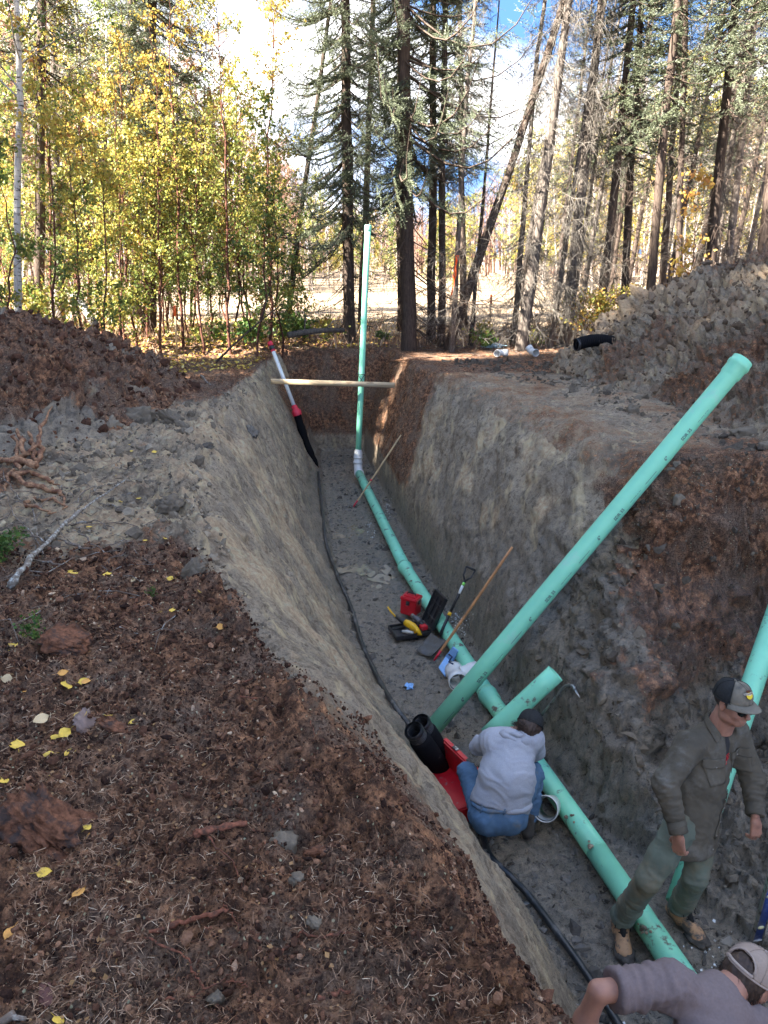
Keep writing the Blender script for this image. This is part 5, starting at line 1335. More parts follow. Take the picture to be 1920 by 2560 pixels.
_hc = {}
def head_mesh():
    if 'h' in _hc: return _hc['h']
    f = Field((-.115, -.15, -.21), (.115, .15, .14), .0042)
    f.ell((0, -.018, .030), (.077, .096, .088), .02).ell((0, .028, -.028), (.062, .066, .082), .03).ell((0, .042, -.088), (.040, .044, .032), .03)
    f.cap((0, -.02, -.06), (0, -.04, -.20), .060, .062, .03)
    for s in (-1, 1):
        f.ell((s * .040, .060, -.032), (.022, .026, .026), .02); f.ell((s * .050, .01, -.075), (.018, .035, .025), .02)
        f.ell((s * .030, .099, .004), (.017, .013, .011), .010, op='s'); f.ell((s * .030, .081, .004), (.012, .012, .011), .003)
        f.cap((s * .012, .090, .024), (s * .044, .078, .026), .0085, .007, .010)
        f.ell((s * .080, -.006, -.004), (.009, .020, .033), .008); f.ell((s * .090, -.001, .002), (.006, .011, .020), .005, op='s')
        f.ell((s * .011, .106, -.037), (.008, .010, .007), .006)
    f.cap((0, .090, .016), (0, .113, -.030), .0075, .0115, .012); f.cap((-.020, .086, -.062), (.020, .086, -.062), .0055, .0055, .007); f.cap((-.016, .086, -.074), (.016, .086, -.074), .0065, .0065, .007)
    f.cap((-.024, .098, -.0678), (.024, .098, -.0678), .0032, .0032, .003, op='s')
    _hc['h'] = f.mesh(); return _hc['h']

def hand_mesh(curl, side=1, spread=.05):
    """z towards the fingers, y = back of the hand, thumb on +x*side"""
    key = (tuple(curl), side)
    if key in _hc: return _hc[key]
    f = Field((-.085, -.10, -.07), (.085, .05, .21), .0032)
    xs = [.030, .010, -.011, -.030]; ls = [.070, .079, .073, .058]; tips = []
    for i, x in enumerate(xs):
        x *= side; k0 = np.array([x, 0, .088 - .006 * abs(i - 1)]); f.cap((x * .55, 0, .005), k0, .0135, .0115, .012)
        a = curl[i] * .55; p = k0; sp = (x * spread * 10)
        for j, (fr, r0, r1) in enumerate(((.46, .0100, .0088), (.30, .0088, .0080), (.24, .0080, .0070))):
            d = np.array([math.sin(sp) * .5, -math.sin(a), math.cos(a)]); q = p + d * ls[i] * fr; f.cap(p, q, r0, r1, .004); p = q; a += curl[i] * (.9 if j == 0 else .6)
    f.ell((side * .022, -.008, .035), (.018, .016, .034), .012)
    p = np.array([side * .026, -.008, .020]); d = np.array([side * .62, -.32, .72]); 
    for L, r0, r1, dd in ((.040, .014, .0115, 0), (.032, .0112, .0100, .3), (.025, .0098, .0080, .5)):
        d = d + np.array([-side * dd * .6, -dd * .3, dd * .6]); d /= np.linalg.norm(d); q = p + d * L; f.cap(p, q, r0, r1, .006); p = q
    f.cap((0, 0, -.07), (0, 0, .01), .026, .024, .02, sq=((0, 1, 0), 1.25))
    _hc[key] = f.mesh(); return _hc[key]

def boot(name, ankle, toe_dir, parent, mat, laces=True, pitch=0., mud=False):
    """a work boot as a child of the person, ankle = joint"""
    if 'b' not in _hc:
        f = Field((-.08, -.13, -.125), (.08, .24, .14), .005)
        f.cap((0, -.055, -.065), (0, .03, -.070), .042, .042, .03); f.cap((0, .03, -.070), (.0, .135, -.078), .042, .044, .03, sq=((0, 0, 1), 1.15)); f.cap((0, -.01, .0), (0, .11, -.055), .046, .036, .03)
        f.cap((0, -.018, -.04), (0, -.012, .05), .048, .046, .03); f.ell((0, .155, -.080), (.047, .050, .036), .02); f.cut((0, 0, -.098), (0, 0, -1)); _hc['b'] = f.mesh()
        f = Field((-.08, -.13, -.14), (.08, .25, -.06), .005)
        f.cap((0, -.058, -.07), (0, .04, -.07), .047, .043, .02); f.cap((0, .04, -.07), (0, .155, -.07), .043, .051, .02); f.cut((0, 0, -.096), (0, 0, 1)); f.cut((0, 0, -.122), (0, 0, -1)); _hc['s'] = f.mesh()
    M = basis(ankle, toe_dir, (0, 0, 1)); P, F = _hc['b']; o = np_obj(name, xf(M, P), F, mat, parent)
    P2, F2 = _hc['s']; np_obj('sole', xf(M, P2), F2, M_BOOTD, o)
    if laces:
        mb = MB()
        for k in range(6):
            t = k / 5; y = .035 + .075 * t; z = .055 - .085 * t; w = .030 - .004 * t
            if k < 5:
                mb.tube([M @ Vector((-w, y - .010, z)), M @ Vector((0, y + .014, z + .006)), M @ Vector((w, y + .006, z - .018))], .0030, 5); mb.tube([M @ Vector((w, y - .010, z)), M @ Vector((0, y + .016, z + .008)), M @ Vector((-w, y + .006, z - .018))], .0030, 5)
        mb.tube([M @ Vector((0, .04, .06)), M @ Vector((.04, .06, .045)), M @ Vector((.05, .08, .01))], .003, 5); mb.tube([M @ Vector((0, .04, .06)), M @ Vector((-.04, .06, .045)), M @ Vector((-.045, .085, .0))], .003, 5)
        mb.build('laces', M_LACE, o)
        f = Field((-.04, -.03, -.08), (.04, .14, .12), .005); f.cap((0, .028, .10), (0, .085, .0), .020, .018, .01, sq=((0, .7, .7), 1.3)); f.cap((0, .07, .01), (0, .105, -.025), .018, .015, .01); Pt, Ft = f.mesh(); np_obj('tongue', xf(M, Pt), Ft, M_LACE, o)
    return o

def cap_hat(parent, H, mfront, mback, mbrim, arch=False, peak=True, size=1.0, logo=False, tilt_=-6, blen=.075):
    """ball cap in head space H (y forward, z up), with panels, button, brim, strap"""
    rx, ry, rz = .090 * size, .108 * size, .098 * size; c = Vector((0, -.014, .032)); nu, nv = 48, 14
    tilt = Matrix.Rotation(math.radians(tilt_), 4, 'X')
    def pt(u, v, off=0.):
        a = u * 2 * math.pi; e = v * math.pi / 2; seam = 1 - .012 * max(0, math.cos(a * 3)) ** 24
        fr = max(0, math.sin(a)); rr = 1 + .05 * fr * math.sin(2 * e)
        q = Vector((rx * math.cos(a) * math.cos(e) ** .82 * rr * seam, ry * math.sin(a) * math.cos(e) ** .82 * rr * seam, rz * math.sin(e) ** .95 * (1 + .10 * fr * (1 - v)) if v > 0 else 0))
        q = q * (1 + off / .1); return H @ (c + tilt @ q)
    e = bpy.data.objects.new('cap', None); COL.objects.link(e); e.parent = parent
    def panel(name, u0, u1, mat, skip=None):
        n = int(round((u1 - u0) * nu)); vs = []; fs = []
        for j in range(nv + 1):
            for i in range(n + 1): vs.append(pt(u0 + (u1 - u0) * i / n, j / nv * .985))
        for j in range(nv):
            for i in range(n):
                if skip and skip(u0 + (u1 - u0) * (i + .5) / n, (j + .5) / nv): continue
                a = j * (n + 1) + i; fs.append((a, a + 1, a + n + 2, a + n + 1))
        mb = MB(); mb.add(vs, fs); o = mb.build(name, mat, e); s = o.modifiers.new('s', 'SOLIDIFY'); s.thickness = .0025; return o
    sk = (lambda u, v: (((u - .75) / .105) ** 2 + ((v - .10) / .36) ** 2 < 1) and v > .09) if arch else None
    panel('front_panel', .08, .42, mfront); panel('back_panel', .42, 1.08, mback, sk)
    # seams
    for u in (.08, .25, .42, .583, .75, .917):
        mb = MB(); v0 = .45 if (arch and abs(u - .75) < .05) else 0; mb.tube([pt(u, v0 + (1 - v0) * k / 10 * .985, .0012) for k in range(11)], .0022, 4); mb.build('seam', mfront if .1 < u < .4 else mback, e)
    mb = MB(); mb.tube([pt(i / 48, 0, .0005) for i in range(49)], .004, 6, caps=False); mb.build('sweatband', mback if not arch else M_CAPW2, e)
    if arch:
        mb = MB(); mb.tube([pt(.75 + .112 * math.cos(k / 16 * math.pi), .09 + .375 * math.sin(k / 16 * math.pi), .001) for k in range(17)], .0042, 6); mb.build('arch_binding', M_CAPW2, e)
        mb = MB(); mb.tube([pt(.64 + .22 * k / 10, .045, .001) for k in range(11)], .007, 6); mb.build('strap', M_CAPW2, e)
    mb = MB(); mb.lathe([(.0001, .006), (.005, .004), (.007, 0), (.006, -.003)], 12, Matrix.Translation(pt(0, .985, .002)) @ H.to_3x3().to_4x4()); mb.build('button', mfront, e)
    if peak:
        vs = []; fs = []; n, m = 20, 7
        for j in range(m + 1):
            for i in range(n + 1):
                s = i / n * 2 - 1; a = math.pi / 2 - s * 1.12; b = Vector((rx * math.cos(a), ry * math.sin(a), 0)); L = blen * (1 - abs(s) ** 2.6) * j / m
                q = b + Vector((s * .012 * j / m, L, -.016 * (s * s) * j / m * 1.5 - .010 * (j / m) ** 2 + .006)); vs.append(H @ (c + tilt @ q))
        for j in range(m):
            for i in range(n): a = j * (n + 1) + i; fs.append((a, a + 1, a + n + 2, a + n + 1))
        mb = MB(); mb.add(vs, fs); o = mb.build('brim', mbrim, e); s = o.modifiers.new('s', 'SOLIDIFY'); s.thickness = .004
    if logo:
        def onp(x, y, off): # x across, y up on the front panels
            return pt(.25 - x / .56, .40 + y / .16, off)
        def blob(pts, mat, off, nm):
            mb = MB(); vs = [onp(0.0 + sum(p[0] for p in pts) / len(pts), sum(p[1] for p in pts) / len(pts), off)] + [onp(x, y, off) for x, y in pts]; fs = [(0, i, i % len(pts) + 1) for i in range(1, len(pts) + 1)]; mb.add(vs, fs); o = mb.build(nm, mat, e, False); s = o.modifiers.new('s', 'SOLIDIFY'); s.thickness = .002; s.offset = 0
        blob([(.024 * math.cos(t), .021 * math.sin(t) - .004) for t in np.linspace(0, 6.283, 26)[:-1]], M_PATCHB, .0030, 'patch_rim')
        blob([(.021 * math.cos(t), .018 * math.sin(t) - .005) for t in np.linspace(0, 6.283, 26)[:-1]], M_PATCHY, .0046, 'patch_disc')
        blob([(-.036, .006), (-.030, -.002), (-.012, .0), (.0, -.004), (.014, .0), (.034, .0), (.037, .008), (.02, .012), (.0, .009), (-.02, .013)], M_PATCHW, .0060, 'patch_letters')
        blob([(-.018, .015), (.018, .015), (.016, .023), (0, .026), (-.016, .023)], M_PATCHB, .0056, 'patch_banner')
        for k in range(7):
            x = -.027 + k * .009; mb = MB(); mb.tube([onp(x, .001, .0075), onp(x + .003, .010, .0075), onp(x + .005, .002, .0075)], .0011, 4); mb.build('patch_stitch', M_PATCHB, e)
    return e

def patch_on(bvh, c, right, up, outw, w, h, mat, parent, name, off=.004, nx=8, ny=8, th=.003, shape=None, reach_=.10):
    """piece of cloth laid on a garment"""
    right, up, outw = Vector(right).normalized(), Vector(up).normalized(), Vector(outw).normalized(); vs = []; fs = []
    for j in range(ny + 1):
        for i in range(nx + 1):
            x, y = (i / nx - .5) * w, (j / ny - .5) * h
            if shape: x, y = shape(x, y)
            o = Vector(c) + right * x + up * y + outw * reach_; r = bvh.ray_cast(o, -outw, .3)
            p = r[0] if r[0] is not None else (vs[-1] - outw * 0 if vs else Vector(c)); vs.append(p + outw * off)
    for j in range(ny):
        for i in range(nx): a = j * (nx + 1) + i; fs.append((a, a + 1, a + nx + 2, a + nx + 1))
    mb = MB(); mb.add(vs, fs); o = mb.build(name, mat, parent); s = o.modifiers.new('s', 'SOLIDIFY'); s.thickness = th; s.offset = 1; return o
def bvh_of(P, F): return BVHTree.FromPolygons([tuple(p) for p in P], [tuple(int(i) for i in f) for f in F])

def hair_strands(mb, pts, n, L, rr, seed, w=.0016):
    r = random.Random(seed)
    for _ in range(n):
        p, d = pts[r.randrange(len(pts))]; d = Vector(d) + Vector((r.gauss(0, .35), r.gauss(0, .35), r.gauss(0, .35))); q = Vector(p) + d.normalized() * L * (.5 + r.random()); m = (Vector(p) + q) / 2 + Vector((r.gauss(0, rr), r.gauss(0, rr), r.gauss(0, rr))); mb.tube([p, m, q], [w, w * .8, w * .3], 3)

def bbox_of(pts, pad):
    a = np.array([list(p) for p in pts]); return a.min(0) - pad, a.max(0) + pad
def V3(*a): return np.array(a, float)

# ------------------------------------------------------------------ standing man
def standing_man():
    e = empty('person', (1.70, 3.80, -2.43)); tag(e, 'man in dark work shirt, cap and sunglasses standing astride the floor pipe', 'person'); o0 = np.array(e.location)
    P = lambda *a: V3(*a) - o0
    aL, aR = P(1.485, 3.80, -2.325), P(1.895, 3.90, -2.325)
    hL, hR = P(1.705, 3.66, -1.52), P(1.875, 3.73, -1.52); hc = (hL + hR) / 2
    kL = np.array(at(1622, 2196, t=4.42)) - o0; kR = np.array(at(1738, 2192, t=4.52)) - o0
    fw = V3(.42, -.90, 0); fw /= np.linalg.norm(fw); rt = V3(.90, .42, 0)           # chest faces fw; rt = towards image right
    sc = P(1.905, 3.845, -1.03); sL = sc - rt * .175 + V3(0, 0, .0); sR = sc + rt * .175
    eL = np.array(at(1664, 1958, t=4.28)) - o0; wL = np.array(at(1697, 2082, t=4.22)) - o0
    eR = np.array(at(1884, 1950, t=4.52)) - o0; wR = np.array(at(1888, 2038, t=4.42)) - o0
    nk = P(1.93, 3.845, -.93); hd = P(1.968, 3.785, -.760); hf = V3(.40, -.92, -.04); hu = V3(.06, -.05, .99)
    H = basis(hd, hf, hu)
    # body, one skin under the clothes
    pts = [aL, aR, hL, hR, sL, sR, eL, wL, eR, wR, nk, hd]; f = Field(*bbox_of(pts, .16), .012)
    mid = hc * .5 + sc * .5
    f.cap(hc, mid, .115, .115, .05, (fw, 1.45)).cap(mid, sc - V3(0, 0, .06), .125, .135, .05, (fw, 1.4)).cap(sL, sR, .055, .055, .05)
    for h, k, a in ((hL, kL, aL), (hR, kR, aR)): f.cap(h, k, .078, .052, .04).cap(k, a, .050, .036, .03)
    for s, el, w in ((sL, eL, wL), (sR, eR, wR)): f.cap(s, el, .048, .038, .03).cap(el, w, .038, .026, .02)
    f.cap(sc + V3(0, 0, .03), hd - np.array(H.to_3x3() @ Vector((0, .03, .05))), .058, .056, .03)
    hp, hF = head_mesh(); parts = [f.mesh(), (xf(H, hp), hF)]
    dL = (wL - eL) / np.linalg.norm(wL - eL); dR = (wR - eR) / np.linalg.norm(wR - eR)
    for w, d, side, back, cu in ((wL, V3(.12, .02, -1), -1, V3(-.75, -.65, 0), (.45, .55, .65, .75)), (wR, V3(.10, -.18, -1), 1, V3(.35, -.95, 0), (.75, .85, .95, 1.0))):
        z = Vector(d).normalized(); y = Vector(back); y = (y - z * y.dot(z)).normalized(); x = y.cross(z); M = Matrix((x, y, z)).transposed().to_4x4(); M.translation = Vector(w + np.array(z) * .035)
        hm, hf_ = hand_mesh(cu, side); parts.append((xf(M, hm) , hf_))
    B, BF = merge(parts); body = np_obj('body', B, BF, M_SKIN, e)
    # hands carry dust
    # jeans
    f = Field(*bbox_of([hc, hL, hR, kL, kR, aL, aR], .17), .0085)
    f.cap(hc + V3(0, 0, .06), hc - V3(0, 0, .02), .115, .132, .05, (fw, 1.35))
    for h, k, a in ((hL, kL, aL), (hR, kR, aR)):
        f.cap(h, h * .45 + k * .55, .094, .077, .05).cap(h * .45 + k * .55, k, .077, .067, .04).cap(k, a + (k - a) * .35, .067, .064, .03).cap(a + (k - a) * .35, a + (k - a) * .06, .064, .070, .03)
    for a, k in ((aL, kL), (aR, kR)):
        def fn(Pg, a=a, k=k): d = (a - k) / np.linalg.norm(a - k); q = Pg - a; return np.maximum(-(q @ d) - .012, np.sqrt(((q - (q @ d)[..., None] * d) ** 2).sum(-1)) - .16)
        f.put(fn, a - .16, a + .12, .004, 's')
    J, JF = f.mesh(); J = folds(J, JF, [(kL * .6 + aL * .4, aL, .11, .008, 24, 6), (hL, kL, .14, .005, 9, 8), (kL, aL, .12, .004, 14, 9), (kR * .6 + aR * .4, aR, .11, .008, 24, 6), (hR, kR, .14, .005, 9, 8), (kR, aR, .12, .004, 14, 9)], 3.3)
    jeans = np_obj('jeans', J, JF, M_JEAN2, e)
    # undershirt
    f = Field(*bbox_of([sc, mid], .24), .012); f.cap(mid, sc - V3(0, 0, .05), .118, .128, .05, (fw, 1.32)).cap(sc - rt * .12, sc + rt * .12, .058, .058, .05).cap(sc, nk, .072, .066, .03); f.cut(nk + V3(0, 0, .0) + fw * .02, V3(0, 0, .85) + fw * .5); U, UF = f.mesh(); under = np_obj('undershirt', U, UF, M_UNDER, e); bu = bvh_of(U, UF)
    # shirt
    f = Field(*bbox_of([sL, sR, eL, wL, eR, wR, hc, nk], .20), .0085)
    hem = hc - V3(0, 0, .135) + rt * .0
    f.cap(hem, mid, .172, .146, .05, (fw, 1.24)).cap(mid, sc - V3(0, 0, .05), .146, .146, .06, (fw, 1.28)).cap(sL, sR, .074, .074, .05)
    for s, el, w in ((sL, eL, wL), (sR, eR, wR)): f.cap(s, el, .080, .066, .035).cap(el, w + (w - el) * .02, .064, .047, .03)
    for el, w in ((eL, wL), (eR, wR)):
        def fn(Pg, el=el, w=w): d = (w - el) / np.linalg.norm(w - el); q = Pg - w; return np.maximum(-(q @ d), np.sqrt(((q - (q @ d)[..., None] * d) ** 2).sum(-1)) - .10)
        f.put(fn, w - .10, w + .10, .003, 's')
    def fn(Pg): q = Pg - hem; return np.maximum(-(V3(0, 0, -1) @ np.moveaxis(q, -1, 0).reshape(3, -1)).reshape(q.shape[:-1]) + .0 + .02 * (q @ rt) * 4 * (q @ rt) * 4, np.sqrt((q[..., :2] ** 2).sum(-1)) - .26)
    f.put(fn, hem - .26, hem + .2, .004, 's')
    # open neck and the gap down the chest (his shirt hangs open at the top)
    gap0, gap1 = nk + fw * .10 + rt * .015 + V3(0, 0, .07), sc + fw * .14 + rt * .03 - V3(0, 0, .27)
    f.cap(gap0, gap1, .062, .012, .008, op='s'); f.cap(nk - V3(0, 0, .01), nk + V3(0, 0, .14) + fw * .03, .066, .085, .006, op='s')
    S, SF = f.mesh()
    S = folds(S, SF, [(sL, eL, .12, .006, 13, 9), (eL, wL, .11, .008, 26, 8), (sR, eR, .12, .006, 13, 9), (eR, wR, .11, .008, 26, 8), (eL - V3(0, 0, .04), eL + V3(0, 0, .04), .10, .006, 30, 6), (hem + V3(0, 0, .02), mid, .22, .006, 12, 8), (mid, sc, .21, .0045, 8, 8)], 1.7)
    shirt = np_obj('work_shirt', S, SF, M_SHIRT, e); bs = bvh_of(S, SF)
    up = Vector((0, 0, 1))
    for sx, zz in ((-.095, -.12), (.115, -.12)):
        c = sc + rt * sx + V3(0, 0, zz) + fw * .07; pk = patch_on(bs, c, rt, up, fw, .115, .125, M_SHIRT, shirt, 'chest_pocket', .003, th=.004); patch_on(bs, c + V3(0, 0, .05), rt, up, fw, .125, .048, M_SHIRT, pk, 'pocket_flap', .008, th=.004)
        r = bs.ray_cast(Vector(c + V3(0, 0, .035) + fw * .2), -Vector(fw)); 
        if r[0]: mb = MB(); mb.lathe([(.0001, .003), (.006, .002), (.006, 0)], 10, frame(r[0] + Vector(fw) * .013, fw)); mb.build('button', M_BUTTON, pk)
    pc = (gap1 + hem) / 2 + rt * .0; patch_on(bs, pc + fw * .0, rt, Vector(gap1 - hem), fw, .032, float(np.linalg.norm(gap1 - hem)) * .94, M_SHIRT, shirt, 'placket', .003, 3, 24, .004)
    for k in range(5):
        c = gap1 * (1 - (k + .3) / 5.2) + hem * (k + .3) / 5.2; r = bs.ray_cast(Vector(c + fw * .25), -Vector(fw))
        if r[0]: mb = MB(); mb.lathe([(.0001, .0025), (.0055, .002), (.0055, 0)], 10, frame(r[0] + Vector(fw) * .008, fw)); mb.build('button', M_BUTTON, shirt)
    # collar points
    for sg in (-1, 1):
        a = Vector(nk - fw * .055 + V3(0, 0, .065)) + Vector(rt) * sg * .02; vs = []
        path = [(0.0, -.060, .062), (.058, -.035, .058), (.078, .015, .040), (.070, .062, .012), (.052, .088, -.02)]
        inn = [Vector(nk) + Vector(rt) * sg * x + Vector(fw) * y + up * z for x, y, z in path]; w = [.038, .040, .046, .056, .066]
        out = [p + (Vector(rt) * sg * .55 + Vector(fw) * (-.2 + .25 * i / 4) - up * .75) * w[i] for i, p in enumerate(inn)]; out[4] += Vector(rt) * sg * .012
        mb = MB(); mb.add(inn + out, [(i, i + 1, i + 6, i + 5) for i in range(4)]); o = mb.build('collar', M_SHIRT, shirt); s = o.modifiers.new('s', 'SOLIDIFY'); s.thickness = .004; s = o.modifiers.new('u', 'SUBSURF'); s.levels = s.render_levels = 2
    # yoke seams, cuffs
    for s, el, w in ((sL, eL, wL), (sR, eR, wR)):
        d = (w - el) / np.linalg.norm(w - el); mb = MB(); mb.lathe([(.045, -.060), (.0525, -.058), (.0525, .004), (.047, .008), (.040, .0)], 20, frame(w - d * .004, d)); mb.build('cuff', M_SHIRT, shirt)
    # red lettering on the undershirt
    for k, pl in enumerate([[(-.03, .035), (.03, .045)], [(-.022, .03), (-.026, -.01)], [(-.022, .03), (-.004, .028), (-.006, .008), (-.022, .006)], [(.004, -.012), (.010, .03), (.018, -.008)], [(-.024, -.02), (.022, -.015), (-.018, -.045), (.024, -.04)]]):
        c = sc + fw * .05 + rt * .035 - V3(0, 0, .10); mb = MB(); qs = []
        for x, y in pl:
            r = bu.ray_cast(Vector(c + rt * x + V3(0, 0, y) + fw * .2), -Vector(fw)); qs.append((r[0] or Vector(c)) + Vector(fw) * .003)
        mb.tube(qs, .0028, 5); mb.build('red_print', M_PRINTR, under)
    # hair, ears show; sunglasses, cap
    f = Field((-.11, -.15, -.12), (.11, .11, .14), .0055); f.ell((0, -.020, .026), (.083, .100, .088), .01)
    f.cut((0, .035, 0), (0, 1, .35)); f.cut((0, -.02, -.055), (0, .25, -1)); h, hF2 = f.mesh(); np_obj('hair', xf(H, h), hF2, M_HAIR, body)
    cap_hat(e, H, M_CAPG, M_CAPB, M_CAPG, logo=True, tilt_=2, blen=.066, size=1.04)
    g = bpy.data.objects.new('sunglasses', None); COL.objects.link(g); g.parent = e
    for sx in (-1, 1):
        vs = []; fs = []; n = 14
        ctr = Vector((sx * .034, .105, .002)); vs.append(H @ (ctr + Vector((0, .006, 0))))
        for k in range(n):
            a = k / n * 6.283; x = .029 * math.copysign(abs(math.cos(a)) ** .7, math.cos(a)); z = .020 * math.copysign(abs(math.sin(a)) ** .8, math.sin(a)); vs.append(H @ (ctr + Vector((x, -.020 * max(0, (x * sx) / .029) ** 2, z))))
        fs = [(0, k + 1, (k + 1) % n + 1) for k in range(n)]; mb = MB(); mb.add(vs, fs); o = mb.build('lens', M_GLASS, g); s = o.modifiers.new('s', 'SOLIDIFY'); s.thickness = .002
        mb = MB(); mb.tube([H @ Vector((sx * .064, .088, .008)), H @ Vector((sx * .078, .06, .010)), H @ Vector((sx * .082, -.01, .014))], .003, 6); mb.build('temple', M_RUBBER, g)
    mb = MB(); mb.tube([H @ Vector((-.062, .092, .014)), H @ Vector((-.03, .110, .017)), H @ Vector((0, .112, .012)), H @ Vector((.03, .110, .017)), H @ Vector((.062, .092, .014))], .0032, 6); mb.build('frame_bar', M_RUBBER, g)
    boot('boot', aL + V3(0, 0, -.0), V3(-.10, -1, -.02), e, M_BOOT); boot('boot', aR, V3(.42, -.9, 0), e, M_BOOT)
    for a, d in ((aL, V3(-.10, -1, 0)), (aR, V3(.42, -.9, 0))):
        d = d / np.linalg.norm(d); bm = bmesh.new(); bmesh.ops.create_icosphere(bm, subdivisions=3, radius=1)
        for v in bm.verts: k = float(noise3(np.array([[v.co.x * 2 + a[0] * 9, v.co.y * 2, v.co.z * 2]]))[0]); v.co = Vector((v.co.x * .062, v.co.y * .072, v.co.z * .026)) * (1 + .45 * k)
        me = bpy.data.meshes.new('mud'); bm.to_mesh(me); bm.free(); me.materials.append(M_BOOTD); me.polygons.foreach_set('use_smooth', [True] * len(me.polygons)); o = link('mud_clump', me, e); o.matrix_local = basis(a + d * .16 - V3(0, 0, .095), d, (0, 0, 1))

# ------------------------------------------------------------------ crouching man
def crouching_man():
    e = empty('person', (.88, 4.66, -2.43)); tag(e, 'man in grey hooded sweatshirt and blue jeans crouching with his back to us', 'person'); o0 = np.array(e.location)
    P = lambda *a: V3(*a) - o0
    aL, aR = P(.735, 4.66, -2.32), P(1.065, 4.69, -2.32); kL, kR = P(.628, 4.85, -2.02), P(1.118, 4.84, -2.02)
    hL, hR = P(.715, 4.48, -2.09), P(.885, 4.47, -2.09); hc = (hL + hR) / 2
    sc = P(.915, 4.715, -1.645); rt = V3(.985, .06, 0); rt /= np.linalg.norm(rt); sL, sR = sc - rt * .145, sc + rt * .140
    eL, wL = P(.715, 4.93, -1.84), P(.85, 5.12, -1.93); eR, wR = P(1.130, 4.93, -1.88), P(1.03, 5.14, -1.98)
    ax = (sc - hc) / np.linalg.norm(sc - hc); bk = np.cross(rt, ax); bk = bk if bk[2] > 0 else -bk       # out of the back
    hd = np.array(at(1324, 1828, t=5.50)) - o0 + V3(0, .02, .01); hf = V3(.30, .72, -.62); hu = V3(.30, .42, .80); H = basis(hd, hf, hu)
    pts = [aL, aR, kL, kR, hL, hR, sL, sR, eL, wL, eR, wR, hd]; f = Field(*bbox_of(pts, .18), .013)
    mid = (hc + sc) / 2 + bk * .05
    f.cap(hc, mid, .115, .12, .05, (bk, 1.3)).cap(mid, sc - ax * .04, .12, .13, .05, (bk, 1.3)).cap(sL, sR, .05, .05, .05)
    for h, k, a in ((hL, kL, aL), (hR, kR, aR)): f.cap(h, k, .078, .052, .04).cap(k, a, .050, .036, .03)
    for s, el, w in ((sL, eL, wL), (sR, eR, wR)): f.cap(s, el, .046, .038, .03).cap(el, w, .038, .026, .02)
    f.cap(sc + ax * .02, hd - np.array(hf) * .03, .056, .056, .03)
    hp, hF = head_mesh(); parts = [f.mesh(), (xf(H, hp), hF)]
    for w, side, d in ((wL, 1, V3(.5, .6, -.5)), (wR, -1, V3(-.3, .6, -.6))):
        z = Vector(d).normalized(); y = Vector((0, .2, 1)); y = (y - z * y.dot(z)).normalized(); x = y.cross(z); M = Matrix((x, y, z)).transposed().to_4x4(); M.translation = Vector(w); hm, hf_ = hand_mesh((.7, .8, .8, .9), side); parts.append((xf(M, hm), hf_))
    B, BF = merge(parts); body = np_obj('body', B, BF, M_SKIN, e)
    # jeans
    f = Field(*bbox_of([hc, hL, hR, kL, kR, aL, aR], .20), .0088)
    but = hc + V3(0, -.01, .0)
    f.cap(but - rt * .075, but + rt * .075, .126, .126, .05).cap(but + ax * .10 - rt * .05, but + ax * .10 + rt * .05, .118, .118, .05)
    for h, k, a in ((hL, kL, aL), (hR, kR, aR)): f.cap(h, k, .106, .072, .05).cap(k, (k + a) / 2, .071, .066, .02).cap((k + a) / 2, a + (k - a) * .12, .068, .066, .03)
    
    def fn(Pg): q = Pg - (hc + ax * .17); return np.maximum(-(q @ ax), np.sqrt(((q - (q @ ax)[..., None] * ax) ** 2).sum(-1)) - .19)
    f.put(fn, hc - .2, hc + .4, .004, 's')
    J, JF = f.mesh(); J = folds(J, JF, [(hL, kL, .16, .008, 13, 5), (hR, kR, .16, .008, 13, 5), (kL, aL, .12, .010, 24, 5), (kR, aR, .12, .010, 24, 5), (but - rt * .1, but + rt * .1, .17, .005, 12, 6)], 5.1)
    jeans = np_obj('jeans', J, JF, M_JEAN, e); bj = bvh_of(J, JF)
    # the top of the back of the jeans: waistband, loops, belt, elastic
    def ring(c, r, off, k0, k1, n=26, sqz=.80, dz=0):
        out = []
        for i in range(n + 1):
            a = k0 + (k1 - k0) * i / n; d = rt * math.cos(a) - bk * 0 + (V3(0, -1, .15)) * math.sin(a) * sqz; rr = bj.ray_cast(Vector(c + d / np.linalg.norm(d) * .4), -Vector(d / np.linalg.norm(d)), .4)
            p = rr[0] if rr[0] else Vector(c + d * r); out.append(p + Vector(d).normalized() * off + Vector(ax) * dz)
        return out
    mb = MB(); mb.tube(ring(hc + ax * .105, .15, .002, .15, 2.99), .016, 8); mb.build('waistband', M_JEAN, jeans)
    mb = MB(); mb.tube(ring(hc + ax * .135, .15, -.002, .15, 2.99), .015, 8); mb.build('belt', M_RUBBER, jeans)
    mb = MB(); mb.tube([p + Vector((0, 0, .008 * math.sin(i * .9))) for i, p in enumerate(ring(hc + ax * .160, .14, -.008, .5, 2.6))], .008, 8); mb.build('elastic', M_WHITEC, jeans)
    for a in (.75, 1.57, 2.4):
        p = ring(hc + ax * .085, .15, .008, a, a + .001, 1)[0]; q = ring(hc + ax * .15, .15, .016, a, a + .001, 1)[0]; mb = MB(); mb.tube([p, (p + q) / 2 + Vector((0, -.012, .006)), q], .006, 5); mb.build('belt_loop', M_JEAN, jeans)
    # hooded sweatshirt
    f = Field(*bbox_of([sL, sR, eL, wL, eR, wR, hc], .21), .0088)
    hem = hc + ax * .085 + bk * .0
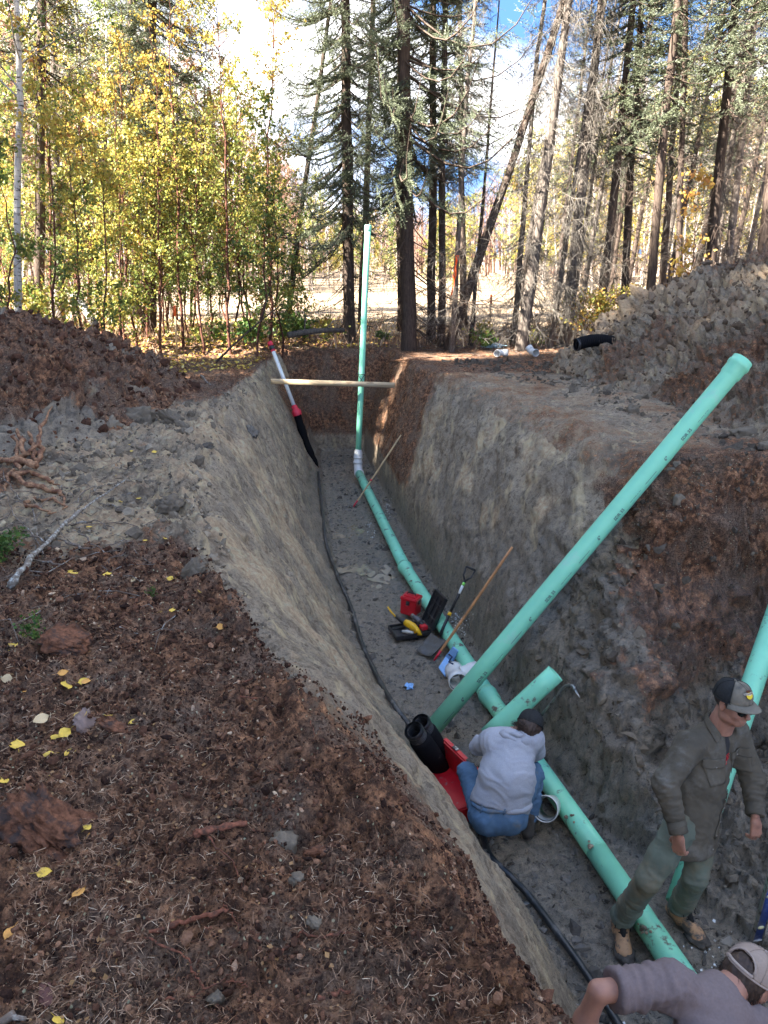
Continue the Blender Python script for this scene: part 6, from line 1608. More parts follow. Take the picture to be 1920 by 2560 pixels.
    f.cap(hem - rt * .065, hem + rt * .065, .146, .146, .05, (bk, 1.10)).cap(hem - rt * .03, mid - rt * .03, .155, .160, .06, (bk, 1.2)).cap(hem + rt * .03, mid + rt * .03, .155, .160, .06, (bk, 1.2)).cap(mid - rt * .03, sc - ax * .07 - rt * .03, .160, .140, .06, (bk, 1.2)).cap(mid + rt * .03, sc - ax * .07 + rt * .03, .160, .140, .06, (bk, 1.2)).cap(sL, sR, .078, .078, .06)
    for s, el, w in ((sL, eL, wL), (sR, eR, wR)): f.cap(s, el, .076, .064, .04).cap(el, w, .062, .044, .03)
    
    def fn(Pg): q = Pg - (hem - ax * .03); return np.maximum((q @ ax), np.sqrt(((q - (q @ ax)[..., None] * ax) ** 2).sum(-1)) - .22)
    f.put(fn, hem - .3, hem + .2, .006, 's')
    S, SF = f.mesh(); S = folds(S, SF, [(sL, eL, .13, .011, 15, 5), (eL, wL, .11, .010, 26, 5), (sR, eR, .13, .012, 15, 5), (eR, wR, .11, .010, 26, 5), (hem, mid, .24, .008, 11, 4), (mid + rt * .12, sR - ax * .1, .11, .008, 15, 5), (mid, sc, .22, .0035, 6, 5)], 8.2)
    sw = np_obj('sweatshirt', S, SF, M_HOOD, e); bs = bvh_of(S, SF)
    out = []
    n = 40; cH = hem - ax * .018
    for i in range(n + 1):
        a = -.25 + (math.pi + .5) * i / n; d = rt * math.cos(a) + (V3(0, -.85, .30)) * math.sin(a); d /= np.linalg.norm(d); rr = bs.ray_cast(Vector(cH + d * .4), -Vector(d), .5); out.append((rr[0] if rr[0] else Vector(cH + d * .15)) + Vector(d) * -.012)
    mb = MB(); mb.tube([p + Vector(ax) * .004 for p in out], .024, 10); mb.build('hem_band', M_HOOD, sw)
    mb = MB(); mb.tube([p + Vector(ax) * .034 + Vector(bk) * .004 for p in out], .0045, 6); mb.build('hem_seam', M_HOOD, sw)
    # hood lying on the shoulders
    f = Field(*bbox_of([sc, hd], .22), .0065); c = sc + ax * .050 + bk * .075 + rt * .010
    RM = np.stack([rt, ax, bk], 1)
    f.ell(c - ax * .02, (.125, .050, .040), .02, RM).ell(c - ax * .055 + rt * .03, (.075, .042, .034), .02, RM)
    f.cap(c - rt * .09 + ax * .018 + bk * .034, c + rt * .01 - ax * .030 + bk * .040, .010, .010, .010, op='s'); f.cap(c + rt * .01 - ax * .030 + bk * .040, c + rt * .10 + ax * .014 + bk * .034, .010, .010, .010, op='s')
    Hd, HdF = f.mesh(); Hd = folds(Hd, HdF, [(c - rt * .12, c + rt * .12, .14, .006, 9, 12)], 2.2); np_obj('hood', Hd, HdF, M_HOOD, sw)
    # hair and cap
    f = Field((-.12, -.16, -.15), (.12, .12, .15), .0055); f.ell((0, -.024, .012), (.088, .106, .094), .01); f.cut((0, .03, 0), (0, 1, .35)); h, hF2 = f.mesh(); h = h + vnormals(h, hF2) * (.006 * noise3(h * np.array([70, 70, 22])))[:, None]
    np_obj('hair', xf(H, h), hF2, M_HAIR, body); mb = MB(); nn = vnormals(h, hF2); idx_ = [i for i in range(0, len(h), 3) if -.06 < h[i][2] < .01 and h[i][0] < .0 and h[i][1] < .02]
    hw = xf(H, h); nw = nn @ np.array(H)[:3, :3].T; hair_strands(mb, [(hw[i], nw[i] * .7 + np.array([-.6, -.1, .3])) for i in idx_], 150, .035, .006, 5); so = mb.build('loose_strands', M_HAIR, body); so['kind'] = 'stuff'
    cap_hat(e, H, M_CAPB, M_CAPB, M_CAPB, size=1.03)
    for a, k in ((aL, V3(-.18, 1, 0)), (aR, V3(.2, 1, 0))): boot('boot', a, k, e, M_BOOTD, laces=False)

# ------------------------------------------------------------------ bending man
def bending_man():
    e = empty('person', (1.25, 2.0, -2.43)); tag(e, 'man in a mauve grey tee and cream mesh cap bending down at the bottom right', 'person'); o0 = np.array(e.location)
    A = lambda u, v, t: np.array(at(u, v, t=t)) - o0
    nk = A(1792, 2478, 3.02); sL = A(1672, 2462, 2.93); sR = A(1890, 2560, 3.02)
    hc = V3(1.10, 1.84, -1.36) - o0; hL, hR = hc + V3(-.06, .06, 0), hc + V3(.08, -.06, -.02)
    kL, kR = V3(1.22, 2.16, -1.80) - o0, V3(1.42, 2.02, -1.85) - o0; aL, aR = V3(1.38, 1.96, -2.30) - o0, V3(1.62, 1.80, -2.30) - o0
    eL = A(1497, 2478, 2.86); wL = A(1415, 2660, 2.98); eR = A(1990, 2700, 3.0); wR = A(1960, 2760, 3.3)
    sc = (sL + sR) / 2; ax = (nk - hc) / np.linalg.norm(nk - hc); rt = (sR - sL) / np.linalg.norm(sR - sL); bk = np.cross(rt, ax); bk /= np.linalg.norm(bk); bk = bk if bk[2] > 0 else -bk
    hd = A(1872, 2448, 3.10); hf = V3(.80, .30, -.52); hu = V3(.42, .20, .88); H = basis(hd, hf, hu)
    f = Field(*bbox_of([nk, sL, sR, hc, kL, kR, aL, aR, eL, wL, eR, wR], .17), .0105)
    mid = (hc + nk) / 2 + bk * .02
    f.cap(hc, mid, .115, .12, .05, (bk, 1.3)).cap(mid, nk - ax * .14, .12, .13, .05, (bk, 1.3)).cap(sL, sR, .05, .05, .05)
    for h, k, a in ((hL, kL, aL), (hR, kR, aR)): f.cap(h, k, .078, .052, .04).cap(k, a, .050, .036, .03)
    for s, el, w in ((sL, eL, wL), (sR, eR, wR)): f.cap(s, (s + el) / 2, .052, .050, .03).cap((s + el) / 2, el, .050, .038, .02).cap(el, el * .6 + w * .4, .037, .040, .02).cap(el * .6 + w * .4, w, .045, .028, .02)
    f.cap(nk - ax * .03, hd - np.array(hf) / 1.0 * .04, .066, .060, .03)
    hp, hF = head_mesh(); parts = [f.mesh(), (xf(H, hp), hF)]
    for w, el, side in ((wL, eL, 1), (wR, eR, -1)):
        z = Vector(w - el).normalized(); y = Vector(bk); y = (y - z * y.dot(z)).normalized(); x = y.cross(z); M = Matrix((x, y, z)).transposed().to_4x4(); M.translation = Vector(w) + z * .03; hm, hf_ = hand_mesh((.45, .55, .65, .75), side); parts.append((xf(M, hm), hf_))
    B, BF = merge(parts); body = np_obj('body', B, BF, M_SKIN, e)
    f = Field(*bbox_of([hc, hL, hR, kL, kR, aL, aR], .17), .011); f.cap(hc - rt * .05, hc + rt * .05, .13, .13, .05)
    for h, k, a in ((hL, kL, aL), (hR, kR, aR)): f.cap(h, k, .10, .078, .05).cap(k, a, .076, .068, .03)
    J, JF = f.mesh(); J = folds(J, JF, [(kL, aL, .12, .010, 24, 5), (hL, kL, .15, .008, 12, 5)], 2); np_obj('jeans', J, JF, M_JEAN, e)
    f = Field(*bbox_of([nk, sL, sR, hc, eL, eR], .19), .0078)
    f.cap(hc, mid, .150, .158, .06, (bk, 1.3)).cap(mid, nk - ax * .15, .158, .155, .06, (bk, 1.25)).cap(sL, sR, .074, .076, .06, None).cap(nk - ax * .06, nk - ax * .005, .095, .078, .05)
    for s, el in ((sL, eL), (sR, eR)): f.cap(s, s + (el - s) * .86, .078, .074, .05)
    for s, el in ((sL, eL), (sR, eR)):
        def fn(Pg, s=s, el=el): d = (el - s) / np.linalg.norm(el - s); q = Pg - (s + (el - s) * .80); return np.maximum(-(q @ d), np.sqrt(((q - (q @ d)[..., None] * d) ** 2).sum(-1)) - .13)
        f.put(fn, s + (el - s) * .8 - .13, s + (el - s) * .8 + .13, .003, 's')
    nd = (hd - nk) / np.linalg.norm(hd - nk); f.cap(nk + nd * .075, nk + nd * .2, .082, .12, .004, op='s')
    S, SF = f.mesh(); S = folds(S, SF, [(sL + (eL - sL) * .2, eL, .12, .009, 24, 5), (sR, eR, .13, .009, 18, 5), (mid, sc, .22, .004, 6, 5), (mid + (sL - sc), sL, .12, .009, 12, 7), (hc, mid, .22, .006, 9, 5)], 4.4)
    tee_ = np_obj('tee_shirt', S, SF, M_TEE, e)
    d = (eL - sL) / np.linalg.norm(eL - sL); mb = MB(); mb.lathe([(.0745, -.012), (.0755, -.011), (.0755, -.008), (.0745, -.007)], 28, frame(sL + (eL - sL) * .77, d), closed=True); mb.build('sleeve_stitch', M_TEE, tee_)
    f = Field((-.12, -.16, -.16), (.12, .12, .15), .005); f.ell((0, -.022, .024), (.087, .107, .098), .01).cap((0, -.055, -.02), (0, -.07, -.085), .070, .052, .03)
    f.ell((.088, .0, -.004), (.022, .026, .040), .006, op='s'); f.ell((-.088, .0, -.004), (.022, .026, .040), .006, op='s'); f.cut((0, .028, 0), (0, 1, .35)); f.cut((0, 0, -.118), (0, .0, -1)); h, hF2 = f.mesh(); h = h + vnormals(h, hF2) * (.005 * noise3(h * np.array([60, 60, 25])) + .003 * noise3(h * np.array([150, 150, 40])))[:, None]
    np_obj('hair', xf(H, h), hF2, M_HAIR, body); mb = MB(); nn = vnormals(h, hF2); idx_ = [i for i in range(0, len(h), 3) if h[i][2] < .02]; hw = xf(H, h); dn = np.array(H.to_3x3() @ Vector((0, -.2, -1)))
    hair_strands(mb, [(hw[i], dn + .35 * (nn[i] @ np.array(H)[:3, :3].T)) for i in idx_], 700, .022, .002, 9, .0011); so = mb.build('loose_strands', M_HAIR, body); so['kind'] = 'stuff'
    cap_hat(e, H, M_CAPW2, M_CAPW, M_CAPG, arch=True, size=1.04)
    boot('boot', aL, V3(.3, .9, 0), e, M_BOOTD, laces=False); boot('boot', aR, V3(.5, .8, 0), e, M_BOOTD, laces=False)

standing_man(); crouching_man(); bending_man()

# ================================================================== LITTER, CLODS, ROOTS, LEAVES
def tint_mat(name, stops, rough=.9, scale=120, bump=.002):
    m = new_mat(name, rough=rough); t = NT(m); a = t.n('ShaderNodeAttribute', attribute_name='tint'); sp = t.n('ShaderNodeSeparateColor'); t.l(a.outputs['Color'], sp.inputs[0])
    n = t.noise(t.pos(), scale, 4, .7); f = t.math('ADD', sp.outputs[0], t.math('MULTIPLY', t.math('SUBTRACT', n, .5), .7), clamp=True)
    t.set('Base Color', t.ramp(f, stops)); t.set('Normal', t.bump(n, bump, .9)); t.set('Specular IOR Level', .12); return m
M_CRUMB = tint_mat('peat_crumbs', [(0, (.024, .013, .010)), (.40, (.115, .055, .034)), (.70, (.28, .150, .090)), (.93, (.38, .265, .18)), (1, (.55, .42, .29))])
M_CLODG = tint_mat('clay_clods', [(0, (.070, .056, .044)), (.45, (.185, .152, .115)), (.8, (.30, .25, .185)), (1, (.46, .37, .24))], scale=45, bump=.006)
M_CLODB = tint_mat('brown_clods', [(0, (.055, .038, .027)), (.45, (.175, .125, .086)), (.8, (.29, .215, .150)), (1, (.44, .34, .22))], scale=45, bump=.006)
M_CLODM = tint_mat('mud_clods', [(0, (.055, .047, .040)), (.5, (.150, .134, .116)), (1, (.25, .225, .19))], .6, 60, .004)
M_NEED = tint_mat('dry_needles', [(0, (.13, .07, .042)), (.4, (.32, .19, .12)), (.8, (.50, .36, .24)), (1, (.64, .52, .38))], .8, 200, .0005)
M_ROOT = plain('root_bark', (.20, .078, .048), .85, .45, 90, .003, (.085, .045, .032), 40, (.46, .60), obj=False)
M_TWIG = plain('twig_bark', (.16, .125, .10), .85, .35, 24, .001, (.36, .35, .32), 18, (.52, .64), obj=False)
M_ROT = plain('rotten_wood', (.15, .068, .040), .95, .6, 45, .010, (.060, .042, .036), 16, (.48, .60), obj=False)
M_STUMP = plain('torn_wood', (.33, .185, .105), .85, .35, 40, .003, (.15, .07, .045), 16, (.46, .58), obj=False)
M_WATER = new_mat('muddy_water', (.24, .185, .115), .2); 
M_FROTH = plain('pale_froth', (.38, .36, .32), .5, .3, 60, .001)
M_LITTER = leaf_material('fallen_leaves', [(0, (.20, .10, .05)), (.3, (.42, .24, .08)), (.6, (.66, .46, .06)), (.85, (.74, .58, .12)), (1, (.66, .52, .30))], .15)

def _rock(r, seed, sub=1):
    bm = bmesh.new(); bmesh.ops.create_icosphere(bm, subdivisions=sub, radius=1); q = np.random.RandomState(seed)
    V = np.array([v.co[:] for v in bm.verts]); F = np.array([[v.index for v in f.verts] for f in bm.faces]); bm.free()
    V = V * (1 + r * q.normal(size=(len(V), 1))) * (1 + .30 * q.normal(size=(1, 3))) + .12 * r * q.normal(size=V.shape); return V, F
CRUMBS = [_rock(.20, 60 + k) for k in range(3)]
ROCKS = [_rock(.34, k) for k in range(6)]
OCT = (np.array([[1, 0, 0], [-1, 0, 0], [0, 1, 0], [0, -1, 0], [0, 0, 1], [0, 0, -1.]]) * [1, .8, .7], np.array([[0, 2, 4], [2, 1, 4], [1, 3, 4], [3, 0, 4], [2, 0, 5], [1, 2, 5], [3, 1, 5], [0, 3, 5]]))
ROCKS2 = [_rock(.16, 40 + k, 2) for k in range(4)]

def rand_frames(n, r):
    q = r.normal(size=(n, 4)); q /= np.linalg.norm(q, axis=1)[:, None]; w, x, y, z = q.T
    return np.stack([np.stack([1 - 2 * (y * y + z * z), 2 * (x * y - z * w), 2 * (x * z + y * w)], -1), np.stack([2 * (x * y + z * w), 1 - 2 * (x * x + z * z), 2 * (y * z - x * w)], -1), np.stack([2 * (x * z - y * w), 2 * (y * z + x * w), 1 - 2 * (x * x + y * y)], -1)], 1)
Ngr = np.cross(np.gradient(P0, axis=1), np.gradient(P0, axis=0)); Ngr /= np.linalg.norm(Ngr, axis=-1)[..., None] + 1e-9
def surf_np(x, y, r=None):
    i = np.clip(np.searchsorted(gx, x), 1, nx - 2); j = np.clip(np.searchsorted(gy, y), 1, ny - 2); p = P0[j, i].astype(float).copy(); n = Ngr[j, i]
    if r is not None:
        d = r.normal(size=p.shape) * .006; p += d - n * (d * n).sum(1)[:, None]
    return p, n, soil[j, i]

def clods(name, pos, nrm, size, tint, mat, label, templates, r, sink=.25, flat=(1, 1, 1), cat='clods'):
    Vs = []; Fs = []; Ts = []; b = 0; k = r.randint(0, len(templates), len(pos))
    for q, (tv, tf) in enumerate(templates):
        m = k == q; n = int(m.sum())
        if not n: continue
        V, F, T = scatter(tv * np.array(flat), tf, pos[m] + nrm[m] * (size[m] * (.5 - sink))[:, None], rand_frames(n, r), size[m] * .5, tint[m]); Vs.append(V); Fs.append(F + b); Ts.append(T); b += len(V)
    o = link(name, mesh_np(name, np.concatenate(Vs), np.concatenate(Fs), mat, False, {'tint': np.concatenate(Ts)})); tag(o, label, cat, kind='stuff'); return o

def ysamp(n, y0, y1, r, x_fn):
    y = y0 * (y1 / y0) ** r.rand(n); lo, hi = x_fn(y); return lo + (hi - lo) * r.rand(n), y
r = np.random.RandomState(21)
# peat crumbs on the near left bank
x, y = ysamp(32000, .95, 4.3, r, lambda y: (-.56 * y - .15, np.interp(y, yLL, xLL) + .55)); p, n, s = surf_np(x, y, r)
sz = (.0042 + .0036 * r.gamma(1.2, size=len(x))) * (.55 + .24 * y); cl = noise3(p * 3.3) > (-.35 + .2 * r.normal(size=len(x))); m = (s[:, 0] > .25) & cl; 
clods('soil_crumbs', p[m], n[m], sz[m], np.clip(.22 + .20 * r.normal(size=m.sum()) + .55 * (r.rand(m.sum()) > .955), 0, 1), M_CRUMB, 'loose brown crumbs of peat and bark on the near bank', [OCT, OCT] + CRUMBS, r)
# clay crumbs on the clay apron, walls and right bank
x, y = ysamp(11000, 1.6, 13, r, lambda y: (np.interp(y, yLL, xLL) - 1.7, np.interp(y, yLL, xLL) + .9)); p, n, s = surf_np(x, y, r); cl = noise3(p * 2.5 + 5) > (-.05 + .3 * r.normal(size=len(x))); m = (s[:, 0] < .5) & cl & (x < np.interp(y, yLL, xLL) + .12 + .1 * r.rand(len(x)))
clods('clay_crumbs', p[m], n[m], ((.010 + .010 * r.gamma(1.2, size=len(x))) * (.6 + .10 * y))[m], np.clip(.42 + .2 * r.normal(size=m.sum()), 0, 1), M_CLODG, 'broken grey clay crumbs along the left lip of the trench', ROCKS, r, sink=.45)
x, y = ysamp(9000, 4.0, 15, r, lambda y: (np.interp(y, yFR, xFR) + .12, np.interp(y, yLR, xLR) + 2.6)); p, n, s = surf_np(x, y, r); cl = noise3(p * 2.0 + 15) > (.0 + .3 * r.normal(size=len(x)) - .3 * (y < 6.5)); m = cl & ((y < 6.8) | ((x > np.interp(y, yLR, xLR) + .55 + .5 * r.rand(len(x)))))
clods('clay_crumbs', p[m], n[m], ((.012 + .014 * r.gamma(1.2, size=len(x))) * (.6 + .08 * y))[m], np.clip(.36 + .12 * r.normal(size=m.sum()) - .25 * (s[m, 0] > .5), 0, 1), M_CLODG, 'broken clay crumbs over the right bank and wall', ROCKS, r, sink=.5)
x, y = ysamp(3200, 2.8, 16.5, r, lambda y: (np.interp(y, yFL, xFL), np.interp(y, yFR, xFR))); p, n, s = surf_np(x, y, r); m = noise3(p * 3.1 + 8) > .05 * r.normal(size=len(x))
clods('mud_lumps', p[m], n[m], ((.012 + .014 * r.gamma(1.2, size=len(x))) * (.7 + .07 * y))[m], np.clip(.40 + .2 * r.normal(size=m.sum()), 0, 1), M_CLODM, 'trodden wet mud lumps on the trench floor', ROCKS, r, sink=.75, flat=(1.4, 1.1, .6))
# clods on the spoil heaps
def pile_clods(Pm, n_, base, label, mat, r, tmean, seed):
    N = np.cross(np.gradient(Pm, axis=1), np.gradient(Pm, axis=0)); N /= np.linalg.norm(N, axis=-1)[..., None] + 1e-9
    j = r.randint(2, Pm.shape[0] - 2, n_); i = r.randint(2, Pm.shape[1] - 2, n_); p = Pm[j, i].astype(float) + r.normal(size=(n_, 3)) * .012; g = height(p[:, 0], p[:, 1]); m = (p[:, 2] > g + .0) & (np.abs(p[:, 0]) < .56 * p[:, 1] + .5)
    p, nn = p[m], N[j, i][m]; k = len(p); sz = base * (.35 + .42 * r.gamma(1.1, size=k)) * (.5 + .06 * p[:, 1]); sz = np.minimum(sz, .20)
    big = sz > base * 1.0
    clods('soil_clods', p[~big], nn[~big], sz[~big], np.clip(tmean + .12 * r.normal(size=(~big).sum()), 0, 1), mat, label, ROCKS, r, sink=.5); 
    clods('soil_clods', p[big], nn[big], sz[big], np.clip(tmean + .08 * r.normal(size=big.sum()), 0, 1), mat, label.replace('loose', 'larger'), ROCKS2, r, sink=.55)
pile_clods(PR, 20000, .042, 'loose clay clods strewn over the right spoil heap', M_CLODB, r, .32, 1)
pile_clods(PL, 12000, .048, 'loose peat clods strewn over the left spoil heap', M_CRUMB, r, .22, 2)
# dry needles
def needles(name, x, y, ln, w, label, mat, r, tint, lift=.002, curve=.12):
    p, n, s = surf_np(x, y, r); k = len(x); a = r.rand(k) * 6.283; t = np.stack([np.cos(a), np.sin(a), 0 * a], 1); t -= n * (t * n).sum(1)[:, None]; t += n * (r.normal(size=k) * .12)[:, None]; t /= np.linalg.norm(t, axis=1)[:, None]; b = np.cross(n, t)
    c = r.normal(size=k)[:, None] * curve; P1 = p + n * lift; L = ln[:, None]; W = w[:, None]
    A = P1 - t * L / 2; M_ = P1 + b * c * L + n * L * .05; B = P1 + t * L / 2
    V = np.stack([A - b * W, A + b * W, M_ - b * W, M_ + b * W, B - b * W * .5, B + b * W * .5], 1).reshape(-1, 3); i = np.arange(k)[:, None] * 6
    F = np.concatenate([i + [[0, 1, 3, 2]], i + [[2, 3, 5, 4]]]); o = link(name, mesh_np(name, V, F, mat, False, {'tint': np.repeat(tint, 6)[:, None] * np.ones((1, 3))})); tag(o, label, 'needles', kind='stuff'); return o
x, y = ysamp(24000, .95, 3.9, r, lambda y: (-.56 * y - .1, np.interp(y, yLL, xLL) - .05)); m = noise3(np.stack([x * 1.6, y * 1.6, 0 * x], -1)) + .55 * (-(x - np.interp(y, yLL, xLL)) / .9 - .6) > r.normal(size=len(x)) * .35 - .05; x, y = x[m], y[m]
needles('dry_needles', x, y, .014 + .024 * r.rand(len(x)), .0005 + .0004 * r.rand(len(x)), 'dry spruce and pine needles littering the near bank', M_NEED, r, np.clip(.38 + .26 * r.normal(size=len(x)), 0, 1), .005, .05)
# brown leaf scraps and far leaf litter
x, y = ysamp(420, 1.0, 6.5, r, lambda y: (-.56 * y - .1, np.interp(y, yLL, xLL) - .35)); p, n, s = surf_np(x, y, r)
V, F, T = scatter(*LEAFQ, p + n * .006, frames(np.cross(n, r.normal(size=n.shape)) + n * .2, r), .007 + .012 * r.rand(len(x)), np.clip(.02 + .16 * r.rand(len(x)), 0, 1)); o = link('leaf_scraps', mesh_np('leaf_scraps', V, F, M_LITTER, False, {'tint': T})); tag(o, 'small brown leaf scraps over the left bank', 'leaf litter', kind='stuff')
k = 9000; y = 14.2 + 9 * r.rand(k); x = -9 + 8.6 * r.rand(k) ** .9 + .8 * r.normal(size=k); k2 = 1500; y = np.concatenate([y, 16.5 + 4.5 * r.rand(k2)]); x = np.concatenate([x, -.5 + 9 * r.rand(k2)]); m = ~((y < YEND + .3) & (x > -2.5)); x, y = x[m], y[m]; p, n, s = surf_np(x, y, r)
V, F, T = scatter(*LEAFQ, p + n * .01, frames(np.cross(n, r.normal(size=n.shape)) + n * .3, r), .04 + .05 * r.rand(len(x)), np.clip(.55 + .25 * r.normal(size=len(x)), 0, 1)); o = link('leaf_litter', mesh_np('leaf_litter', V, F, M_LITTER, False, {'tint': T})); tag(o, 'carpet of yellow fallen leaves under the saplings', 'leaf litter', kind='stuff')
# weeds and dry grass along the edge of the wood
k = 5200; x = -9 + 20 * r.rand(k); y = 17.3 + 4.5 * r.rand(k); m = noise3(np.stack([x * .9, y * .9, 0 * x], -1)) > -.1; x, y = x[m], y[m]; p, n, s = surf_np(x, y, r); hh = .10 + .30 * r.rand(len(x)); a = r.rand(len(x)) * 6.28
d = np.stack([np.cos(a), np.sin(a), 0 * a], 1); top = p + np.array([0, 0, 1.]) * hh[:, None] + d * (hh * .5)[:, None]; side = np.stack([-np.sin(a), np.cos(a), 0 * a], 1) * .007
V = np.stack([p - side, p + side, (p + top) / 2 + side * .8 + [0, 0, .03], top], 1).reshape(-1, 3); i = np.arange(len(x))[:, None] * 4; F = np.concatenate([i + [[0, 1, 2, 3]]])
o = link('dry_grass', mesh_np('dry_grass', V, F, M_NEED, False, {'tint': np.repeat(np.clip(.45 + .3 * r.normal(size=len(x)), 0, 1), 4)[:, None] * np.ones((1, 3))})); tag(o, 'dry grass and stalks along the edge of the wood', 'grass', kind='stuff')
WD = [leafy_proto(71 + q, .55, .006, 260, .075, .05, .34, M_SAPBARK, M_GREEN if q < 2 else M_LEAF, (.62, .3) if q < 2 else (.55, .25), 12, .7) for q in range(3)]
for k, (u, Y, s, q) in enumerate([(560, 17.6, 1.0, 0), (600, 17.2, 1.2, 1), (640, 17.8, 1.0, 2), (690, 17.5, 1.1, 0), (720, 18.3, 1.2, 1), (770, 18.2, .9, 0), (820, 18.0, .9, 2), (500, 17.3, .8, 2), (945, 17.8, .6, 1), (1205, 16.9, .75, 0), (1218, 17.3, .9, 2), (1350, 17.4, .7, 2)]):
    b = base_at(u, Y); plant_tree('weed', WD[q], b, ['low green weed clump at the edge of the wood', 'low bright green weed clump at the edge of the wood', 'low yellowing weed clump at the edge of the wood'][q], 'plant', 'weeds at the edge of the wood', scale=s)
SH = leafy_proto(81, 1.2, .012, 1300, .060, .05, .75, M_SAPBARK, M_LEAF, (.50, .25), 30, .8)
for u, Y, s, lb in ((1470, 17.6, .95, 'low yellow green shrub behind the black corrugated pipe, left half'), (1528, 17.3, 1.0, 'low yellow green shrub behind the black corrugated pipe, right half'), (700, 19.0, 1.1, 'green shrub between the saplings and the dark spruce'), (120, 16.2, 1.3, 'bushy yellow shrub behind the peat heap near the birch'), (330, 17.0, 1.2, 'bushy shrub behind the end of the peat heap')):
    plant_tree('shrub', SH, base_at(u, Y), lb, 'shrub', scale=s)
OR = leafy_proto(82, 3.0, .016, 420, .075, .25, .50, M_SAPBARK, M_LEAF, (.88, .12), 22, .8); plant_tree('sapling', OR, base_at(1705, 15.4), 'small sapling with orange leaves in front of the dark trunks on the right', scale=1.15)
# green ground plants on the left bank
for (u, v, s) in ((18, 1420, .34), (95, 1600, .20), (30, 1385, .26), (385, 1497, .10)):
    b = hit(u, v); plant_tree('seedling', WD[0], b, {18: 'green leafed seedling at the left edge under the lichen branch', 95: 'small green seedling beside the bark on the left bank', 30: 'green leafed seedling at the very left edge', 385: 'tiny green sprout near the clay lip'}[u], 'plant', scale=s)

# ---- yellow leaves one by one
def leaf_mesh(seed):
    q = random.Random(seed); n = 11; vs = []; fs = []
    for j in range(5):
        t = j / 4
        for i in range(n):
            a = -1 + 2 * i / (n - 1); prof = math.sin(math.pi * min(1, max(.0, t)) ** .8) ** .75 * .42; z = .10 * math.sin(a * 2.2 + q.random() * .1) * q.uniform(.4, 1.3) + .12 * (t - .5) ** 2 * q.uniform(-1, 1.6)
            vs.append((a * prof * (1 + .07 * math.sin(i * 2.6 + seed)), t * (1 + .02 * q.gauss(0, 1)), z * .6))
    for j in range(4):
        for i in range(n - 1): k = j * n + i; fs.append((k, k + 1, k + n + 1, k + n))
    mb = MB(); mb.add(vs, fs); mb.tube([(0, 0, 0), (.03, -.2, .03), (.02, -.42, .01)], .014, 4)
    return mb.mesh('fallen_leaf', None)
M_YL = plain('yellow_leaf', (.74, .50, .07), .6, .22, 90, .0006, (.40, .20, .05), 60, (.58, .72)); M_OL = plain('orange_leaf', (.66, .32, .07), .6, .3, 90, .0006, (.32, .15, .05), 60, (.56, .7)); M_TL = plain('pale_leaf', (.58, .44, .26), .7, .2, 90, .0006)
LM = [leaf_mesh(k) for k in range(5)]; LMM = {}
for k, me in enumerate(LM):
    for c, mt in (('yellow', M_YL), ('orange', M_OL), ('pale tan', M_TL)):
        mm = me.copy(); mm.materials.append(mt); LMM[(k, c)] = mm
LV = [(80, 880, 'yellow', 66), (255, 900, 'yellow', 44), (235, 835, 'yellow', 38), (322, 785, 'yellow', 58), (375, 695, 'yellow', 66), (475, 725, 'yellow', 48), (640, 740, 'yellow', 50), (350, 868, 'yellow', 52), (88, 1108, 'yellow', 44), (85, 1145, 'yellow', 56), (160, 1450, 'yellow', 58), (340, 1560, 'orange', 60), (70, 1700, 'orange', 54), (30, 425, 'yellow', 62), (260, 530, 'orange', 44), (300, 570, 'yellow', 56), (360, 570, 'yellow', 50), (410, 555, 'orange', 44), (730, 250, 'yellow', 42), (995, 310, 'orange', 36), (800, 230, 'yellow', 32), (625, 100, 'pale tan', 34), (335, 60, 'yellow', 36), (500, 65, 'yellow', 34), (165, 95, 'yellow', 38), (225, 725, 'pale tan', 60), (145, 340, 'pale tan', 38), (10, 1015, 'yellow', 40), (245, 2115, 'yellow', 52), (575, 1490, 'pale tan', 42), (405, 1290, 'orange', 44), (390, 1245, 'yellow', 36), (1080, 1712, 'pale tan', 44), (870, 235, 'orange', 30), (915, 150, 'yellow', 28), (800, 90, 'yellow', 30), (810, 525, 'pale tan', 36), (215, 1000, 'yellow', 34), (65, 545, 'pale tan', 44), (100, 610, 'orange', 34)]
LV = [(u / 1.843, 1400 + v / 1.843, c, w / 1.843) for u, v, c, w in LV] + [(u / 2.37, 750 + v / 2.37, c, w / 2.37) for u, v, c, w in ((700, 1050, 'yellow', 34), (830, 1180, 'yellow', 34), (755, 860, 'yellow', 24), (930, 900, 'yellow', 28), (545, 1350, 'yellow', 30), (975, 1420, 'yellow', 28), (430, 1612, 'yellow', 44), (640, 1620, 'yellow', 40), (870, 1430, 'yellow', 26), (1045, 1645, 'orange', 34), (785, 897, 'yellow', 20), (710, 1195, 'yellow', 26))]
for k, (u, v, c, w) in enumerate(LV):
    p = hit(u, v); _, nn = surf(p.x, p.y); dpt = (p - cam.location).length; s = w * dpt / FPX * 1.05; o = link('fallen_leaf', LMM[(k % 5, c)])
    tg = Vector((rnd.gauss(0, 1), rnd.gauss(0, 1), 0)); nn = (nn + Vector((rnd.gauss(0, .25), rnd.gauss(0, .25), .3))).normalized(); o.matrix_world = basis(p + nn * .008, tg, nn) @ Matrix.Scale(s, 4)
    wh = 'on the grey clay apron' if k >= 40 else 'at the left edge of the frame' if u < 60 else 'among the needles on the near bank' if v < 2050 else 'near the bottom of the near bank' 
    tag(o, f'{c} fallen leaf lying {wh}', 'leaf', 'single fallen leaves on the left bank')

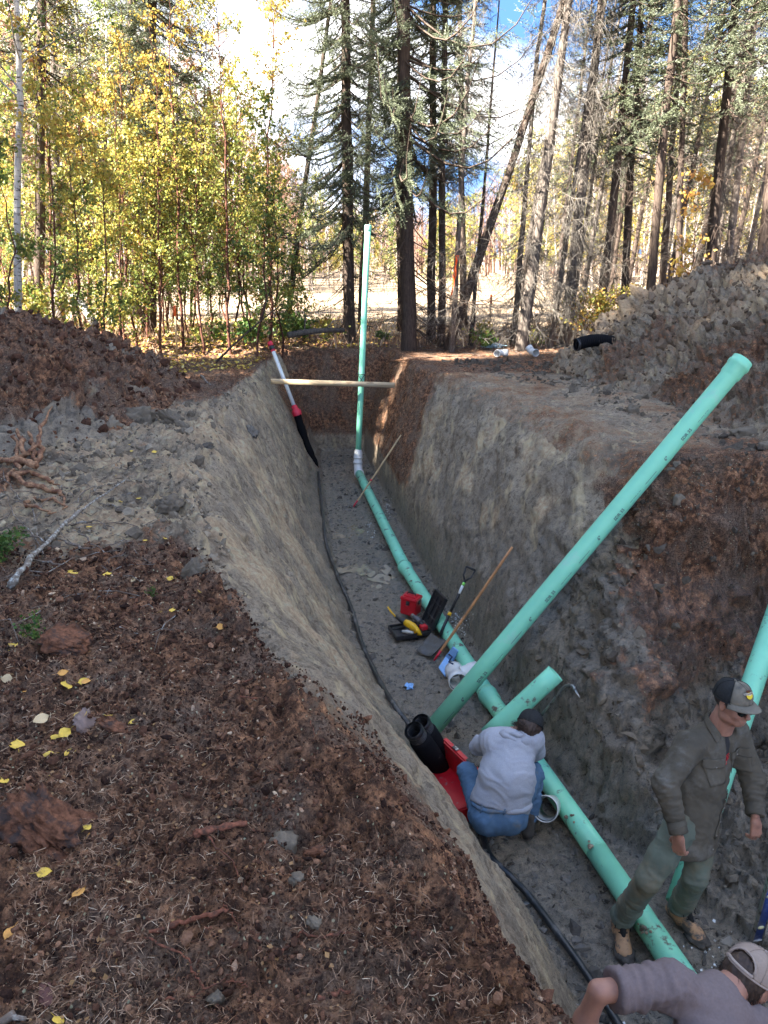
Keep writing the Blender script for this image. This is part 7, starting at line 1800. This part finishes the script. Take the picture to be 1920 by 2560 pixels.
# ---- roots on the near bank
def ground_tube(name, pts, r0, r1, mat, label=None, cat='root', zoom=(1.843, 0, 1400), lift=1.2, parent=None, wob=.004, n=7, sub=4, up=None):
    P = [];
    for k, q in enumerate(pts):
        p = hit(zoom[1] + q[0] / zoom[0], zoom[2] + q[1] / zoom[0]); P.append(p)
    S = []
    for i in range(len(P) - 1):
        a, b, c, e = P[max(i - 1, 0)], P[i], P[i + 1], P[min(i + 2, len(P) - 1)]
        for k in range(sub): t = k / sub; S.append(.5 * ((2 * b) + (c - a) * t + (2 * a - 5 * b + 4 * c - e) * t * t + (3 * b - a - 3 * c + e) * t ** 3))
    S.append(P[-1]); m = len(S); rad = [r0 + (r1 - r0) * i / (m - 1) for i in range(m)]
    S = [p + Vector((rnd.gauss(0, wob), rnd.gauss(0, wob), rad[i] * lift + abs(rnd.gauss(0, wob)) + (up[0] * .65 * (i / (m - 1)) ** up[1] if up else 0))) for i, p in enumerate(S)]
    rad = [max(x_ * (1 + .22 * rnd.gauss(0, 1)), x_ * .4) for x_ in rad]; rad[0] *= .6; rad[-1] *= .45; o0 = S[0].copy() if parent is None else Vector(parent.location); mb = MB(); mb.tube([p - o0 for p in S], rad, n); o = mb.build(name, mat, parent)
    if parent is None: o.location = o0; tag(o, label, cat)
    return o
RT = [([(900, 1292), (940, 1265), (1060, 1240), (1140, 1225)], .014, .012, 'thick broken red brown root in the middle of the near bank'),
      ([(945, 1262), (1000, 1330), (1070, 1390), (1115, 1530)], .0045, .002, 'thin root trailing down from the thick broken root'),
      ([(1160, 1245), (1215, 1300), (1240, 1375)], .003, .0015, 'short thin root below the right end of the thick broken root'),
      ([(690, 1735), (830, 1690), (960, 1650), (1055, 1625)], .008, .009, 'long peeled red root low on the near bank'),
      ([(940, 1700), (1050, 1725), (1150, 1740), (1210, 1775)], .005, .003, 'thin root running right from the long peeled root'),
      ([(1035, 1590), (1075, 1650), (1105, 1715)], .004, .002, 'short dark root crossing the end of the long peeled root'),
      ([(670, 1740), (780, 1790), (870, 1850), (900, 1930), (950, 1980), (1030, 1950), (1070, 1900), (1065, 1850)], .0035, .0025, 'looping thin root at the bottom of the near bank'),
      ([(1050, 1940), (1100, 1950), (1155, 1975)], .003, .002, 'root tip right of the looping root'),
      ([(760, 2035), (860, 2032), (940, 1990)], .0035, .002, 'pale root just below the looping root'),
      ([(1275, 1840), (1350, 1770), (1390, 1720), (1470, 1750), (1590, 1730), (1655, 1725)], .005, .005, 'wavy brown root at the lower edge of the bank'),
      ([(1040, 590), (1120, 640), (1230, 640)], .007, .005, 'forked orange root near the clay lip, lower arm'),
      ([(1050, 590), (1130, 570), (1185, 525)], .005, .004, 'forked orange root near the clay lip, upper arm'),
      ([(1150, 580), (1200, 640), (1260, 700), (1370, 810)], .004, .0025, 'long thin root running down from the forked orange root'),
      ([(1175, 910), (1240, 960), (1310, 990)], .003, .002, 'thin pale root halfway down the bank shoulder'),
      ([(1155, 1060), (1230, 1090), (1290, 1160)], .0025, .0015, 'fine pale root above the thick broken root'),
      ([(1425, 740), (1460, 830), (1520, 930)], .003, .0015, 'fine red root hanging over the bank shoulder'),
      ([(1470, 2045), (1560, 2005), (1620, 2005)], .008, .006, 'stubby root in the lower right of the near bank')]
for pts, a, b, lb in RT: ground_tube('root', pts, a * .8, b * .7, M_ROOT, lb, wob=.003, sub=6)
r2 = random.Random(5)
# fine fibres and twigs nobody could count
def fibre_field(name, n, box, ln, rad, mat, label, seed, curl=.5):
    q = random.Random(seed); mb = MB()
    for _ in range(n):
        x, y = box(q)
        L = ln * (.4 + q.random()); a = q.random() * 6.28; pts = []; m = 5
        for k in range(m):
            t = k / (m - 1) - .5; xx = x + math.cos(a) * L * t; yy = y + math.sin(a) * L * t; a += q.gauss(0, curl) * .3; pts.append(Vector((xx, yy, gs(xx, yy) + .004 + rad + .02 * L * q.random())))
        mb.tube(pts, [rad * (1 - .5 * k / (m - 1)) for k in range(m)], 3, caps=False)
    o = mb.build(name, mat); tag(o, label, 'twigs', kind='stuff'); return o
def bx1(q): y = 1.0 * 4 ** q.random(); lp = float(np.interp(y, yLL, xLL)); return (q.uniform(-.56 * y, lp + .35), y)
def bx2(q): y = q.uniform(3.2, 6.8); lp = float(np.interp(y, yLL, xLL)); return (lp - .3 - 2.2 * q.random() ** .8, y)
fibre_field('root_fibres', 420, bx1, .10, .0009, M_STUMP, 'fine root fibres lying on the near bank', 1, .7)
fibre_field('twig_litter', 260, bx2, .40, .0035, M_TWIG, 'thin grey twigs littering the left bank', 2, .5)
def bx3(q): y = q.uniform(15, 22); return (q.uniform(-8, 9), y) if True else None
fibre_field('twig_litter', 300, lambda q: (lambda x, y: (x, y) if not (-2.8 < x < .6 and y < 17.3) else (x - 5, y))(q.uniform(-8, 8), q.uniform(14.5, 22)), .8, .007, M_TWIG, 'fallen sticks on the ground at the edge of the wood', 3, .4)
# ---- rotten wood and bark pieces, stray clods
def chunk(name, u, v, w, h, mat, label, cat, seed, zoom=(1.843, 0, 1400), flat=.5, rough=.7, sub=4, tint=None):
    p = hit(zoom[1] + u / zoom[0], zoom[2] + v / zoom[0]); d = (p - cam.location).length; W = w / zoom[0] * d / FPX / 2; Hh = h / zoom[0] * d / FPX / 2 * 1.15
    bm = bmesh.new(); bmesh.ops.create_icosphere(bm, subdivisions=sub, radius=1); V = np.array([v_.co[:] for v_ in bm.verts]); k1 = noise3(V * 1.4 + seed); k2 = noise3(V * np.array([3.5, 3.5, 9]) + seed); k3 = noise3(V * 11 + seed)
    w1_, i1_, w2_ = worley(V * 1.9 + seed * 1.7); k4 = noise3(V * 23 + seed); k5 = noise3(V * np.array([5, 5, 26]) + 2 * seed); V = np.sign(V) * np.abs(V) ** .72 * (1 + .05 * k4 + .10 * k5)[:, None] * (1 + .55 * rough * k1 + .35 * rough * k2 + .10 * k3 - .16 * (1 - np.clip((w2_ - w1_) * 3, 0, 1)))[:, None] * np.array([W, Hh, min(W, Hh) * flat * 1.6])
    for q, v_ in zip(V, bm.verts): v_.co = q
    me = bpy.data.meshes.new(name); bm.to_mesh(me); bm.free(); me.materials.append(mat); me.polygons.foreach_set('use_smooth', [True] * len(me.polygons))
    if tint is not None:
        a = me.color_attributes.new('tint', 'FLOAT_COLOR', 'POINT'); a.data.foreach_set('color', np.full(len(me.vertices) * 4, tint, np.float32))
    o = link(name, me); _, nn = surf(p.x, p.y); o.matrix_world = basis(p + nn * min(W, Hh) * flat * .3, Vector((.2, 1, 0)), nn); tag(o, label, cat); return o
chunk('rotten_log', 215, 1245, 330, 190, M_ROT, 'rotten brown log chunk at the left side of the near bank', 'rotten wood', 3, sub=5)
chunk('rotten_log', 230, 1395, 105, 150, M_ROT, 'orange rotten splinter below the rotten log chunk', 'rotten wood', 9, flat=.25)
chunk('bark_piece', 300, 380, 190, 170, M_ROT, 'flaky bark piece beside the small green seedling', 'bark', 5, flat=.22)
chunk('bark_piece', 395, 745, 100, 110, plain('grey_bark', (.22, .16, .14), .9, .3, 20, .003, obj=False), 'pale grey bark flake among the yellow leaves', 'bark', 6, flat=.15, rough=.4)
chunk('bark_piece', 535, 775, 150, 60, M_ROT, 'narrow bark strip right of the pale bark flake', 'bark', 7, flat=.3)
chunk('bark_piece', 215, 2010, 80, 70, plain('purple_bark', (.14, .07, .06), .9, .3, 20, .003, obj=False), 'dark reddish bark flake near the bottom left corner', 'bark', 8, flat=.15)
chunk('bark_piece', 1460, 1345, 120, 50, M_ROT, 'flat bark chip right of the grey clod', 'bark', 12, flat=.3)
for k, (u, v, w, h, lb) in enumerate([(1300, 1310, 110, 90, 'grey clay clod right of the thick broken root'), (1000, 2025, 70, 42, 'grey clod at the bottom of the near bank'), (1445, 1672, 60, 36, 'grey clod above the wavy brown root'), (1365, 1475, 60, 45, 'grey clod on the lower bank shoulder')]): chunk('clay_clod', u, v, w, h, M_CLODG, lb, 'clod', 20 + k, tint=.34, flat=.6, sub=3)
z1 = (2.37, 0, 750)
for k, (u, v, w, h, lb) in enumerate([(790, 620, 140, 80, 'rough grey clod at the toe of the peat heap'), (830, 725, 190, 130, 'largest slanted clay slab at the toe of the peat heap'), (655, 760, 110, 90, 'brownish clod left of the slanted slab'), (1015, 715, 150, 70, 'flat clay slab nearest the trench lip'), (1085, 755, 100, 45, 'low flat slab below the slab nearest the lip'), (1078, 785, 65, 40, 'small brown stone by the trench lip'), (1010, 1230, 120, 130, 'dark ragged clod on the trench lip'), (1150, 1610, 190, 90, 'layered clay block on the lip above the peat bank'), (580, 930, 80, 50, 'dark clod on the clay apron'), (390, 830, 70, 50, 'grey clod between the stump roots and the heap'), (1130, 690, 60, 40, 'brown clod by the lip at the toe of the heap'), (500, 1080, 90, 60, 'dark clod near the torn roots')]): chunk('clay_clod', u, v, w, h, M_CLODG, lb, 'clod', 40 + k, zoom=z1, tint=.30 + .2 * (k % 3) / 2, flat=.6)
z3 = (2.023, 1100, 700)
for k, (u, v, w, h, lb) in enumerate([(1065, 570, 60, 70, 'upright flat clod at the foot of the right spoil heap'), (1210, 1120, 70, 45, 'pale clod below the long leaning pipe on the right bank'), (1198, 940, 40, 35, 'pale clod touching the long leaning pipe'), (1165, 965, 40, 28, 'small pale clod under the long leaning pipe'), (975, 665, 60, 50, 'clod on the track across the right bank'), (1540, 780, 110, 50, 'flat grey clod near the right edge of the bank'), (610, 410, 70, 50, 'dark clod near the white elbows'), (1640, 850, 60, 50, 'grey clod at the right edge of the bank')]): chunk('clay_clod', u, v, w, h, M_CLODG, lb, 'clod', 60 + k, zoom=z3, tint=.42, flat=.6, sub=3)
# grey slab stuck in the left wall
chunk('clay_clod', 1487, 785, 85, 90, M_CLODM, 'smooth grey slab sticking to the left trench wall', 'clod', 77, zoom=z1, tint=.5, flat=.35)
chunk('clay_clod', 1215, 880, 90, 140, M_CLODM, 'dark hollowed clod on the left wall below the lip', 'clod', 78, zoom=z1, tint=.15, flat=.3)
# ---- torn stump with roots, and the lichen branch
st = empty('torn_stump', hit(50, 1200)); tag(st, 'torn tree stump with splayed orange roots at the left edge', 'stump')
for pts, a, b, up in (([(40, 990), (130, 970), (220, 960), (260, 890), (330, 815)], .028, .014, (.42, 1.5)), ([(100, 1000), (110, 940), (100, 905)], .02, .015, (.22, 1)), ([(150, 960), (140, 930), (118, 890)], .03, .022, (.26, 1)), ([(215, 985), (205, 930), (185, 900)], .03, .02, (.24, 1)), ([(240, 980), (250, 930), (245, 885)], .03, .022, (.24, 1)), ([(70, 1050), (160, 1110), (260, 1140), (385, 1175)], .026, .020, None), ([(60, 1060), (200, 1050), (300, 1090), (350, 1110)], .030, .014, None), ([(150, 1225), (220, 1200), (330, 1210), (400, 1255)], .018, .010, None), ([(140, 1225), (210, 1250), (330, 1275)], .014, .008, None), ([(320, 1130), (370, 1190), (385, 1225)], .02, .008, None), ([(0, 970), (60, 1000), (120, 1060)], .03, .02, (.10, 1)), ([(100, 1010), (180, 1030), (240, 1060)], .05, .03, (.10, .5)), ([(80, 1020), (40, 1080), (20, 1150)], .02, .008, None)):
    ground_tube('root', pts, a * .8, b * .8, M_STUMP, zoom=z1, parent=st, up=up, wob=.012)
br = empty('fallen_branch', hit(60, 1440)); tag(br, 'bare fallen branch with pale lichen bark reaching in from the left edge', 'branch')
ground_tube('branch_stem', [(60, 1740), (130, 1659), (230, 1550), (400, 1380), (500, 1300), (620, 1220), (760, 1120)], .021, .004, plain('lichen_bark', (.17, .145, .12), .9, .5, 30, .003, (.42, .42, .38), 40, (.5, .60), obj=False), zoom=z1, parent=br, up=(.12, .6), n=10)
for pts in ([(230, 1550), (210, 1300), (120, 1200), (40, 1100), (20, 980)], [(300, 1480), (180, 1430), (60, 1500), (0, 1530)], [(400, 1380), (520, 1440), (640, 1560)], [(500, 1300), (470, 1200), (560, 1140)], [(350, 1430), (480, 1500), (620, 1490), (800, 1460)], [(200, 1570), (330, 1600), (460, 1560)], [(430, 1350), (560, 1340), (700, 1400)], [(620, 1220), (700, 1260), (740, 1290)], [(260, 1520), (100, 1300), (20, 1180)]): ground_tube('twig', pts, .007, .002, M_TWIG, zoom=z1, parent=br, up=(.06, .7), wob=.01, n=5)
ground_tube('stick', [(0, 820), (60, 790), (140, 755)], .02, .012, M_TWIG, 'grey stick resting on the peat heap at the left edge', 'stick', zoom=z1, lift=1.5)
ground_tube('stick', [(1190, 455), (1245, 510)], .022, .016, M_TWIG, 'short dark stick on the bank left of the far trench end', 'stick', zoom=z1)
ground_tube('stick', [(1035, 290), (1150, 282), (1300, 270)], .018, .010, M_STUMP, 'pale broken stick lying behind the right end of the plank', 'stick', zoom=(2.765, 600, 800), lift=1.2)
ground_tube('stick', [(0, 2132), (110, 2122)], .009, .008, M_TWIG, 'grey stick in the bottom left corner', 'stick')
ground_tube('stick', [(600, 250), (640, 180)], .008, .006, M_ROT, 'short brown stick on the upper near bank', 'stick')
# white birch log and the fallen dead tree at the edge of the wood
def log_between(a, b, r0, r1, mat, name, label, parts=0):
    e = empty(name, a); tag(e, label, 'log'); d = b - a; mb = MB(); mb.tube([d * t + Vector((0, 0, .04 * math.sin(t * 3.1))) for t in (0, .2, .4, .6, .8, 1)], [r0 + (r1 - r0) * t for t in (0, .2, .4, .6, .8, 1)], 12); mb.build('stem', mat, e)
    for k in range(parts):
        t = .2 + .7 * rnd.random(); q = d * t; v = Vector((rnd.gauss(0, .5), rnd.gauss(0, .4), .3 + rnd.random() * .6)) * .8; mb = MB(); mb.tube([q, q + v * .5 + Vector((0, 0, .1)), q + v], [.02, .012, .005], 5); mb.build('snag', mat, e)
    return e
log_between(at(238, 812, Y=15.6), at(182, 735, Y=15.9), .085, .065, M_BIRCH, 'birch_log', 'white birch log leaning behind the peat heap')
log_between(at(1600, 800, Y=16.6), at(1490, 722, Y=17.4), .07, .04, M_SBARK, 'fallen_tree', 'dark fallen dead stem slanting behind the right spoil heap', 7)
log_between(at(720, 838, Y=16.6) , at(860, 826, Y=17.4), .07, .05, M_DBARK, 'fallen_log', 'mossy fallen log lying behind the far end of the trench', 3)
log_between(at(540, 905, Y=14.6), at(705, 760, Y=16.4), .022, .010, M_SBARK, 'bent_stem', 'thin bent stem slanting up to the right behind the left bank', 2)
for k, (u, v, L_) in enumerate([(1500, 798, 1.2), (1290, 815, .9), (1160, 820, .8)]):
    a = hit(u, v); b = a + Vector((L_, .3, .35)); log_between(a, b, .03, .012, M_DBARK, 'dead_branch', ['dead branch on the ground below the fallen stem', 'dead branch lying at the foot of the grey dead spruce', 'dead branch lying beside the clearing stake'][k], 3)
# ---- puddles, froth, plastic shavings and white flakes for wet glints on the floor
z4 = (2.765, 600, 800)
def puddle(u, v, w, h, lb, mat=M_WATER, dz=.004, seed=0, nm='puddle'):
    c = hit(z4[1] + u / z4[0], z4[2] + v / z4[0]); d = (c - cam.location).length; W = w / z4[0] * d / FPX / 2 * 1.3; D = h / z4[0] * d / FPX / 2 * 3.0; n = 28; lev = .003 + min(gs(c.x + W * .6 * math.cos(k), c.y + D * .6 * math.sin(k)) for k in range(7)) * .4 + .6 * gs(c.x, c.y) + dz
    vs = [(0, 0, 0)] + [(W * (1 + .35 * math.sin(3 * a + seed) * math.cos(2 * a)) * math.cos(a), D * (1 + .3 * math.cos(4 * a + seed)) * math.sin(a), 0) for a in [k / n * 6.283 for k in range(n)]]
    mb = MB(); mb.add(vs, [(0, k + 1, (k + 1) % n + 1) for k in range(n)]); o = mb.build(nm, mat); o.location = (c.x, c.y, lev); tag(o, lb, kind='structure')
puddle(765, 1465, 110, 80, 'small brown puddle on the trench floor, upper one', seed=1); puddle(640, 1495, 120, 50, 'brown puddle beside the hose', seed=2); puddle(750, 1715, 130, 60, 'brown puddle in a footprint', seed=3); puddle(880, 1735, 90, 70, 'brown puddle in the next footprint', seed=4); puddle(1000, 1790, 140, 50, 'brown puddle beside the floor pipe', seed=5); puddle(1010, 1725, 60, 50, 'tiny brown puddle', seed=6); puddle(940, 1850, 130, 70, 'pale watery patch left of the red toolbox', M_WATER, .002, 7)
def shavings(n, cu, cv, su, sv, zz, lb, seed):
    q = np.random.RandomState(seed); P_ = []; 
    for _ in range(n):
        p = hit(zz[1] + (cu + su * q.normal()) / zz[0], zz[2] + (cv + sv * q.normal()) / zz[0]); P_.append(p[:])
    P_ = np.array(P_) + [0, 0, .006]; V, F, T = scatter(*LEAFQ, P_, rand_frames(n, q), .012 + .016 * q.rand(n), q.rand(n)); o = link('shavings_and_glints', mesh_np('shavings_and_glints', V, F, M_WHITE, False)); tag(o, lb, 'shavings', kind='stuff')
shavings(150, 560, 640, 55, 45, (3.072, 960, 1350), 'pale plastic shavings on the mud beside the shovel', 1); shavings(60, 1025, 1320, 15, 35, z4, 'pale plastic shavings beside the far part of the floor pipe', 2); shavings(40, 910, 1430, 20, 40, z4, 'pale plastic shavings left of the floor pipe', 3); shavings(90, 1780, 2440, 60, 60, (1, 0, 0), 'white flakes standing in for wet glints on the mud near the bending man', 4); shavings(40, 1560, 2490, 40, 30, (1, 0, 0), 'white flakes standing in for wet glints under the arm of the bending man', 5)  # the last two scatters paint wet glints on the mud as white flakes
# hanging roots on the far end wall
for k, pts in enumerate(([(765, 300), (755, 350), (760, 410)], [(790, 290), (830, 310), (850, 380)], [(745, 440), (720, 520), (700, 590)], [(1090, 300), (1060, 400), (1080, 470)], [(180, 250), (182, 300), (175, 345)], [(600, 300), (640, 340), (630, 420)], [(1110, 420), (1050, 480), (1010, 520)], [(850, 300), (870, 360), (860, 430)])):
    ground_tube('root', pts, .010, .005, M_ROOT, ['dangling root left of the riser', 'dangling root curling behind the riser', 'long root hanging low on the far end wall', 'dangling root at the right corner of the end wall', 'dangling root at the left corner of the end wall', 'dangling root above the middle of the plank', 'root poking from the right wall beyond the plank end', 'dangling root hugging the riser'][k], zoom=z4, lift=2)
for o in bpy.data.objects:
    if o.parent is not None and o.name.split('.')[0] in ('limbs', 'crown'): o['kind'] = 'stuff'
